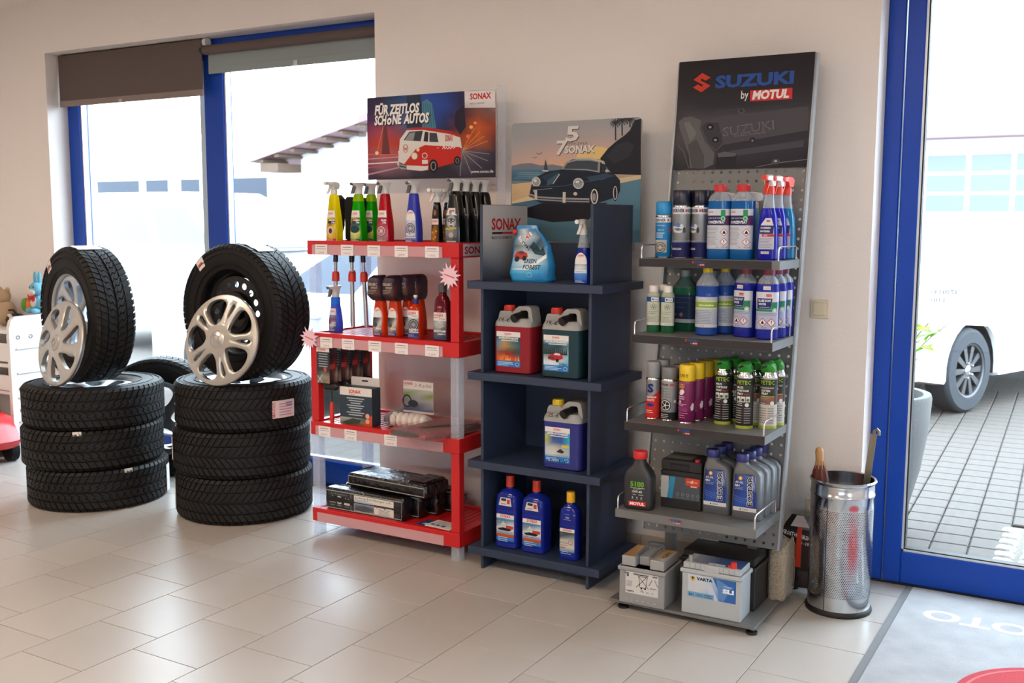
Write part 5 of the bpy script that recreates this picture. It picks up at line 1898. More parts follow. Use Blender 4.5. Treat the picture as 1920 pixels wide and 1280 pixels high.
t = thing('sponge_pack', 'clear bag of white sponges with printed header card on the third red tray', 'pack', (-2.885, 3.985, z3), 0, 'bagged goods on the red shelf')
for i in range(6):
    blob(-.085 + i * .034, -.052 + .004 * (i % 2), .036, .021, .030, .036).obj('sponge', PAD, t, smooth=80)
blob(.01, -.01, .03, .10, .05, .035).obj('sponge', PAD, t, smooth=80)
lumpy(.23, .15, .075, seed=4).obj('bag', BAG, t)
cb_ = MB().box(-.088, .088, .024, .027, .06, .215).obj('header_card', mat('card_white', '#cfc9c6', .6), t, smooth=0)
p = Print()
p.grid(-.088, .070, .088, .175, ['#4a4876 #524f80 #4a4870', '#7c7e84 #5a5c64 #86888c', '#6a6e70 #8a8c90 #9a9c98', '#6a7f3c #9a9a8c #74863c', '#aab0a8 #9aa49a #a8b2aa'])
p.ring(-.066, .115, .028, .032, .007, '#26282c', 20)
p.ell(-.03, .105, .03, .018, '#33353a', 14)
p.rect(-.088, .175, .088, .215, '#d4ccc6')
sonax(p, -.082, .196, .052, True, 1)
p.text('2,-€ p/Stk', -.02, .190, .015, '#4a4a58', w=.098, align='l', shear=.2, res=1)
p.build('card_print', lambda u, v, o: (u, .0238 - o, v), cb_)
t = thing('cloth_pack', 'bagged dark cloth roll behind the sponge bag', 'pack', (-3.0, 4.00, z3), 12, 'bagged goods on the red shelf')
MB().tube([(.0, -.09, .036), (.0, .10, .036)], [.033, .035], 16).obj('roll', mat('grey_cloth', '#6d6a70', .7, bump=(90, 1, .01), noise=(60, .6)), t)
MB().tube([(.0, -.10, .038), (.0, -.05, .038), (.0, .05, .038), (.0, .12, .038)], [.030, .0375, .0375, .025], 14).obj('bag', BAG, t)
t = thing('cloth_pack', 'flat bagged maroon cloth lying over the front edge of the third red tray', 'pack', (-2.70, 3.80, .571), -6, 'bagged goods on the red shelf')
MBAG = clear('clear_bag_gloss', '#f7efee', .06, .08, .14)
mb = lumpy(.24, .40, .030, seed=9)
mb.obj('cloth', mat('maroon_cloth', '#74222e', .5, bump=(50, 1, .01), noise=(12, .3)), t, loc=(0, .10, 0))
MB().box(-.118, .05, -.102, -.092, .002, .026, c=.003).obj('dark_edge', BLK, t)
mb = lumpy(.29, .46, .036, seed=12)
mb.obj('bag', MBAG, t, loc=(0, .11, -.001))
MB().box(-.01, .02, -.02, .26, .0335, .0355).obj('strap', BLK, t, smooth=0, rot=(0, 0, -.5))

# ---- bottom tray: first-aid bags and leaflets
z4 = SHZ[0] - .0075
KITB = mat('black_foil', '#15141a', .18, bump=(28, .9, .012))


def kit(label, loc, rz, pr_=True, w=.475, d=.082, h=.108, seed=3):
    t = thing('first_aid_bag', label, 'bag', loc, rz, 'black first-aid bags')
    b = Body([(0, w - .012, d - .01, .016), (.006, w, d, .018), (h * .5, w + .006, d + .006, .02), (h - .008, w, d, .018), (h, w - .016, d - .014, .014)], 4)
    rnd = random.Random(seed)
    mb = b.mb()
    mb.v = [(x + rnd.uniform(-1, 1) * .002, y + (rnd.uniform(-1, 1) * .002 if y > 0 else 0), z if z < .001 else z + rnd.uniform(-1, 1) * .002) for x, y, z in mb.v]
    mb.obj('bag', KITB, t)
    MB().tube([(x, -d / 2 - .001, z) for x, z in ((-w / 2 + .006, .01), (-w / 2 + .006, h - .012), (w / 2 - .008, h - .012), (w / 2 - .008, .01), (-w / 2 + .006, .01))], .0022, 6).obj('piping', mat('grey_piping', '#9a9c98', .6), t)
    return t


t = kit('front black first-aid bag with white firm label on the bottom red tray', (-3.098, 3.885, z4), 0)
p = Print()
p.rect(-.220, .010, .222, .094, '#34363a')
p.line([(-.075, .010), (-.075, .094)], .003, '#8d8f8c')
p.text('Die Kombination', -.15, .080, .008, '#8d9090', w=.10, res=1)
LG = '#b9bcba'
p.poly([(-.212, .038), (-.170, .038), (-.191, .074)], LG).poly([(-.202, .044), (-.180, .044), (-.191, .062)], '#34363a')
p.ell(-.148, .054, .019, .021, LG, 20)
p.rect(-.152, .040, -.144, .068, '#34363a').rect(-.161, .050, -.135, .058, '#34363a')
p.poly([(-.118, .034), (-.082, .034), (-.083, .054), (-.088, .068), (-.094, .068), (-.098, .056), (-.101, .056), (-.105, .068), (-.111, .068), (-.116, .054)], LG)
p.rect(-.118, .044, -.082, .047, '#34363a')
for x in (-.191, -.148, -.1):
    p.rect(x - .014, .024, x + .014, .028, '#7a7d7c')
p.rect(-.055, .014, .185, .092, '#d3cfc8')
p.text('Ludwig Eschlberger e.K.', -.048, .077, .0105, '#3a3c42', w=.222, align='l', res=2)
p.rect(-.048, .069, .03, .072, '#8d9095')
p.grid(-.053, .016, .068, .066, ['#565a5e #4a4d52 #7a7468', '#5f6670 #4f565e #6a6e72', '#93a9c8 #a2b4cc #aebccc'])
p.poly([(-.045, .03), (.005, .046), (.06, .036), (.06, .026), (-.045, .02)], '#4d545c')
p.ell(.082, .052, .006, .006, '#b4553a', 10).ell(.132, .052, .006, .006, '#55555c', 10)
p.rect(.091, .050, .122, .054, '#6a6a70').rect(.141, .050, .175, .054, '#8a8a90')
for i in range(5):
    p.rect(.092 + .004 * (i % 2), .041 - i * .006, .165 - .006 * (i % 3), .0435 - i * .006, '#85868c')
p.build('firm_label', lambda u, v, o: (u, -.0425 - o, v), t)
for i, (x, y, s) in enumerate(((-3.06, 3.975, 5), (-3.02, 4.055, 7), (-2.99, 4.135, 8))):
    kit(('second black first-aid bag behind the front one', 'third black first-aid bag in the row', 'rearmost black first-aid bag in the row')[i], (x, y, z4), (-1.5, 1, 2)[i], seed=s, h=.112)
t = kit('black first-aid bag lying flat on top of the others', (-3.0, 3.995, z4 + .114), -3, w=.49, d=.19, h=.062, seed=11)
MB().box(.12, .235, -.085, .085, .056, .075, c=.012).obj('flap', KITB, t)
p = Print()
p.rect(0, 0, .14, .09, '#27406e')
p.poly([(.02, .02), (.10, .03), (.09, .05), (.03, .04)], '#c8ccd4')
o = p.build('leaflet', lambda u, v, o: (u, v, o), None)
tag(o, 'dark blue leaflet on the bottom red tray beside the bags', 'leaflet', 'leaflets')
o.location, o.rotation_euler = (-2.80, 3.86, z4 + .0002), (0, 0, -.2)
t = thing('booklet', 'white booklet with blue squares on the bottom red tray', 'leaflet', (-2.655, 3.885, z4), -6, 'leaflets')
MB().box(-.075, .075, -.05, .05, 0, .009, c=.001).obj('pages', mat('paper_white', '#d6d6d4', .6), t, smooth=0)
p = Print()
for x in (-.06, -.028, .004):
    p.rect(x, -.03, x + .022, -.012, '#3a4a8a')
p.bars(-.06, .06, .03, 4, .011, .004, '#9a9ca4')
p.build('cover_print', lambda u, v, o: (u, v, .0092 + o), t)

# ================================================================== NAVY SHELF
NAVY = mat('navy_board', '#27344b', 0.45)
NAVYE = mat('navy_edge', '#3b4350', 0.5)
nx0, nx1, nyf, nyb = -2.390, -1.856, 3.790, 4.180
cxn = (nx0 + nx1) / 2
nv = thing('navy_display_shelf', 'dark navy display shelf with three niches and overhanging boards', 'shelf', (cxn, nyf, 0))
hw_ = (nx1 - nx0) / 2
NZ = [0.0995, 0.4925, 0.886, 1.2845]
for z in NZ:
    MB().box(-.325, .325, -.020, nyb - nyf + .005, z - .034, z, c=.0015).obj('board', NAVY, nv, smooth=0)
for k in range(3):
    for s in (-1, 1):
        MB().box(s * hw_ - (.013 if s > 0 else 0), s * hw_ + (.013 if s < 0 else 0), .0, nyb - nyf, NZ[k], NZ[k + 1] - .034, c=.001).obj('side_panel', NAVY, nv, smooth=0)
    MB().box(-hw_ + .013, hw_ - .013, nyb - nyf - .012, nyb - nyf - .002, NZ[k], NZ[k + 1] - .034).obj('back_panel', NAVY, nv, smooth=0)
for s in (-1, 1):
    MB().box(s * hw_ - (.013 if s > 0 else 0), s * hw_ + (.013 if s < 0 else 0), .0, nyb - nyf, 0, NZ[0] - .034, c=.001).obj('leg_panel', NAVY, nv, smooth=0)
MB().box(-hw_ + .013, hw_ - .013, .10, .112, 0.01, NZ[0] - .034).obj('plinth', NAVY, nv, smooth=0)
for s in (-1, 1):
    sp = MB().box(s * (hw_ + .004) - (.013 if s > 0 else 0), s * (hw_ + .004) + (.013 if s < 0 else 0), .0, nyb - nyf, NZ[3], 1.613, c=.001).obj('top_side_panel', NAVY, nv, smooth=0)
    if s < 0:
        PWn, PHn = nyb - nyf - .004, 1.611 - NZ[3]
        q = quadmap((152, 652), (410, 655), (152, 1158), (402, 1120), PWn, PHn)
        p = Print()
        p.grid(0, PHn, PWn, 0, ['#b9b4b2 #bdb8b5 #b4aeac', '#bab5b3 #bfbab7 #b6b0ae', '#b0adac #b8b4b2 #aaa6a6', '#8d8f94 #a8a8aa #7d8088', '#5a606c #8a8e96 #4a5260', '#333b48 #4a525e #2c3442'])
        X, Y = q(200, 814)
        p.text('SONAX', X, Y, .050, '#b3262c', w=.255, bold=.035, align='l')
        for i, c in enumerate(FLAG):
            X0, Y0_ = q(203 + i * 58, 842)
            X1, Y1_ = q(203 + (i + 1) * 58, 829)
            p.rect(X0, Y - .020, X1, Y - .011, c)
        p.text('MADE IN GERMANY', X, Y - .042, .014, '#2f2f33', w=.175, align='l', bold=.01)
        p.poly([(.30, .18), (.345, .115), (.36, .03), (.33, .03), (.29, .12)], '#8d9298')
        p.build('panel_print', lambda u, v, o: (-hw_ - .004 + .0132 + o, .002 + u, NZ[3] + v), sp, step=.00004)
MB().box(-hw_ + .01, hw_ - .01, nyb - nyf - .014, nyb - nyf - .004, NZ[3], 1.445).obj('top_back_panel', NAVY, nv, smooth=0)

# ---- beach poster standing behind the navy top
BW, BH = .655, .487
bx, by, bz = -2.482, 4.205, 1.503
q = quadmap((352, 110), (1226, 74), (346, 832), (1219, 824), BW, BH)
p = Print()
p.grid(0, BH, BW, 0, [
    '#8f9496 #95979a #98989b #98999c #9b9c9e',
    '#959699 #9d999a #a39b9b #a59c9a #a39a98',
    '#a89a98 #b59d97 #bfa096 #c49f90 #b89a90',
    '#bf9a8c #cf9f86 #d8a57f #dcae7c #c9a488',
    '#5a7684 #54707f #5a7480 #6a7c84 #7d8286',
    '#46687c #3f6176 #456a7d #4d7082 #55768a',
    '#5c8090 #54788a #5a7e90 #5a7f94 #54788c',
    '#4a6a78 #466674 #486a7a #4c7084 #507488'])
p.q = q
p.ell(930, 345, 130, 80, '#d9b97c', 20)
p.poly([(352, 395), (420, 380), (490, 376), (560, 392), (640, 385), (720, 400), (720, 425), (352, 425)], '#6e7480')
p.grid(352, 422, 720, 500, ['#4d7186 #466a80 #4d7186', '#3c6077 #567a8c #3c6077', '#436a80 #3c6278 #52788a'])
for y in (440, 452, 466, 478):
    p.line([(352 + (y % 7) * 9, y), (560 + (y % 5) * 10, y + 2)], 3, '#7d97a2')
p.poly([(352, 520), (500, 505), (520, 560), (480, 600), (352, 640)], '#c8a882')
p.poly([(352, 640), (480, 600), (520, 625), (352, 655)], '#d8bd98')
p.poly([(1060, 480), (1222, 455), (1222, 480), (1090, 510)], '#c6b190')
p.poly([(1222, 480), (1222, 820), (900, 820), (1000, 660), (1090, 510)], '#54798c')
p.poly([(960, 345), (1010, 280), (1060, 235), (1120, 190), (1150, 160), (1180, 95), (1226, 78), (1222, 455), (1040, 450), (990, 400)], '#22242c')
p.poly([(1000, 330), (1060, 260), (1130, 230), (1180, 260), (1150, 330), (1050, 380)], '#2d3038')
for bx_, top_, h_ in ((1058, 100, 125), (1100, 85, 110), (1150, 80, 60)):
    p.line([(bx_, top_), (bx_ + 2, top_ + h_)], 9, '#30333a')
    for a in range(0, 360, 30):
        p.line([(bx_, top_ + 4), (bx_ + 36 * math.cos(rad(a)), max(80, top_ + 4 + 30 * math.sin(rad(a)) + 10))], 6, '#343a40')
p.line([(530, 308), (548, 318), (568, 306)], 4, '#3a4048').line([(503, 335), (518, 343), (532, 334)], 3, '#3a4048')
p.poly([(592, 350), (610, 425), (580, 422)], '#39454e').poly([(568, 424), (615, 426), (608, 434), (572, 432)], '#d0c4b8')
# ground shadow, car
p.poly([(410, 700), (560, 650), (900, 650), (1010, 640), (880, 760), (640, 778), (410, 735)], '#1f1f28')
p.poly([(480, 585), (495, 520), (530, 470), (600, 435), (700, 420), (735, 370), (790, 347), (900, 345), (975, 355), (1010, 430), (1060, 455), (1090, 490), (1092, 560), (1070, 600), (960, 640), (880, 655), (600, 655), (540, 640)], '#1d2633')
p.poly([(700, 418), (738, 368), (800, 350), (900, 350), (962, 360), (958, 440), (870, 425)], '#8d8a88')
p.poly([(716, 414), (745, 376), (805, 360), (895, 360), (948, 370), (944, 428), (870, 416)], '#3c4650')
p.poly([(730, 352), (800, 340), (900, 342), (985, 362), (1015, 430), (1000, 440), (970, 372), (895, 352), (800, 350)], '#b0aaa4')
p.poly([(968, 378), (1000, 385), (1005, 425), (972, 438)], '#2a323c')
p.poly([(610, 480), (690, 440), (650, 515), (600, 530)], '#3a5666')
p.poly([(560, 470), (650, 432), (690, 436), (600, 500)], '#28384a')
p.line([(645, 515), (690, 450)], 6, '#b8b4b0')
p.poly([(870, 470), (1000, 445), (1060, 462), (900, 500)], '#2f4458')
for x, y, rx, ry in ((527, 504, 31, 33), (817, 513, 36, 37)):
    p.ell(x, y, rx, ry, '#c4beb6', 24)
    p.ell(x, y, rx * .78, ry * .78, '#8d9499', 20)
    p.ell(x - 6, y - 8, rx * .35, ry * .3, '#d6d2cc', 12)
p.poly([(470, 592), (490, 585), (540, 602), (720, 610), (890, 612), (890, 640), (720, 638), (530, 628), (478, 608)], '#8f8c8a')
p.line([(480, 600), (540, 616), (720, 626), (888, 628)], 7, '#2a2c34')
p.line([(524, 560), (526, 625)], 18, '#c4bdb4').line([(722, 572), (720, 645)], 20, '#c4bdb4')
p.rect(752, 570, 815, 595, '#26282e').ell(797, 583, 13, 12, '#c8bfb2', 14).ell(517, 568, 10, 9, '#b8b0a6', 12)
p.ell(928, 598, 30, 60, '#15161b', 22).ring(924, 600, 25, 52, 9, '#c4bbb0', 22).ell(922, 604, 12, 28, '#8d8d90', 16)
p.ell(1060, 575, 17, 55, '#15161b', 20).ring(1060, 575, 14, 47, 6, '#c0b8ae', 20)
p.ell(1007, 428, 14, 9, '#a8a4a0', 12)
p.line([(500, 560), (640, 548)], 3, '#8d9094').line([(500, 535), (705, 533), (870, 500), (1000, 480)], 3, '#4a5a6a')
# jubilee number and logo
for dx, c in ((.003, '#3a3c42'), (0, '#cfc7c2')):
    X, Y = q(662, 318)
    p.text('7', X + dx, Y - dx, .062, c, w=.056, bold=.03, shear=.12, align='l')
    X, Y = q(728, 228)
    p.text('5', X + dx, Y - dx, .066, c, w=.066, bold=.03, shear=.12, align='l')
    X, Y = q(722, 310)
    p.text('SONAX', X + dx * .7, Y - dx * .7, .032, c, w=.152, bold=.045, shear=.08, align='l')
X, Y = q(738, 255)
p.text('1950-2025', X, Y, .011, '#6a645f', w=.104, align='l', res=1)
BX = .053        # the sheet reaches a little below the drawn part
p.q = lambda x, y: (x, y)
p.rect(0, -BX, BW, .001, '#4a6a78')
corner = [(.0, -BX), (BW, -BX), (BW, BH - .018), (BW - .005, BH - .006), (BW - .016, BH), (.016, BH), (.005, BH - .006), (0, BH - .018)]
t = thing('beach_car_poster', 'poster of a dark vintage car by the sea above the navy shelf', 'poster', (bx, by, bz))
MB().prism([corner], 0, .004, T=Matrix.Rotation(rad(90), 4, 'X') @ Matrix.Translation((0, 0, -.004))).obj('board', mat('poster_back', '#7d8286', .5), t, smooth=0)


def round_top(u, v, o):
    r = .018
    cx_ = min(max(u, r), BW - r)
    if v > BH - r and cx_ != u:
        dx, dy = u - cx_, v - (BH - r)
        k = math.hypot(dx, dy)
        if k > r:
            u, v = cx_ + dx * r / k, BH - r + dy * r / k
    return (u, -o, v)


p.build('poster_print', round_top, t, step=.00003, base=.0005)
MB().box(.03, BW - .03, .004, .010, -.09, .02).obj('support_strip', CLR, t, smooth=0)

# ---- things on the navy top
t = thing('refill_pouch', 'glossy blue refill pouch with red car picture on the navy top', 'pouch', (-2.19, 3.895, NZ[3]), 0)
FOIL = mat('blue_foil', '#2a7fb8', .22, bump=(30, .5, .006))
PO = Body([(0, .186, .080, .03), (.008, .20, .092, .038), (.035, .204, .090, .040), (.07, .200, .082, .036), (.10, .196, .072, .032), (.13, .190, .060, .028, -.002), (.155, .178, .046, .022, -.006), (.178, .158, .032, .015, -.012), (.198, .132, .020, .009, -.020), (.218, .112, .012, .005, -.028), (.240, .100, .006, .002, -.032)], 5)
rnd = random.Random(5)
PO.r = [(r[0], r[1] * rnd.uniform(.97, 1.03), r[2] * rnd.uniform(.92, 1.08), r[3], r[4] + rnd.uniform(-.004, .004), r[5] + rnd.uniform(-.004, .004)) if k else r for k, r in enumerate(PO.r)]
PO.mb().obj('pouch', FOIL, t)
p = Print()
p.grid(-.085, .006, .088, .225, ['#2a8ac8 #3a9ad4 #2a80bc #2a78b0', '#3c9cd0 #58b0dc #48a0d0 #3a90c8', '#7ab0cc #c4d4dc #a8c8d8 #6aa4c4', '#8a9aa4 #c0ccd2 #9ab4c2 #8a9ca8', '#4a5a66 #8d9aa4 #34505f #5a707c', '#6a7c88 #c0c8cc #9ab0bc #3a5a6a', '#2a6a98 #c8d0d4 #3a78a0 #2a6088'])
p.poly([(-.080, .108), (-.066, .128), (-.040, .132), (-.012, .122), (-.006, .106), (-.035, .094), (-.072, .096)], '#b23434')
p.poly([(-.062, .124), (-.042, .130), (-.020, .122), (-.046, .116)], '#3a3c44')
p.ell(-.062, .096, .013, .012, '#22242a', 12).ell(-.024, .100, .012, .011, '#22242a', 12)
p.poly([(.0, .15), (.03, .172), (.06, .135), (.075, .155), (.088, .11), (.03, .118)], '#24404c')
p.poly([(-.085, .052), (-.02, .060), (.06, .102), (.088, .120), (.088, .104), (.0, .050)], '#dbe4e8')
p.poly([(-.020, .196), (.024, .214), (.030, .200), (-.014, .176)], '#d8dcde')
p.text('AX', .000, .186, .018, '#c8302e', bold=.04, rot=25, res=1)
p.text('FROST', -.052, .170, .015, '#dfe4e6', bold=.03, rot=-38, res=1, w=.052)
p.text('STAR', -.026, .152, .013, '#22282e', bold=.03, rot=-38, res=1, w=.045)
for k in range(5):
    p.line([(-.005 + k * .013, .132 + .008 * (k % 2)), (.004 + k * .013, .152 - .004 * (k % 3))], .003, '#1c2428')
p.text('GREEN', .006, .080, .019, '#0e2a36', w=.064, bold=.02, res=2)
p.text('FOREST', .018, .054, .019, '#0e2a36', w=.084, bold=.02, res=2)
p.ring(.012, .030, .014, .010, .002, '#a8d0e0', 14)
PO.label(p, t, wref=.204, name='pouch_print')
MB().lathe([(.011, 0), (.011, .014), (.008, .017)], 12, T=Matrix.Translation((-.080, -.006, .205)) @ Matrix.Rotation(rad(-40), 4, 'Y')).obj('screw_cap', COLR, t)
SPR = Body([(0, .066, .052, .02), (.004, .074, .058, .022), (.05, .075, .058, .022), (.10, .068, .054, .021), (.14, .054, .046, .02), (.165, .042, .040, .018), (.19, .036, .036, .0165), (.205, .030, .030, .0145)], 5)
CLB = clear('clear_bottle', '#dfe6f0', .25, .06)
t = thing('spray_bottle', 'blue windscreen spray bottle at the navy right side panel', 'spray bottle', (-1.925, 3.850, NZ[3]), 0)
SPR.mb(0, .150).obj('bottle', liquid('deep_blue_liquid', '#1a2f9c', .4), t)
SPR.mb(.150, .205).obj('neck', CLB, t)
p = sonax_label(['#2a50a8 #3a64b8 #2a50a8', '#3a78c8 #4a88d0 #3a78c8', '#c0ccd4 #d4dade #aab8c0', '#3a4a4c #5a6a6c #33464c'], [], '#1f4494', top=.128, w=.060, arch=True, bar=None)
p.rect(-.028, .046, .028, .060, '#d8dee2')
p.text('ScheibenEnteiser', 0, .049, .0072, '#26282c', w=.050, res=1)
SPR.label(p, t)
pistol_head(t, .203)


# ---- canisters
def canister(label, loc, liq, capc, pic, price, title='ANTIFROST+KLARSICHT'):
    t = thing('canister', label, 'canister', loc, 0, 'five-litre canisters in the navy shelf')
    B = Body([(0, .170, .110, .022), (.006, .184, .124, .026), (.205, .186, .126, .028)], 5)
    B.mb().obj('bottle', liq, t)
    milk = liquid('milky_plastic', '#b9b9b8', .4, .3)
    B2 = Body([(.205, .186, .126, .028), (.222, .182, .122, .030), (.240, .166, .100, .03)], 5)
    B2.mb().obj('shoulder', milk, t)
    out = [(-.084, .225), (-.076, .258), (-.070, .268), (-.018, .268), (-.010, .262), (.008, .282), (.022, .292), (.070, .293), (.082, .285), (.090, .240), (.091, .225)]
    hol = [(.012, .2395), (.026, .268), (.034, .275), (.062, .275), (.068, .268), (.070, .2395)][::-1]
    MB().prism([out, hol], -.036, .036, T=Matrix.Rotation(rad(90), 4, 'X')).obj('handle', milk, t, smooth=25)
    MB().lathe([(.023, .266), (.023, .290), (.021, .293)], 24, T=Matrix.Translation((-.044, 0, 0))).obj('cap', capc, t)
    mb = MB()
    for i in range(20):
        a = 2 * PI * i / 20
        mb.box(-.044 + .0235 * math.cos(a) - .0012, -.044 + .0235 * math.cos(a) + .0012, .0235 * math.sin(a) - .0012, .0235 * math.sin(a) + .0012, .269, .288)
    mb.obj('cap_ribs', capc, t, smooth=0)
    MB().tube([(.015, -.070, .240), (.020, -.050, .247), (.035, -.010, .258), (.045, .03, .262)], [.019, .018, .014, .012], 14).obj('spout', BLK, t)
    p = Print()
    p.grid(-.075, .045, .045, .165, pic)
    p.rect(-.075, .160, .045, .182, '#d6d2d0')
    sonax(p, -.034, .169, .036, True, 1)
    p.text(title, -.014, .150, .0085, '#dfe2e6', w=.100, bold=.04, res=1)
    p.rect(-.05, .142, .035, .146, '#c8d0d8')
    p.rect(-.075, .030, .045, .055, '#2a72b8')
    p.bars(-.068, .012, .047, 3, .006, .0026, '#b8d0e4')
    p.ring(.03, .042, .010, .008, .0016, '#c8dcec', 12)
    return t, B, p, price


def finish(cn):
    t, B, p, price = cn
    B.label(p, t)
    p2 = Print()
    p2.text(price, 0, 0, .020, '#1c1c20', w=.052, shear=.2, bold=.01, res=2)
    p2.build('price_writing', lambda u, v, o: (-.036 + u, -.0605 - o + v * .35, .226 + v * .8), t, base=.004)


yc = 3.805 + .063
c = canister('red canister with bonfire picture in the upper navy niche', (-2.252, yc + .012, NZ[2]), liquid('red_antifreeze', '#9c2430', .25), COLR,
             ['#b0502c #c8642e #8a4a34 #a0522c', '#c0582c #d07838 #9a3a34 #5a6064', '#6a5a58 #7a3a30 #54443c #3a4a52', '#4a7a98 #b08048 #6a7058 #3c5a6a', '#3a7aa0 #a09060 #4a6a70 #2a5068', '#2a3440 #4a4a48 #3a4448 #2a3438'], '19,-€')
p = c[2]
for i in range(16):
    x = -.07 + i * .0072
    p.poly([(x - .005, .057), (x + .005, .057), (x + random.uniform(-.003, .003), .068 + .016 * random.random())], random.choice(['#d8783c', '#c8502a', '#e09a50']))
p.poly([(-.034, .082), (-.026, .092), (-.004, .094), (.004, .084), (-.01, .078)], '#9a2c2c')
finish(c)
c = canister('dark green canister with red car in snow picture in the upper navy niche', (-2.012, yc, NZ[2]), liquid('teal_antifreeze', '#24444e', .25), COLR,
             ['#b8d0dc #c8dce4 #7ab0d0 #3a90c8', '#c4d0d4 #d0dce0 #b0c8d4 #6aa8cc', '#7a8a8c #8a9a9c #98aab0 #8ab0c4', '#34484c #3c5054 #4a6068 #7a9aa8', '#2c4450 #34586c #2c4048 #5a7c88', '#a8bcc4 #8aa4b0 #a8bcc6 #c0d0d6'], '19,-€')
p = c[2]
for i in range(12):
    x = -.07 + i * .0095
    p.poly([(x - .006, .100), (x + .006, .100), (x, .122 + .014 * random.random())], '#2c3c3c')
p.poly([(-.054, .080), (-.050, .096), (-.030, .100), (-.018, .109), (.006, .108), (.016, .098), (.020, .086), (.0, .078), (-.03, .074)], '#b02a34')
p.poly([(-.026, .099), (-.016, .107), (.002, .106), (.008, .098)], '#c4ced0')
p.poly([(-.053, .083), (-.024, .081), (-.024, .089), (-.051, .090)], '#3c4448')
p.ell(-.008, .076, .008, .008, '#22242a', 12)
p.text('Green', .012, .064, .008, '#2a4a3a', w=.026, shear=.2, res=1)
p.text('FOREST', .020, .056, .008, '#22303a', w=.036, bold=.01, res=1)
finish(c)
c = canister('violet-blue canister with yellow cap in the middle navy niche', (-2.006, 3.875, NZ[1]), liquid('violet_antifreeze', '#353a8c', .3), mat('yellow_cap', '#d8b81c', .4),
             ['#2a7ab8 #2a72b0 #2a7ab8 #3484c0', '#b8c4c8 #c8ccc8 #b4b0a4 #9ab0b8', '#a8b8bc #c0b8a8 #a8a498 #8aa8b4', '#b8b048 #4a6a94 #305a9c #4aa0c8', '#a8c468 #3a4a8c #344a9c #38a8b8', '#34488c #3a3c88 #3a4494 #4ab0c0'], '25,-€')
p = c[2]
p.rect(.006, .098, .042, .108, '#d0b43c')
p.poly([(-.02, .076), (.0, .092), (.02, .08), (.01, .072)], '#2a3440')
for i in range(14):
    p.rect(-.072 + i * .0082, .031, -.067 + i * .0082, .034 + .012 * random.random(), '#1c3040')
finish(c)

# ---- bottles in the lowest niche
BLUB = liquid('blue_washer_liquid', '#1c2f9e', .35)


def washer(label, loc, w, h, capc, kind):
    t = thing('washer_bottle', label, 'bottle', loc, 0, 'blue washer-fluid bottles in the navy shelf')
    d = w * .8
    rings = [(0, w * .9, d * .9, .016), (.005, w, d, .018)]
    n = 7
    for i in range(n):   # grip ribs
        z = .02 + (h * .60 - .02) * i / n
        rings += [(z, w, d, .018), (z + .006, w * .985, d * .97, .018), (z + .010, w, d, .018)]
    rings += [(h * .64, w * .97, d * .97, .018), (h * .74, w * .90, d * .9, .018), (h * .80, w * .58, d * .6, .02), (h * .82, .034, .034, .016), (h * .86, .032, .032, .0155)]
    B = Body(rings, 4)
    B.mb().obj('bottle', BLUB, t)
    MB().lathe([(.0185, h * .845), (.0185, h * .985), (.017, h)], 22).obj('cap', capc, t)
    p = Print()
    hw = w * .40
    if kind:
        p.grid(-hw, .035, hw, h * .42, ['#2a6ab0 #2a70b8', '#3a7ab8 #4488c0', '#c8ccd0 #d0d2d4', '#7a8288 #c8ccd0', '#3a78b0 #4a88b8'])
        p.rect(-hw, h * .42, hw, h * .48, '#d2d0ce')
        sonax(p, -hw * .55, h * .435, hw * 1.2, True, 1)
        p.poly([(-hw * .9, h * .27), (-hw * .2, h * .295), (hw * .8, h * .28), (hw * .5, h * .25), (-hw * .6, h * .25)], '#1c2026')
        p.poly([(-hw * .6, h * .31), (-hw * .2, h * .38), (hw * .2, h * .33), (hw * .6, h * .37), (hw * .9, h * .31)], '#b8c4c8')
        p.rect(hw * .1, h * .285, hw * .95, h * .325, '#b83a34')
        p.rect(-hw, h * .16, hw, h * .205, '#b4502c')
        p.text('AntiFrost+KlarSicht', 0, h * .215, h * .022, '#2a2c30', w=hw * 1.8, res=1)
        p.bars(-hw * .8, hw * .6, h * .15, 3, .008, .003, '#a8c4dc')
    else:
        p.grid(-hw, .035, hw, h * .42, ['#2a62a0 #2a68a8', '#bcb8b0 #c4c0b8', '#c0bcb4 #b8b4ac', '#4a545a #8a9498', '#5a666a #34424a'])
        p.rect(-hw, h * .42, hw, h * .47, '#d2d0ce')
        sonax(p, -hw * .55, h * .432, hw * 1.2, True, 1)
        p.text('AntiFrost', -hw * .9, h * .25, h * .026, '#22262c', align='l', w=hw * 1.0, res=1)
        p.text('KlarSicht', -hw * .9, h * .21, h * .026, '#22262c', align='l', w=hw * 1.0, res=1)
        p.rect(-hw * .9, h * .18, -hw * .2, h * .192, '#b8423a')
        p.ring(hw * .5, h * .27, .011, .011, .002, '#8a4a54', 12)
        p.bars(-hw * .8, hw * .6, h * .12, 2, .008, .003, '#a8c4dc')
    B.label(p, t)
    p = Print()
    if kind:
        p.poly([(-hw * .75, h * .60), (hw * .75, h * .60), (hw * .6, h * .71), (-hw * .6, h * .71)], '#c8c6c2')
        p.rect(-hw * .5, h * .665, hw * .1, h * .70, '#2c2e34').rect(hw * .2, h * .63, hw * .55, h * .69, '#b83a3a').rect(-hw * .5, h * .62, hw * .1, h * .63, '#a85a54')
    else:
        p.text('+50', 0, h * .62, h * .03, '#b8bcc8', bold=.02, res=1)
        p.rect(-hw * .5, h * .60, hw * .5, h * .607, '#8a90a8').rect(-hw * .4, h * .68, hw * .3, h * .685, '#8a90a8')
    B.label(p, t, name='neck_label')
    return t


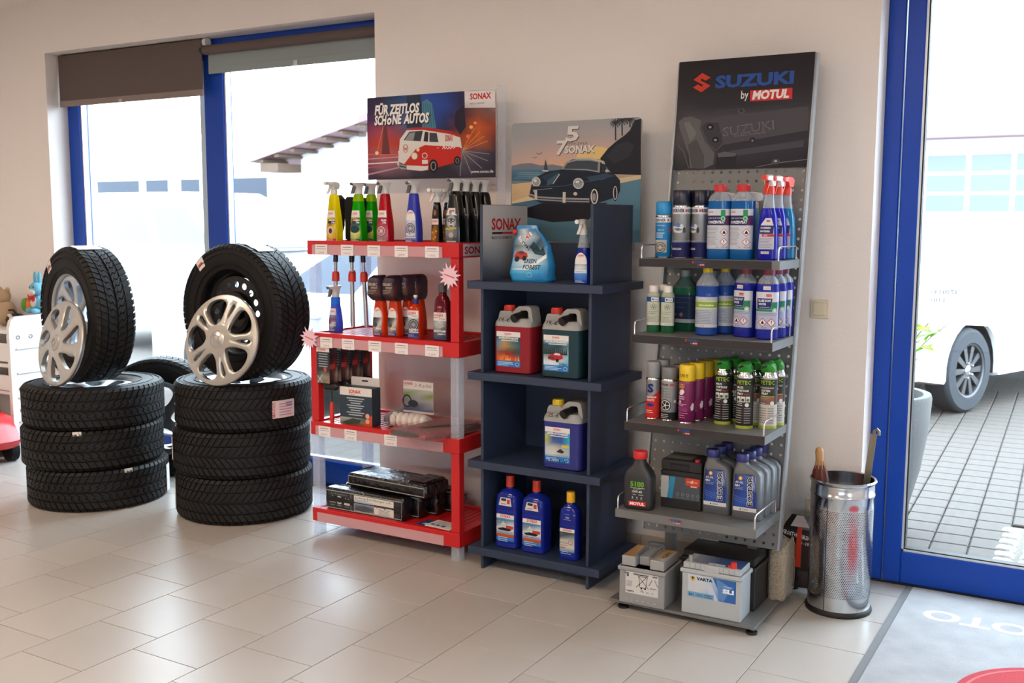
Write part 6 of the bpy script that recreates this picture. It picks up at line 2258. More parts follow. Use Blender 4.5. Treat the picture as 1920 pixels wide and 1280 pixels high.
CAPR = mat('red_cap', '#c2331f', .4)
washer('left blue washer bottle with red cap in the lowest navy niche', (-2.285, 3.868, NZ[0]), .112, .322, CAPR, 1)
washer('middle blue washer bottle with red cap in the lowest navy niche', (-2.150, 3.868, NZ[0]), .114, .318, CAPR, 1)
washer('blue washer bottle with yellow cap in the lowest navy niche', (-1.975, 3.855, NZ[0]), .088, .294, mat('yellow_cap2', '#e0a818', .4), 0)

# ================================================================== GREY RACK
GSTEEL = mat('grey_rack_steel', '#727374', 0.45, 0.35)
LSTEEL = mat('light_rack_steel', '#9aa0a4', 0.4, 0.4)
DARKS = mat('dark_gloss_strip', '#2c2a2d', 0.14)
WIRE = mat('rack_wire', '#c4c4c4', 0.25, 0.8)
kx0, kx1 = -1.668, -1.100
rk = thing('grey_product_rack', 'grey steel product rack with perforated back and black header sign', 'rack', ((kx0 + kx1) / 2, 3.66, 0))
rx, ry = (kx0 + kx1) / 2, 3.66
wx_ = (kx1 - kx0) / 2
yb_ = lambda z: 3.884 + .176 * z - ry
# back panel with real holes
mb = MB()
PXn = 15
pw = (2 * wx_ - .0) / PXn
z0p, z1p = .26, 1.765
PZn = int((z1p - z0p) / pw)
pz = (z1p - z0p) / PZn
for i in range(PXn):
    for j in range(PZn):
        cx_, cz_ = -wx_ + pw * (i + .5), z0p + pz * (j + .5)
        sq = [(1, 0), (1, 1), (0, 1), (-1, 1), (-1, 0), (-1, -1), (0, -1), (1, -1)]
        V = []
        for a, b in sq:
            z = cz_ + b * pz / 2
            V.append((cx_ + a * pw / 2, yb_(z), z))
        for k in range(8):
            a = PI / 4 * k
            z = cz_ + .0062 * math.sin(a)
            V.append((cx_ + .0062 * math.cos(a), yb_(z), z))
        for k in range(8):
            a = PI / 4 * k
            z = cz_ + .0062 * math.sin(a)
            V.append((cx_ + .0062 * math.cos(a), yb_(z) + .004, z))
        F = [(k, (k + 1) % 8, 8 + (k + 1) % 8, 8 + k) for k in range(8)] + [(8 + k, 8 + (k + 1) % 8, 16 + (k + 1) % 8, 16 + k) for k in range(8)]
        mb.add(V, F)
mb.obj('perforated_panel', GSTEEL, rk, smooth=0)
for s in (-1, 1):
    x = s * wx_
    V = []
    for z in (z0p, 2.21):
        for xx in (x, x + s * .008):
            for d_ in (-.004, .034):
                V.append((xx, yb_(min(z, 1.765)) + max(0, z - 1.765) * .1 + d_, z))
    MB().add(V, [(0, 1, 3, 2), (4, 6, 7, 5), (0, 4, 5, 1), (2, 3, 7, 6), (0, 2, 6, 4), (1, 5, 7, 3)]).obj('side_flange', LSTEEL, rk, smooth=0)
    MB().box(x * .62 - .02, x * .62 + .02, yb_(.3) + .012, yb_(.3) + .05, .035, .32).obj('rear_post', GSTEEL, rk, smooth=0)
MB().box(-wx_ - .03, wx_, .0, .63, .026, .037, c=.001).obj('base_plate', GSTEEL, rk, smooth=0)
for x in (-wx_ + .02, wx_ - .02):
    for y in (.03, .60):
        f = MB().lathe([(.022, 0), (.022, .010), (.014, .014)], 20, T=Matrix.Translation((x, y, 0))).obj('foot', BLK, rk)
        MB().lathe([(.006, .012), (.006, .027)], 10, T=Matrix.Translation((x, y, 0))).obj('stem', CHROME, f)


S_PTS = [(808, 257), (887, 299), (840, 325), (806, 307), (788, 320), (885, 371), (800, 428), (722, 385), (768, 358), (801, 378), (820, 366), (727, 316)]


def s_logo(p, cx_, cy_, h, col):
    p.poly([(cx_ + (x - 804) / 171 * h, cy_ - (y - 342) / 171 * h) for x, y in S_PTS], col)


def brand(p, x, y, h, red='#c43a34', blue='#2d4d92', bg=True):
    """small emblem + SUZUKI, below it: by MOTUL"""
    s_logo(p, x, y + h * .5, h * 1.35, red)
    p.text('SUZUKI', x + h * .9, y, h, blue, w=h * 5.4, bold=.04, align='l', res=1)
    p.rect(x + h * 3.6, y - h * 1.35, x + h * 6.3, y - h * .35, red)
    p.text('MOTUL', x + h * 4.95, y - h * 1.15, h * .6, '#e0cfcc', w=h * 2.3, bold=.03, res=1)
    p.text('by', x + h * 3.3, y - h * 1.15, h * .6, '#c8c4c4', align='r', res=1)


SH = [(1.397, 3.832), (1.0965, 3.7745), (0.7535, 3.715), (0.4165, 3.640)]
for i, (z, yf) in enumerate(SH):
    y0 = yf - ry
    y1 = yb_(z) - .001
    dark = i < 3
    sh = MB().box(-wx_, wx_, y0, y1, z - .004, z).box(-wx_, wx_, y0, y0 + .003, z - .033, z - .004).box(wx_ - .003, wx_, y0 + .003, y1, z - .033, z - .004).box(-wx_, -wx_ + .003, y0 + .003, y1, z - .033, z - .004).obj('shelf', GSTEEL if i != 0 else GSTEEL, rk, smooth=0)
    if dark:
        MB().box(-wx_ + .001, wx_ - (.03 if i == 0 else .002), y0 - .0025, y0 - .0002, z - .032, z - .001).obj('front_strip', DARKS, sh, smooth=0)
    p = Print()
    brand(p, -.055, z - .014, .0075)
    p.build('lettering', lambda u, v, o, y0=y0: (u, y0 - .0028 - o, v), sh)
    for s in (-1, 1):
        x = s * (wx_ - .008)
        ya, yb2, hh, r_ = y0 + .008, y1 - (.05 if s > 0 else .02), .052, .014
        MB().tube([(x, ya, z - .01), (x, ya, z + hh - r_), (x, ya + r_ * .3, z + hh - r_ * .3), (x, ya + r_, z + hh), (x, yb2 - r_, z + hh), (x, yb2 - r_ * .3, z + hh - r_ * .3), (x, yb2, z + hh - r_), (x, yb2, z - .01)], .0032, 8).obj('wire_rail', WIRE, sh)

# ---- header sign
HWd, HHt = 2 * wx_, .450
ysg = 4.192 - ry
zb_ = 1.762
hs_ = MB().add([(x, ysg + d_ + (z - zb_) * .1, z) for x in (-wx_, wx_) for d_ in (-.012, .0) for z in (zb_, zb_ + HHt)], [(0, 1, 3, 2), (4, 6, 7, 5), (0, 4, 5, 1), (2, 3, 7, 6), (0, 2, 6, 4), (1, 5, 7, 3)]).obj('header_sign', mat('sign_black', '#1d1c21', .4), rk, smooth=0)
q = quadmap((592, 155), (1795, 90), (545, 1118), (1735, 1112), HWd, HHt)
p = Print()
p.grid(0, HHt, HWd, 0, ['#242228 #242228 #242228 #242228 #232127', '#26242a #26242a #26242a #26242a #252329', '#2a282d #29272c #28262c #28262c #28262b', '#38363a #2f2d33 #2e2c32 #302e34 #333138', '#3c3a3e #4a484d #4e4b50 #4a484d #46444a', '#4a484b #47454b #444249 #403e46 #3a3942', '#3a393d #3e3d43 #35343c #302f38 #2c2b34', '#26252a #2e2d33 #28272e #26252c #24232a'])
p.q = q
p.poly([(800, 730), (870, 680), (980, 650), (1740, 575), (1735, 790), (1000, 905), (930, 960), (850, 900)], '#4a484d')
p.poly([(1000, 905), (1735, 790), (1735, 860), (1040, 965), (940, 970)], '#302f37')
p.poly([(590, 690), (640, 650), (710, 645), (800, 680), (790, 760), (840, 880), (925, 975), (915, 1080), (830, 1115), (700, 1110), (690, 990), (640, 860), (600, 760)], '#5c5b5d')
p.poly([(680, 900), (760, 850), (830, 1000), (830, 1112), (720, 1112)], '#4a494c')
p.poly([(640, 700), (690, 690), (760, 800), (700, 870)], '#6d6c6c')
p.poly([(805, 740), (850, 700), (960, 705), (1000, 880), (940, 950), (870, 890)], '#3a393f')
p.poly([(1060, 960), (1700, 880), (1700, 935), (1120, 1005)], '#45444b')
p.poly([(945, 985), (1010, 965), (1125, 990), (1120, 1110), (935, 1110)], '#23222a')
p.poly([(950, 985), (1010, 965), (1125, 985), (1110, 1010), (960, 1015)], '#5c5b5e')
for x, y in ((885, 742), (935, 858)):
    p.ell(x, y, 32, 26, '#17161b', 18).ell(x - 2, y + 2, 14, 11, '#8a8a8c', 12)
p.ell(1265, 865, 26, 24, '#2a2930', 16).ell(1263, 872, 10, 10, '#77777a', 10)
p.ell(1165, 605, 34, 24, '#4d4c50', 16).ell(1165, 603, 14, 11, '#2a2930', 12)
p.line([(860, 650), (960, 600), (1170, 585)], 12, '#3f3e43').line([(580, 630), (640, 560), (740, 560)], 8, '#3c3a40').line([(590, 900), (640, 960), (690, 1110)], 7, '#5d5c60')
p.line([(1290, 1112), (1490, 1075), (1730, 1050)], 7, '#6c6b6f').ell(1465, 1065, 34, 26, '#4d4c50', 14).ell(1465, 1060, 12, 10, '#a8a8aa', 10)
X, Y = q(1003, 828)
p.text('SUZUKI', X, Y, .036, '#75747a', w=.212, bold=.01, align='l', rot=6)
p.text('SUZUKI', X + .003, Y + .001, .033, '#48474d', w=.205, bold=-.012, align='l', rot=6)
X, Y = q(1105, 838)
p.text('DOHC 16VALVE', X, Y, .008, '#77767b', w=.13, align='l', rot=5, res=1)
p.poly(S_PTS, '#c23a28')
X, Y = q(925, 392)
p.text('SUZUKI', X, Y, .049, '#2d4f96', w=q(1618, 360)[0] - X, bold=.045, align='l')
p.poly([(1242, 424), (1608, 407), (1605, 507), (1242, 521)], '#c22f34')
X, Y = q(1260, 502)
p.text('MOTUL', X, Y, .034, '#e6e1dc', w=.150, bold=.05, align='l', shear=.12)
X, Y = q(1160, 494)
p.text('by', X, Y, .034, '#e2dedb', w=.031, bold=.01, align='l')
p.build('sign_print', lambda u, v, o: (-wx_ + u, ysg - .0125 - o + v * .1, zb_ + v), hs_, step=.00004)


# ================================================================== RACK GOODS
def can(label, loc, R, h, capmat, cap_h, labcol, group, dome=True, cap_r=None, rot=0, metal_top=True, name='spray_can'):
    t = thing(name, label, 'spray can', loc, rot, group)
    zt_ = h - cap_h
    B = Body([(0, 2 * R - .006, 2 * R - .006, R - .0035), (.003, 2 * R - .001, 2 * R - .001, R - .001), (zt_ - .012, 2 * R - .001, 2 * R - .001, R - .001)], 9)
    B.mb().obj('can', labcol, t)
    MB().lathe([(R - .001, 0), (R + .0008, .002), (R - .0005, .005)], 36, cap=False).obj('bottom_rim', CHROME, t)
    cr_ = cap_r or R - .001
    MB().lathe([(R - .0005, zt_ - .012), (R, zt_ - .008), (cr_ - .004 if dome else R - .001, zt_), (cr_ - .006, zt_ + .002)], 36, cap=False).obj('shoulder', CHROME if metal_top else labcol, t)
    MB().lathe([(cr_ - .001, zt_ - .002), (cr_, zt_), (cr_, h - .004), (cr_ - .003, h), (0, h)], 36).obj('cap', capmat, t)
    return t, B


# ---------------- shelf 1
z = SH[0][0]
g = 'spray cans on the top rack shelf'
t, B = can('light blue spray can at the left end of the top rack shelf', (-1.607, 3.935, z), .033, .226, mat('azure_cap', '#1b86c4', .35), .050, mat('azure_can', '#1878b4', .3), g, name='spray_can')
p = Print()
p.rect(-.05, .142, .05, .162, '#d3d6d8')
p.text('BERNER', -.002, .146, .011, '#1c2a4e', w=.044, bold=.03)
p.rect(-.036, .147, -.029, .156, '#c2323a').rect(.027, .147, .034, .156, '#c2323a')
p.text('Vielseit-Reiniger', -.004, .128, .006, '#d4e2ec', w=.046, res=1)
p.text('Hightech', 0, .110, .006, '#d4e2ec', w=.028, res=1)
p.bars(-.022, .018, .098, 3, .008, .0035, '#c8dcea')
p.grid(-.03, .022, .026, .072, ['#8a7f78 #b8aaa0', '#6a6058 #a09488', '#c0b8b0 #a8b0b8'])
wheel_print(p, .0, .042, .021, '#b8b4ae', 12, '#4a443e')
p.rect(.034, .106, .05, .12, '#b8423a')
B.label(p, t)
t, B = can('front silver and navy spray can with dark cap on the top rack shelf', (-1.533, 3.94, z), .036, .270, mat('navy_can_cap', '#14152e', .3), .056, mat('silver_can', '#8d8f93', .3, .6), g)
p = Print()
p.rect(-.08, .004, .08, .062, '#1d1f52')
p.grid(-.08, .062, .08, .070, ['#1d1f52 #2a3a78 #1d1f52', '#8a8c90 #a4a6aa #8a8c90'])
p.rect(-.08, .176, .08, .208, '#c9ccd0')
p.rect(-.08, .202, .08, .208, '#4a9aa0')
for k in (-.075, -.01, .052):
    p.text('BERNER', k + .010, .183, .013, '#1c2a4e', w=.048, bold=.03, res=1)
    p.rect(k - .024, .184, k - .016, .194, '#c2323a')
p.text('WINDERCLEAN', -.012, .034, .008, '#d8dae4', w=.052, bold=.02, res=1)
p.poly([(-.03, .120), (-.012, .140), (.018, .135), (.026, .115), (.010, .100), (-.018, .104)], '#c4c8ce')
p.poly([(-.022, .128), (-.010, .142), (.010, .138), (.006, .124)], '#5a78b0')
for k in range(4):
    p.line([(-.020 + k * .005, .116 - k * .002), (.002 + k * .005, .120 - k * .002)], .0022, '#3a3e44')
p.ell(.024, .112, .006, .012, '#3a3e44', 12)
B.label(p, t)
for i, (x, y) in enumerate(((-1.500, 4.01), (-1.462, 3.965), (-1.440, 4.035))):
    copy_tree(t, (x, y, z), (12, -35, 20)[i], ('second silver and navy spray can behind the front one', 'silver and navy spray can beside the left red-capped bottle', 'rearmost silver and navy spray can')[i])
# red-capped concentrate bottles
CONB = liquid('bright_blue_liquid', '#1f7fd0', .55)
g = 'red-capped concentrate bottles'


def concentrate(label, loc, rot):
    t = thing('concentrate_bottle', label, 'bottle', loc, rot, g)
    B = Body([(0, .082, .074, .024), (.005, .088, .080, .026), (.03, .089, .081, .026), (.20, .088, .080, .026), (.228, .088, .080, .028), (.246, .074, .068, .028), (.260, .046, .046, .022), (.268, .042, .042, .020)], 5)
    B.mb(0, .226).obj('bottle', CONB, t)
    B.mb(.226, .268).obj('neck', CLB, t)
    cp = MB().lathe([(.0235, .262), (.0245, .266), (.0245, .286), (.022, .290)], 28).obj('cap', mat('red_screw_cap', '#c22a30', .4), t)
    mb = MB()
    for i in range(24):
        a = 2 * PI * i / 24
        mb.box(.0247 * math.cos(a) - .001, .0247 * math.cos(a) + .001, .0247 * math.sin(a) - .001, .0247 * math.sin(a) + .001, .267, .284)
    mb.obj('cap_ribs', mat('red_screw_cap', '#c22a30', .4), cp, smooth=0)
    p = Print()
    hw = .058
    p.rect(-hw, .040, hw, .195, '#c3c5cf')
    p.rect(-hw, .132, hw, .170, '#252a52')
    p.grid(.022, .132, hw, .170, ['#4a2f5c #5c2f5a', '#4a2f5c #5c2f5a'])
    p.text('KLARE SICHT WINTER', -.010, .157, .0055, '#d3d6e2', w=.064, res=1)
    p.text('KONZENTRAT', -.006, .139, .011, '#e4e6ee', w=.066, bold=.03, shear=.15, res=1)
    p.rect(.012, .160, .030, .192, '#2f8a5c').ell(.021, .158, .010, .010, '#3a9a68', 14).ring(.021, .158, .008, .008, .0018, '#d8e4dc', 12)
    p.text('eurolub', -.040, .180, .008, '#b8383c', w=.022, bold=.02, res=1, align='l')
    for k, yy in enumerate((.105, .068)):
        p.poly([(.026, yy + .016), (.042, yy), (.026, yy - .016), (.010, yy)], '#b03a48')
        p.poly([(.026, yy + .013), (.039, yy), (.026, yy - .013), (.013, yy)], '#e2e2e6')
        if k == 0:
            p.poly([(.020, yy - .006), (.032, yy - .006), (.031, yy), (.026, yy + .008), (.022, yy + .001)], '#1c1c20')
        else:
            p.rect(.0245, yy - .001, .0275, yy + .008, '#1c1c20').rect(.0245, yy - .006, .0275, yy - .003, '#1c1c20')
    p.bars(-.050, .004, .124, 14, .0052, .0018, '#8e909c', .25)
    p.text('2 L', .000, .044, .007, '#3c3e4a', res=1)
    p.text('UN 1987', .030, .044, .006, '#3c3e4a', w=.026, res=1)
    B.label(p, t)
    return t


concentrate('left red-capped blue concentrate bottle on the top rack shelf', (-1.378, 3.95, z), 8)
concentrate('right red-capped blue concentrate bottle on the top rack shelf', (-1.284, 3.95, z), 2)
# pale trigger bottles behind them
PALEB = liquid('pale_blue_liquid', '#8fc4e0', .5)


def pale_trigger(label, x, y):
    t = thing('spray_bottle', label, 'spray bottle', (x, y, z), -60, 'pale spray bottles at the back of the top rack shelf')
    SPR.mb().obj('bottle', PALEB, t)
    p = Print()
    p.rect(-.03, .03, .03, .115, '#b8ccd8').rect(-.03, .03, .03, .05, '#3a98b0').rect(-.02, .075, .02, .079, '#3a4a6a')
    SPR.label(p, t)
    pistol_head(t, .200)


pale_trigger('pale blue spray bottle behind the left concentrate bottle', -1.385, 4.065)
pale_trigger('pale blue spray bottle behind the right concentrate bottle', -1.275, 4.065)
# de-icer triggers
DEI = Body([(0, .066, .05, .02), (.005, .076, .058, .022), (.06, .077, .058, .022), (.12, .072, .056, .022), (.165, .064, .052, .02), (.200, .046, .044, .019), (.225, .038, .038, .017), (.255, .034, .034, .016)], 5)
VIO = liquid('violet_blue_liquid', '#2a2fc4', .45)
REDT = mat('red_trigger', '#d23a28', .4)
LIP = mat('white_head', '#dcd8d4', .4)


def deicer(label, x, y, liq, rz, redhead=False):
    t = thing('spray_bottle', label, 'spray bottle', (x, y, z), rz, 'red-triggered de-icer spray bottles')
    DEI.mb(0, .198).obj('bottle', liq, t)
    DEI.mb(.198, .255).obj('neck', CLB, t)
    p = Print()
    p.poly([(-.030, .042), (.032, .042), (.032, .125), (.022, .158), (-.004, .158), (-.028, .125)], '#b8bac8')
    p.poly([(-.024, .134), (-.004, .160), (.022, .160), (.030, .134)], '#d0d0d6')
    p.poly([(-.028, .100), (.028, .100), (.032, .132), (-.028, .132)], '#2a2e66')
    p.text('SCHEIBEN', -.024, .120, .007, '#dcdee8', w=.042, bold=.03, align='l', res=1)
    p.text('ENTEISER', -.024, .107, .007, '#dcdee8', w=.040, bold=.03, align='l', res=1)
    p.rect(-.016, .090, .034, .099, '#b8363e')
    p.text('+50%', -.002, .092, .005, '#eadcdc', bold=.02, res=1)
    p.rect(.0, .146, .016, .152, '#b84a4a')
    p.bars(-.026, .028, .082, 7, .0055, .0018, '#8a8ca4', .3)
    p.rect(-.018, .024, .014, .034, '#d4d0c8')
    p.text('5,90 €', -.002, .0265, .005, '#4a4a50', res=1)
    DEI.label(p, t)
    pistol_head(t, .250, REDT if redhead else LIP, REDT, REDT, REDT, 1.15)


deicer('front blue de-icer spray bottle with red trigger on the top rack shelf', -1.178, 3.935, VIO, 0)
deicer('second blue de-icer spray bottle with white and red head behind the front one', -1.165, 4.005, VIO, 0)
deicer('rearmost turquoise spray bottle with all-red head at the right end', -1.150, 4.072, liquid('turquoise_liquid', '#1f8fc4', .5), -8, True)

# ---------------- shelf 2
z = SH[1][0]
PALEG = liquid('pale_green_bottle', '#c8d0bc', .45)
g = 'small green concentrate bottles'


def small_bottle(label, x, y, rz):
    t = thing('dosing_bottle', label, 'bottle', (x, y, z), rz, g)
    B = Body([(0, .050, .040, .018), (.004, .054, .044, .02), (.030, .054, .044, .02), (.148, .054, .044, .02), (.160, .046, .038, .018), (.166, .036, .034, .016)], 4)
    B.mb(0, .030).obj('liquid_base', liquid('green_concentrate', '#2f7a52', .45), t)
    B.mb(.030, .166).obj('bottle', PALEG, t)
    MB().lathe([(.019, .164), (.019, .186), (.016, .190)], 22).obj('cap', WHT, t)
    p = Print()
    p.rect(-.034, .030, .034, .128, '#b9beae')
    p.rect(-.036, .124, .036, .144, '#1f4a86').rect(-.006, .126, .026, .142, '#cfd2d2')
    p.rect(-.002, .131, .004, .137, '#2a3040')
    p.text('BERNER', .014, .131, .005, '#2a3040', w=.017, res=1)
    for k in range(5):
        a = 2 * PI * k / 5 + .3
        p.ring(.004 + .007 * math.cos(a), .104 + .007 * math.sin(a), .006, .006, .0012, '#4a544e', 10)
    p.text('KONZENTRAT', .002, .082, .005, '#3a4440', w=.034, res=1)
    p.text('SCHEIBEN', -.002, .074, .005, '#3a4440', w=.028, res=1)
    p.bars(-.020, .020, .064, 5, .005, .0016, '#7d867c', .3)
    p.rect(-.034, .030, .034, .040, '#d2d2ca')
    p.text('4,95 EUR', .006, .0325, .005, '#4a4a48', w=.022, res=1)
    B.label(p, t)


small_bottle('left small pale-green bottle with white cap on the second rack shelf', -1.632, 3.905, 12)
small_bottle('right small pale-green bottle with white cap on the second rack shelf', -1.570, 3.905, 6)
small_bottle('small pale-green bottle hidden behind the two front ones', -1.615, 3.965, 0)
g2 = 'large green bottles at the back of the second rack shelf'


def big_green(label, x, y):
    t = thing('washer_bottle', label, 'bottle', (x, y, z), 0, g2)
    B = Body([(0, .10, .075, .026), (.005, .108, .083, .028), (.16, .108, .083, .028), (.178, .102, .078, .03), (.214, .046, .044, .02), (.226, .042, .042, .019)], 4)
    B.mb(0, .178).obj('bottle', liquid('green_antifreeze', '#1f6a50', .4), t)
    B.mb(.178, .226).obj('neck', liquid('green_empty', '#6a8a80', .4), t)
    MB().lathe([(.022, .222), (.022, .248), (.019, .251)], 22).obj('cap', mat('grey_green_cap', '#7d8a88', .4), t)
    p = Print()
    p.rect(-.07, .050, .07, .150, '#22304e')
    p.rect(-.07, .035, .07, .050, '#a8b0b8')
    p.bars(-.05, .05, .136, 3, .02, .003, '#3a4a68')
    for k in (-.03, .0):
        p.poly([(k, .058), (k + .010, .068), (k, .078), (k - .010, .068)], '#8a5a66')
    B.label(p, t)


big_green('left large green bottle behind the small pale ones', -1.545, 4.03)
big_green('middle large green bottle behind the small pale ones', -1.500, 4.065) if 0 else None
big_green('right large green bottle behind the yellow-capped bottle', -1.425, 4.03)
g3 = 'yellow-capped screen wash bottles'


def yellow_cap(label, x, y):
    t = thing('washer_bottle', label, 'bottle', (x, y, z), 0, g3)
    rings = [(0, .074, .070, .034), (.006, .088, .084, .041), (.05, .089, .085, .042), (.158, .089, .085, .042)]
    for k in range(4):
        rings += [(.162 + k * .011, .089, .085, .042), (.168 + k * .011, .086, .082, .04)]
    rings += [(.208, .084, .08, .039), (.238, .046, .044, .021), (.250, .032, .032, .0155)]
    B = Body(rings, 7)
    B.mb(0, .196).obj('bottle', liquid('screenwash_blue', '#2f5fc0', .5), t)
    B.mb(.196, .250).obj('neck', CLB, t)
    MB().lathe([(.019, .248), (.019, .271), (.017, .274)], 24).obj('cap', mat('yellow_screw_cap', '#e0be14', .4), t)
    p = Print()
    p.rect(-.062, .034, .062, .154, '#a9b0c0')
    p.rect(-.062, .112, .062, .134, '#86a23c')
    p.rect(-.062, .106, .062, .111, '#c2c8a0').rect(-.062, .135, .062, .139, '#c2c8a0')
    p.text('KONZENTRAT', -.012, .143, .006, '#e2e4ea', w=.055, res=1)
    p.text('Autoscheiben', .010, .118, .0085, '#e2ecc8', w=.062, bold=.02, res=1)
    p.bars(-.050, .034, .098, 9, .0062, .002, '#7d8494', .25)
    p.rect(-.062, .034, .062, .046, '#c8c6c8')
    p.text('5,95 €', -.005, .037, .006, '#6a5a3c', res=1)
    B.label(p, t)


yellow_cap('front yellow-capped blue screen wash bottle on the second rack shelf', -1.405, 3.905)
yellow_cap('rear yellow-capped blue screen wash bottle on the second rack shelf', -1.365, 4.000)
g4 = 'red-capped violet winter wash bottles'


def winter(label, x, y, rz, tag_=True):
    t = thing('winter_bottle', label, 'bottle', (x, y, z), rz, g4)
    B = Body([(0, .074, .066, .024), (.005, .083, .075, .027), (.045, .084, .076, .027), (.095, .081, .073, .026), (.15, .084, .076, .027), (.205, .083, .075, .027), (.228, .070, .064, .027), (.242, .044, .044, .021), (.250, .040, .040, .019)], 5)
    B.mb(0, .212).obj('bottle', liquid('winter_violet', '#2a35b8', .5), t)
    B.mb(.212, .250).obj('neck', CLB, t)
    MB().lathe([(.023, .246), (.024, .249), (.024, .266), (.021, .269)], 26).obj('cap', mat('maroon_cap', '#7a1f36', .4), t)
    p = Print()
    hw = .058
    p.rect(-hw, .040, hw, .182, '#a8adc4')
    p.rect(-hw, .146, hw, .182, '#c8cad2')
    p.poly([(-.036, .118), (.018, .118), (.024, .158), (-.036, .158)], '#222c62')
    p.text('KLARE SICHT', -.030, .145, .0085, '#dcdee8', w=.048, bold=.03, align='l', shear=.1, res=1)
    p.text('WINTER', -.030, .132, .0085, '#dcdee8', w=.030, bold=.03, align='l', shear=.1, res=1)
    p.rect(-.026, .1225, .014, .125, '#8d94b8')
    p.rect(-hw, .108, .020, .117, '#2d7d5a').rect(.020, .108, .046, .144, '#2d7d5a')
    p.ell(.034, .112, .010, .010, '#cfd8d4', 14).ring(.034, .112, .008, .008, .0015, '#2d7d5a', 12)
    p.rect(.0, .164, .020, .174, '#b8323c')
    p.text('eurolub', .010, .166, .006, '#e4d4d6', w=.017, res=1)
    for k, xx in enumerate((-.012, .022)):
        yy = .066
        p.poly([(xx, yy + .017), (xx + .017, yy), (xx, yy - .017), (xx - .017, yy)], '#b0404e')
        p.poly([(xx, yy + .0135), (xx + .0135, yy), (xx, yy - .0135), (xx - .0135, yy)], '#e0dde2')
        if k == 0:
            p.poly([(xx - .006, yy - .006), (xx + .006, yy - .006), (xx + .005, yy), (xx, yy + .008), (xx - .004, yy + .001)], '#1c1c20')
        else:
            p.rect(xx - .0015, yy - .001, xx + .0015, yy + .008, '#1c1c20').rect(xx - .0015, yy - .006, xx + .0015, yy - .003, '#1c1c20')
    p.bars(-.052, -.032, .100, 8, .0062, .002, '#7f86a6', .25)
    p.bars(-.028, .048, .100, 2, .0062, .002, '#7f86a6', .25)
    p.text('UN 1987', -.006, .043, .006, '#4a4e66', w=.022, res=1)
    B.label(p, t)
    if tag_:
        p = Print()
        p.rect(-.012, .190, .016, .204, '#d3cdc2')
        p.text('5,90 €', .002, .194, .005, '#4a4a50', res=1)
        B.label(p, t, name='price_sticker')


winter('leftmost violet winter wash bottle on the second rack shelf', -1.257, 3.930, -22)
winter('front violet winter wash bottle at the right wire rail', -1.160, 3.900, 6)
winter('second violet winter wash bottle behind the front right one', -1.152, 3.975, 4, False)
winter('rearmost violet winter wash bottle at the right end', -1.148, 4.05, 0, False)

# ---------------- shelf 3
z = SH[2][0]
g = 'spray cans on the third rack shelf'
GC = mat('grey_cap', '#84868a', .4)
t, B = can('silver and red spray can with grey cap and blue S on the third rack shelf', (-1.600, 3.84, z), .029, .232, GC, .062, mat('silver_can', '#8d8f93', .3, .6), g)
p = Print()
p.grid(-.075, .004, .075, .062, ['#b4282a #bc2c2c #b4282a', '#b4282a #c23030 #b4282a'])
p.poly([(-.075, .062), (.075, .062), (.075, .13), (.03, .110), (.0, .088), (-.03, .072), (-.075, .068)], '#b82c2c')
p.text('S', 0, .110, .034, '#20286a', w=.026, bold=.05)
p.text('KORROSIONS', 0, .086, .0075, '#e8dcd8', w=.050, bold=.03, res=1)
p.text('SCHUTZ', 0, .074, .008, '#e8dcd8', w=.034, bold=.03, res=1)
p.ell(0, .058, .016, .007, '#2a2f78', 16)
p.bars(-.022, .020, .034, 2, .008, .003, '#e0b8b4')
B.label(p, t)
copy_tree(t, (-1.590, 3.915, z), 30, 'second silver and red spray can behind the front one')
t, B = can('grey wheel-paint spray can with a wheel picture on the third rack shelf', (-1.532, 3.845, z), .033, .214, mat('mid_grey_cap', '#6b6c6e', .4), .044, mat('grey_can', '#96989a', .35, .3), g)
p = Print()
p.rect(-.09, .004, .09, .034, '#1f1f22')
p.text('Holts', -.006, .140, .012, '#2c2c32', w=.028, bold=.03, res=1)
p.rect(-.034, .140, -.024, .152, '#b84a4a').rect(.014, .140, .030, .150, '#b05252')
for k in range(4):
    p.text(('Silver Wheels', 'Peinture jantes', 'Gris argent', 'Velgenspray')[k], -.004, .126 - k * .0105, .006, '#3e4046', w=.042, res=1)
wheel_print(p, -.004, .062, .024, '#d6d6d4', 5, '#26262a')
p.ell(.038, .078, .008, .007, '#d8d8d8', 12)
p.bars(-.028, .024, .024, 3, .007, .0026, '#b8b8b8')
B.label(p, t)
copy_tree(t, (-1.515, 3.92, z), 20, 'second grey wheel-paint spray can behind the front one')
t, B = can('front purple spray can with yellow cap and handwritten price', (-1.450, 3.825, z), .0325, .232, mat('yellow_can_cap', '#ddb91c', .4), .062, mat('purple_can', '#701a4e', .32), 'purple spray cans in a row', metal_top=False)
p = Print()
p.text('START', -.012, .150, .009, '#d8a84a', w=.030, bold=.03, res=1)
p.text('SPRAY', -.012, .140, .008, '#d8a84a', w=.028, bold=.03, res=1)
p.poly([(-.024, .120), (-.016, .134), (-.004, .136), (.002, .126), (-.006, .114), (-.018, .112)], '#d8ccd4')
p.rect(-.026, .104, .002, .108, '#c8a8bc').rect(-.026, .096, .002, .100, '#c8a8bc')
p.poly([(.026, .066), (.034, .082), (.044, .078), (.042, .056), (.030, .050)], '#d0c4cc')
p.ell(-.018, .086, .006, .006, '#d4b8c8', 10)
p.bars(-.026, .012, .076, 2, .006, .0022, '#c8a4bc')
p.grid(-.030, .048, .014, .066, ['#84407a #8a3a6a', '#7a3068 #7a2c60'])
p.bars(-.026, .016, .040, 3, .009, .0022, '#c08cb0')
B.label(p, t)
p = Print()
p.text('10,90 €', 0, 0, .014, '#2c2a14', w=.040, shear=.15, bold=.0)
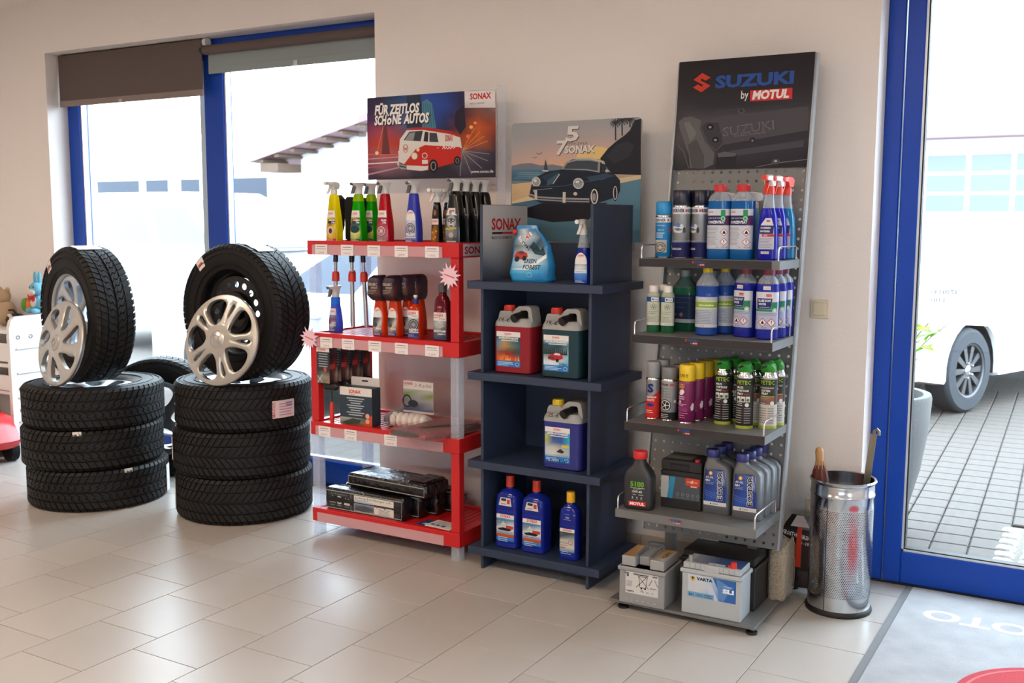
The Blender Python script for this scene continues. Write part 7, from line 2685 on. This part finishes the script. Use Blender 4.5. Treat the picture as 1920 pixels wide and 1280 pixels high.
p.build('price_writing', lambda u, v, o: ((.0330 + o) * math.sin((u - .006) / .033), -(.0330 + o) * math.cos((u - .006) / .033), .184 + v), t, ucut=[-.02 + .005 * i for i in range(9)])
for i in range(3):
    c_ = copy_tree(t, (-1.438 + .012 * i, 3.897 + .072 * i, z), 0, ('second purple spray can behind the front one', 'third purple spray can in the row', 'rearmost purple spray can in the row')[i])
    for ch in [x for x in bpy.data.objects if x.parent == c_ and x.name.startswith('price_writing')]:
        bpy.data.objects.remove(ch)
GREENC = mat('green_spray_top', '#2c8a2e', .4)


def petec(label, x, y, light, rz=0, g='green-topped spray cans'):
    t = thing('spray_can', label, 'spray can', (x, y, z), rz, g)
    R = .0335
    B = Body([(0, 2 * R - .006, 2 * R - .006, R - .0035), (.003, 2 * R - .001, 2 * R - .001, R - .001), (.196, 2 * R - .001, 2 * R - .001, R - .001)], 9)
    B.mb().obj('can', mat('petec_grey', '#a6a49e', .35, .2) if light else mat('petec_dark', '#25262a', .35), t)
    MB().lathe([(R, .0), (R + .0006, .003), (R, .012)], 36, cap=False).obj('bottom_ring', mat('lime_ring', '#98a43a', .4), t)
    MB().lathe([(R, .195), (R + .0008, .198), (R - .004, .212), (R - .009, .220), (R - .009, .226)], 36, cap=False).obj('shoulder', CHROME, t)
    # swivel spray top
    h_ = Body([(.218, .054, .054, .026), (.228, .056, .058, .026, 0, -.002), (.240, .052, .070, .024, 0, -.008), (.250, .040, .072, .018, 0, -.010), (.255, .028, .050, .012, 0, -.006)], 5)
    hd_ = h_.mb().obj('spray_top', GREENC, t)
    MB().box(-.010, .010, .018, .040, .232, .258, c=.004).obj('hinge', GREENC, hd_)
    MB().tube([(.0, -.046, .244), (-.012, -.058, .240)], .004, 8).obj('nozzle', BLK, hd_)
    MB().tube([(.030, .014, .246), (.034, .018, .15)], .0022, 6).obj('straw', BLK, hd_)
    p = Print()
    if light:
        p.rect(-.036, .095, .052, .192, '#3a3a38').rect(-.04, .012, .06, .095, '#b8b4ae')
    p.rect(-.05, .168, .05, .192, '#22252a')
    p.text('PETEC', .002, .172, .016, '#8aa83a', w=.056, bold=.03, res=1)
    if light:
        p.rect(-.030, .156, .028, .162, '#8d8c86')
        p.text('KETTEN', -.004, .144, .008, '#dcdcdc', w=.034, bold=.03, res=1)
        p.text('SPRAY', -.008, .133, .008, '#dcdcdc', w=.028, bold=.03, res=1)
        p.rect(-.026, .124, .030, .127, '#a8b04a')
        p.grid(-.030, .096, .030, .122, ['#5a5854 #6a6460', '#8a8480 #a04a3c'])
        p.ell(.022, .100, .008, .008, '#d0d0cc', 12)
        tc_ = '#7d7a76'
    else:
        p.text('MULTI', -.026, .156, .008, '#e2e2e2', w=.026, bold=.03, res=1, align='l')
        p.text('FUNKTIONS', -.026, .144, .008, '#e2e2e2', w=.048, bold=.03, res=1, align='l')
        p.text('SPRAY', -.026, .132, .008, '#e2e2e2', w=.027, bold=.03, res=1, align='l')
        p.text('super', .016, .132, .007, '#c0443a', w=.024, bold=.02, res=1)
        for k in range(3):
            p.rect(-.026 + k * .0185, .104, -.0095 + k * .0185, .126, '#c8c8c2')
            p.ell(-.018 + k * .0185, .112, .006, .006, ('#3a3430', '#3c4a3c', '#4a7a3a')[k], 10)
        p.ell(.016, .093, .008, .008, '#d0d0cc', 12)
        tc_ = '#9a9a96'
    p.bars(-.026, .004, .098, 2, .008, .0024, '#c4c4c0')
    for k in range(7):
        p.rect(-.030, .078 - k * .0092, -.004, .0808 - k * .0092, tc_).rect(-.002, .078 - k * .0092, .001, .081 - k * .0092, '#8a4038').rect(.006, .078 - k * .0092, .030, .0808 - k * .0092, tc_)
    B.label(p, t)


petec('left dark spray can with green swivel top on the third rack shelf', -1.322, 3.885, False, 6)
petec('middle dark spray can with green swivel top at the shelf front', -1.222, 3.845, False, 4)
petec('light spray can with green swivel top at the right wire rail', -1.144, 3.890, True, 4)
petec('dark spray can with green top behind the left dark one', -1.305, 3.965, False, 4)
petec('light spray can with green top behind the middle dark one', -1.215, 3.93, True, 15)
petec('light spray can with green top at the back right of the third shelf', -1.135, 3.965, True, 10)

# ---------------- shelf 4
z = SH[3][0]
t = thing('oil_bottle', 'black oil bottle with red cap and green number on the fourth rack shelf', 'oil bottle', (-1.590, 3.700, z), 6, 'oil bottles')
B = Body([(0, .108, .066, .018), (.004, .116, .072, .02), (.02, .118, .074, .02), (.125, .118, .074, .02), (.150, .102, .068, .02), (.176, .060, .052, .02), (.190, .048, .046, .02), (.205, .046, .046, .02)], 4)
B.mb().obj('bottle', mat('dark_bottle', '#232427', .4), t)
MB().lathe([(.0265, .200), (.0285, .203), (.0285, .224), (.027, .230)], 28).obj('cap', mat('motul_red_cap', '#c4262a', .4), t)
p = Print()
p.text('5100', .0, .094, .020, '#5f9a2a', w=.056, bold=.05)
p.rect(-.028, .087, .030, .089, '#b8b8b8').rect(-.016, .083, .016, .085, '#9a9a9a')
p.text('10W-40', .0, .069, .010, '#dadada', w=.040, bold=.01)
p.rect(-.018, .060, -.004, .063, '#8a9a7a').rect(.006, .060, .026, .063, '#a8a8a8')
for k in (-.018, .0, .018):
    p.ell(k, .050, .003, .004, '#a8a8a8', 8)
    p.rect(k - .005, .042, k + .005, .044, '#8a8a8a')
p.rect(-.034, .016, .036, .035, '#bb2a30')
p.text('MOTUL', .001, .020, .011, '#e8e0dc', w=.060, bold=.05, shear=.1)
B.label(p, t)
ECM = mat('grey_oil_bottle', '#54575c', .4)
t = thing('oil_bottle', 'front bottle of the left grey blue-capped oil row', 'oil bottle', (-1.302, 3.800, z), 0, 'grey oil bottles with blue caps')
B = Body([(0, .104, .064, .016), (.004, .112, .070, .018), (.03, .113, .071, .018), (.172, .108, .068, .018), (.192, .092, .062, .018, -.006), (.206, .052, .046, .018, -.022), (.215, .044, .042, .018, -.026), (.222, .043, .042, .018, -.026)], 4)
B.mb().obj('bottle', ECM, t)
Body([(.218, .046, .046, .021, -.026), (.222, .048, .048, .022, -.026), (.244, .048, .048, .022, -.026), (.249, .042, .042, .019, -.026)], 5).mb().obj('cap', mat('oil_blue_cap', '#24286c', .4), t)
p = Print()
lp = [(-.048, .040), (.044, .040), (.047, .10), (.034, .172), (.030, .178), (-.042, .176), (-.046, .17)]
p.poly(lp, '#2a3a74')
p.grid(-.046, .048, .040, .172, ['#24408c #2a4a94 #24387c', '#24387c #34549c #24387c', '#243270 #2c4488 #2c3870', '#1f2a60 #3a548c #8a9ac0', '#2a3262 #4a5a90 #6a7aa4'])
p.poly([(.041, .048), (.0455, .048), (.047, .10), (.034, .173), (.030, .173), (.041, .11)], '#3a4a84')
for k in range(3):
    p.line([(-.046, .092 - k * .008), (-.01, .082 - k * .008), (.02, .086 - k * .009)], .0016, '#5a74b8')
p.ell(-.022, .160, .008, .008, '#c89a4a', 14)
p.ell(-.022, .160, .004, .004, '#e0c890', 10)
p.text('AT-OIL', -.026, .140, .0085, '#d8dae4', w=.032, bold=.02, res=1)
p.text('AM-1', -.034, .128, .0085, '#d8dae4', w=.020, bold=.03, res=1)
p.rect(-.042, .124, -.008, .1248, '#a8b0c8')
p.text('AUTOMOBILE', -.026, .117, .004, '#b8bed0', w=.032, res=1)
p.text('ECSTAR', .0265, .058, .019, '#d8dae0', w=.116, bold=.075, rot=90, align='l', shear=-.12)
p.text('ECSTAR', .0262, .0585, .018, '#1a1b22', w=.113, bold=.03, rot=90, align='l', shear=-.12)
p.rect(-.048, .034, .044, .049, '#c2c2c4')
p.text('SUZUKI', .0, .038, .0055, '#3a3c48', w=.022, bold=.02, res=1)
p.ell(-.018, .041, .003, .003, '#3a3c48', 8)
B.label(p, t)
e0 = t
for i in range(2):
    copy_tree(t, (-1.298 + .006 * i, 3.872 + .070 * i, z), 0, ('second bottle of the left grey blue-capped oil row', 'rearmost bottle of the left grey blue-capped oil row')[i])
for i in range(4):
    copy_tree(e0, (-1.176 + .005 * i, 3.790 + .064 * i - .006, z) if i else (-1.178, 3.783, z), 0, ('front bottle of the right grey blue-capped oil row', 'second bottle of the right grey blue-capped oil row', 'third bottle of the right grey blue-capped oil row', 'rearmost bottle of the right grey blue-capped oil row')[i])


# ---------------- batteries
def battery(label, loc, rz, w, d, h, body, lid, lidh, name='car_battery', ledge=.006):
    t = thing(name, label, 'battery', loc, rz, 'car batteries')
    hb = h - lidh
    MB().box(-w / 2, w / 2, -d / 2, d / 2, 0, hb, c=.003).obj('case', body, t, smooth=0)
    MB().box(-w / 2 - ledge, w / 2 + ledge, -d / 2 - ledge, d / 2 + ledge, hb - .016, hb, c=.003).obj('ledge', body, t, smooth=0)
    return t, hb


VG = mat('battery_grey', '#8c8d8f', .45)
VG2 = mat('battery_lid_grey', '#97999a', .45)
VW_ = mat('battery_light', '#a5abb0', .42)
VB = mat('battery_black', '#1b1b1e', .45)
t, hb = battery('grey battery with recycling label on the rack base', (-1.555, 3.735, .037), 1, .190, .175, .190, VG, VG2, .040)
MB().box(-.089, -.030, -.080, .080, hb, hb + .040, c=.003).obj('lid', VG2, t, smooth=0)
MB().box(.030, .089, -.080, .080, hb, hb + .040, c=.003).obj('lid', VG2, t, smooth=0)
MB().box(-.030, .030, -.045, .080, hb, hb + .036, c=.003).obj('lid_middle', VG2, t, smooth=0)
MB().tube([(-.03, -.06, hb + .012), (-.028, -.07, hb + .046), (-.028, .07, hb + .060), (-.03, .06, hb + .012)], .006, 8).obj('handle', mat('handle_grey', '#6d7276', .4), t)
MB().tube([(.03, -.06, hb + .012), (.028, -.07, hb + .046), (.028, .07, hb + .060), (.03, .06, hb + .012)], .006, 8).obj('handle', mat('handle_grey', '#6d7276', .4), t)
MB().box(-.034, .034, .055, .075, hb + .050, hb + .066, c=.004).obj('handle_grip', mat('handle_grey', '#6d7276', .4), t)
p = Print()
p.grid(-.085, -.07, -.034, .07, ['#8a6a4a #a87838', '#b08038 #c0a070'])
p.grid(.034, -.07, .085, .07, ['#8a8a88 #b8b4ae', '#a87838 #b8925a'])
p.text('VARTA', .060, .045, .018, '#26262c', w=.085, bold=.04, rot=-90, align='l')
p.build('lid_print', lambda u, v, o: (u, v, hb + .0402 + o), t)
p = Print()
p.rect(-.068, .044, .070, .132, '#c6c6c6')
K = '#26272a'
p.line([(-.012, .118), (-.006, .074), (.018, .074), (.024, .118), (-.012, .118)], .0022, K)
p.line([(-.014, .124), (.026, .124)], .004, K).ell(.0, .071, .004, .004, K, 10).ell(.016, .071, .004, .004, K, 10)
p.line([(-.022, .072), (.030, .128)], .0022, K).line([(-.022, .128), (.030, .072)], .0022, K)
for k in range(3):
    a = rad(90 + 120 * k)
    a2 = rad(90 + 120 * (k + 1))
    c_ = (.050, .092)
    p.line([(c_[0] + .020 * math.cos(a + .35), c_[1] + .022 * math.sin(a + .35)), (c_[0] + .020 * math.cos(a2 - .35), c_[1] + .022 * math.sin(a2 - .35))], .006, K)
    p.line([(c_[0] + .020 * math.cos(a + .42), c_[1] + .022 * math.sin(a + .42)), (c_[0] + .020 * math.cos(a2 - .42), c_[1] + .022 * math.sin(a2 - .42))], .0035, '#c6c6c6')
p.text('Pb', .004, .054, .010, K, res=1)
p.text('CE', .046, .054, .006, K, res=1)
p.text('EAC', .027, .054, .006, K, res=1)
p.text('VARTA', -.046, .050, .007, K, w=.030, bold=.03, res=1)
p.ring(-.064 + .002, .053, .004, .004, .001, K, 10)
p.bars(-.064, -.036, .092, 5, .005, .0018, '#7a7c80', .3)
p.rect(-.062, .112, -.054, .126, '#4a4c50')
p.build('warning_label', lambda u, v, o: (u, -.0876 - o, v), t)
for k in range(6):
    MB().box(-.072 + k * .024, -.056 + k * .024, -.0905, -.0865, .012, .022, c=.001).obj('base_rib', VG2, t, smooth=0)
for k in range(4):
    MB().box(-.074 + k * .040, -.054 + k * .040, -.0895, -.0865, hb - .028, hb - .022).obj('case_notch', mat('battery_dark_grey', '#6a6b6d', .5), t, smooth=0)

t, hb = battery('light grey battery with blue and white label at the rack base front', (-1.279, 3.735, .037), 1, .234, .125, .200, VW_, VW_, .022)
MB().box(-.114, .114, -.060, .060, hb, hb + .024, c=.003).obj('lid', VW_, t, smooth=0)
MB().box(-.03, .03, -.0635, -.055, hb - .012, hb + .020, c=.002).obj('lid_latch', VW_, t, smooth=0)
for s in (-1, 1):
    for k in range(3):
        MB().box(s * (.045 + k * .022), s * (.045 + k * .022) + .002, -.0625, -.058, hb + .001, hb + .023).obj('lid_rib', VG2, t, smooth=0)
MB().lathe([(.011, hb + .022), (.009, hb + .026), (.008, hb + .046), (.007, hb + .048)], 16, T=Matrix.Translation((-.092, -.035, 0))).obj('terminal', mat('lead', '#8a8a88', .5, .7), t)
MB().lathe([(.012, hb + .022), (.012, hb + .044), (.010, hb + .046)], 16, T=Matrix.Translation((.080, -.040, 0))).obj('red_terminal_cap', COLR, t)
MB().box(.058, .072, -.046, -.034, hb + .022, hb + .032, c=.002).obj('cap_tab', COLR, t, smooth=0)
p = Print()
p.grid(-.085, -.045, .110, .055, ['#8a92a0 #3a5080 #3a5a94', '#8d939c #35476f #2c3f6a'])
p.rect(-.02, -.044, .045, -.026, '#c4c8cc')
p.text('105 Ph', .012, -.040, .009, '#22262e', w=.050, res=1)
p.build('lid_print', lambda u, v, o: (u, v, hb + .0242 + o), t)
p = Print()
p.grid(-.092, .070, .098, .158, ['#b9bfc6 #a8b4c4 #4a74b0 #2c5494', '#bcc2c8 #bcc2c8 #7a98c0 #3a66a4', '#bfc4ca #bfc4ca #8aa4c8 #2f558f'])
p.poly([(-.036, .158), (-.012, .158), (.03, .070), (-.0, .070)], '#b4c0d0')
p.poly([(.006, .158), (.098, .158), (.098, .070), (.048, .070), (.03, .11)], '#33609f')
p.poly([(.02, .158), (.08, .130), (.05, .070), (.03, .09)], '#5a82b8')
p.rect(-.092, .070, .012, .090, '#6a98bc')
p.poly([(-.082, .150), (-.064, .150), (-.064, .140), (-.073, .132), (-.082, .140)], '#c89a2c')
p.poly([(-.079, .150), (-.067, .150), (-.073, .138)], '#22304e')
p.text('VARTA', -.058, .139, .012, '#1c2844', w=.064, bold=.045, align='l')
p.text('B31', -.086, .075, .009, '#1c3a66', bold=.03, align='l', res=1)
p.text('45Ah', -.058, .075, .009, '#22426c', w=.028, align='l', res=1)
p.bars(-.026, .008, .082, 2, .007, .003, '#3a5c86', .2)
p.text('DYNAMIC', .068, .128, .006, '#d4dce8', w=.034, res=1)
p.text('SLI', .068, .106, .016, '#e4e8ee', w=.044, bold=.05)
p.build('front_label', lambda u, v, o: (u, -.0626 - o, v), t)
t, hb = battery('black battery lying behind the light grey one on the rack base', (-1.30, 3.895, .037), 0, .30, .165, .205, VB, VB, .03)
MB().box(-.145, .145, -.078, .078, hb, hb + .030, c=.003).obj('lid', VB, t, smooth=0)
p = Print()
p.rect(-.13, -.02, -.03, .06, '#3a3c40')
for k in range(6):
    p.ring(-.01 + k * .024, .02 + .02 * (k % 2), .009, .009, .002, '#55565a', 12)
p.text('TUSCHO', .06, -.045, .02, '#4a4b50', w=.12, bold=.02, res=1) if 0 else p.rect(.0, -.045, .11, -.03, '#3c3d42')
p.build('lid_print', lambda u, v, o: (u, v, hb + .0302 + o), t)
t2 = thing('car_battery', 'second black battery at the back of the rack base', 'battery', (-1.24, 4.08, .037), 0, 'car batteries')
MB().box(-.13, .13, -.085, .085, 0, .17, c=.003).obj('case', VB, t2, smooth=0)
MB().box(-.135, .135, -.09, .09, .165, .182, c=.003).obj('ledge', VB, t2, smooth=0)
MB().box(-.125, .125, -.08, .08, .18, .21, c=.003).obj('lid', VB, t2, smooth=0)
MB().box(-.08, .04, -.03, .05, .2102, .2112).obj('lid_label', mat('lid_label_grey', '#55585c', .5), t2, smooth=0)
z = SH[3][0]
t, hb = battery('black battery with grey, blue and orange label on the fourth rack shelf', (-1.445, 3.835, z), 1, .165, .145, .195, VB, VB, .045, ledge=.002)
MB().box(-.082, .082, -.070, .070, hb, hb + .044, c=.003).obj('lid', VB, t, smooth=0)
MB().box(-.045, .035, -.074, -.060, hb + .006, hb + .030, c=.003).obj('carry_strap', BLK, t, smooth=0)
MB().lathe([(.010, hb + .03), (.010, hb + .052), (.008, hb + .054)], 14, T=Matrix.Translation((.062, -.058, 0))).obj('red_terminal_cap', mat('dark_red_cap', '#a01c2c', .4), t)
p = Print()
p.rect(-.078, -.05, .03, .05, '#5a5c58')
p.text('65', -.02, .0, .02, '#22242a', res=1)
p.build('lid_print', lambda u, v, o: (u, v, hb + .0442 + o), t)
p = Print()
p.rect(-.082, .040, .078, .128, '#4a4f56')
p.rect(-.082, .040, -.050, .128, '#a8aaa8')
p.poly([(-.056, .040), (-.034, .040), (-.022, .128), (-.044, .128)], '#2f7fa4')
p.rect(.020, .100, .078, .128, '#b8442e').rect(.038, .092, .070, .100, '#b8442e')
p.text('65', .046, .109, .011, '#e0d4d0', bold=.03, res=1)
p.rect(.026, .112, .036, .115, '#d8b0a4').rect(.056, .112, .068, .115, '#d8b0a4').rect(.042, .094, .066, .098, '#d8b8a8')
for k in range(5):
    p.ring(-.012 + k * .021, .060, .006, .006, .0014, '#8d9298', 10)
    p.rect(-.017 + k * .021, .046, -.007 + k * .021, .048, '#7a8088')
p.build('front_label', lambda u, v, o: (u, -.0726 - o, v), t)

# ---- grit bag and pouch beside the batteries
t = thing('grit_bag', 'clear bag of beige granules standing at the right of the rack base', 'bag', (-1.115, 4.05, .037), 90)
lumpy(.16, .060, .215, seed=21).obj('granules', mat('granules', '#9c8b70', .95, noise=(150, .5), bump=(180, 1, .006)), t)
lumpy(.168, .068, .222, seed=22).obj('bag', clear('grit_foil', '#efeae0', .18, .15), t)
t = thing('refill_pouch', 'dark refill pouch with red stripe leaning behind the grit bag', 'pouch', (-1.085, 4.205, .037), 4)
PO2 = Body([(0, .175, .06, .024), (.010, .185, .066, .028), (.08, .18, .056, .026), (.16, .17, .04, .018), (.22, .155, .020, .008), (.262, .120, .008, .003), (.30, .07, .005, .002)], 4)
PO2.mb().obj('pouch', mat('dark_foil', '#241c1c', .25, bump=(30, .4, .006)), t)
p = Print()
p.rect(-.085, .006, .085, .055, '#2472b4')
p.rect(-.09, .06, .09, .24, '#2a2020')
p.poly([(-.085, .15), (-.04, .20), (.0, .17), (-.02, .10), (-.07, .09)], '#6a3c28')
p.text('FROST+KLARSICHT', -.002, .205, .017, '#d4ccc8', w=.165, bold=.03, rot=-8, res=1)
p.text('bis -18°C', .03, .178, .014, '#c8c0bc', w=.07, bold=.02, rot=-8, res=1)
p.rect(-.012, .085, .012, .262, '#c23820')
p.poly([(-.055, .25), (.055, .25), (.035, .298), (-.035, .298)], '#b8aeb0')
PO2.label(p, t, wref=.185, name='pouch_print')
t = thing('tissue_scrap', 'crumpled white paper scrap at the back corner of the rack base', 'paper', (-1.09, 4.235, .037))
lumpy(.05, .03, .02, seed=31).obj('paper', mat('paper_white', '#d6d6d4', .6), t)

# ================================================================== UMBRELLA BIN
bn = thing('umbrella_bin', 'tall perforated chrome bin by the glass door', 'bin', (-.903, 4.128, 0))


def perforated():
    m, N, L = new_mat('perforated_chrome')
    p = N['Principled BSDF']
    p.inputs['Base Color'].default_value = (*lin('#c9ccd0'), 1)
    p.inputs['Metallic'].default_value = 1
    p.inputs['Roughness'].default_value = .2
    tc = N.new('ShaderNodeTexCoord')
    sp = N.new('ShaderNodeSeparateXYZ')
    L.new(tc.outputs['UV'], sp.inputs[0])

    def mth(op, a, b=None, c=None):
        n = N.new('ShaderNodeMath')
        n.operation = op
        for i, v in enumerate((a, b, c)):
            if v is None:
                continue
            if isinstance(v, (int, float)):
                n.inputs[i].default_value = v
            else:
                L.new(v, n.inputs[i])
        return n.outputs[0]
    u, v = sp.outputs[0], sp.outputs[1]      # in hole pitches
    row = mth('FLOOR', v)
    odd = mth('MODULO', row, 2.0)
    uu = mth('ADD', u, mth('MULTIPLY', odd, .5))
    fu = mth('SUBTRACT', mth('FRACT', uu), .5)
    fv = mth('SUBTRACT', mth('FRACT', v), .5)
    d2 = mth('ADD', mth('MULTIPLY', fu, fu), mth('MULTIPLY', mth('MULTIPLY', fv, fv), .75))
    h = mth('LESS_THAN', d2, .075)
    t = N.new('ShaderNodeBsdfTransparent')
    x = N.new('ShaderNodeMixShader')
    L.new(h, x.inputs[0])
    L.new(p.outputs[0], x.inputs[1])
    L.new(t.outputs[0], x.inputs[2])
    L.new(x.outputs[0], N['Material Output'].inputs[0])
    return m


POL = mat('polished_steel', '#c6c9cd', .16, 1.0)
R = .1215
nS = 96
V, F, UV = [], [], []
for z_ in (.075, .425):
    for i in range(nS + 1):
        a = 2 * PI * i / nS
        V.append((R * math.cos(a), R * math.sin(a), z_))
for i in range(nS):
    F.append((i, i + 1, nS + 2 + i, nS + 1 + i))
me = bpy.data.meshes.new('perforated_wall')
me.from_pydata(V, [], F)
uvl = me.uv_layers.new(name='UVMap')
NU, NV = 96, 52
for poly in me.polygons:
    for li in poly.loop_indices:
        vi = me.loops[li].vertex_index
        uvl.data[li].uv = ((vi % (nS + 1)) / nS * NU, (vi // (nS + 1)) * NV)
me.materials.append(perforated())
me.shade_smooth()
link('perforated_wall', me, bn)
MB().lathe([(R - .003, .02), (R, .02), (R, .0755), (R - .003, .0755)], 72, cap=False).obj('lower_band', POL, bn)
MB().lathe([(R, .424), (R, .47), (R + .003, .474), (R + .003, .482), (R, .486), (R, .52), (R + .006, .526), (R + .008, .532), (R + .004, .537), (R - .003, .534), (R - .003, .43)], 72, cap=False).obj('upper_band', POL, bn)
MB().lathe([(R + .006, 0), (R + .008, .006), (R + .006, .016), (R, .022), (R - .006, .022), (0, .021)], 72).obj('base_ring', BLACKRUB, bn)
MB().box(-.0015, .0015, -R - .0012, -R + .001, .022, .47, T=Matrix.Rotation(rad(-14), 4, 'Z')).obj('seam', mat('seam_dark', '#55585c', .3, .8), bn, smooth=0)
t = thing('umbrella', 'brown folded umbrella with light wooden handle in the bin', 'umbrella', (-.965, 4.135, .03), 0)
TT = Matrix.Rotation(rad(-3.5), 4, 'Y')
UM = mat('brown_umbrella_cloth', '#5a2a20', .8, bump=(60, .6, .006))
rg = []
for z_, r_ in ((.0, .004), (.05, .018), (.30, .030), (.46, .030), (.52, .024), (.545, .016)):
    rg.append([((r_ * (1 + .22 * (k % 2))) * math.cos(2 * PI * k / 16), (r_ * (1 + .22 * (k % 2))) * math.sin(2 * PI * k / 16), z_) for k in range(16)])
MB().loft(rg, T=TT).obj('canopy', UM, t)
for k in range(8):
    a = 2 * PI * k / 8
    MB().tube([(.018 * math.cos(a), .018 * math.sin(a), .53), (.014 * math.cos(a), .014 * math.sin(a), .562)], .0035, 6, T=TT).obj('rib_tip', mat('rib_tip_wood', '#a8805a', .5), t)
MB().tube([(0, 0, .52), (0, 0, .56), (0, 0, .60), (0, 0, .612), (0, 0, .617)], [.012, .015, .0165, .013, .005], 14, T=TT).obj('handle', mat('light_wood', '#b98a58', .45, noise=(20, .15)), t)
t = thing('umbrella', 'red folded umbrella standing inside the perforated bin', 'umbrella', (-.875, 4.115, .03), 0)
MB().tube([(0, 0, .0), (0, 0, .05), (.005, 0, .30), (.008, 0, .36)], [.004, .018, .022, .008], 14).obj('canopy', mat('red_umbrella_cloth', '#b32a2e', .7), t)
MB().tube([(.008, 0, .34), (.01, 0, .46)], .007, 10).obj('handle', BLK, t)
t = thing('shoehorn', 'long flat steel shoehorn with hooked end in the bin', 'shoehorn', (-.835, 4.15, .03), 0)
pth = [(-.03 + .058 * k, .012 + .035 * k, .68 * k) for k in (0, .25, .5, .75, 1.0)]
rg = [[(x + a, y + b, z_) for a, b in ((-.013, -.002), (.013, -.004), (.013, .0), (-.013, .002))] for x, y, z_ in pth]
MB().loft(rg).obj('blade', mat('brass_steel', '#8d8a7c', .3, .9), t)
x, y, z_ = pth[-1]
MB().tube([(x, y, z_ - .004), (x + .002, y, z_ + .014), (x + .012, y, z_ + .020), (x + .020, y, z_ + .012), (x + .020, y, z_ - .004)], .006, 8).obj('hook', mat('brass_steel', '#8d8a7c', .3, .9), t)
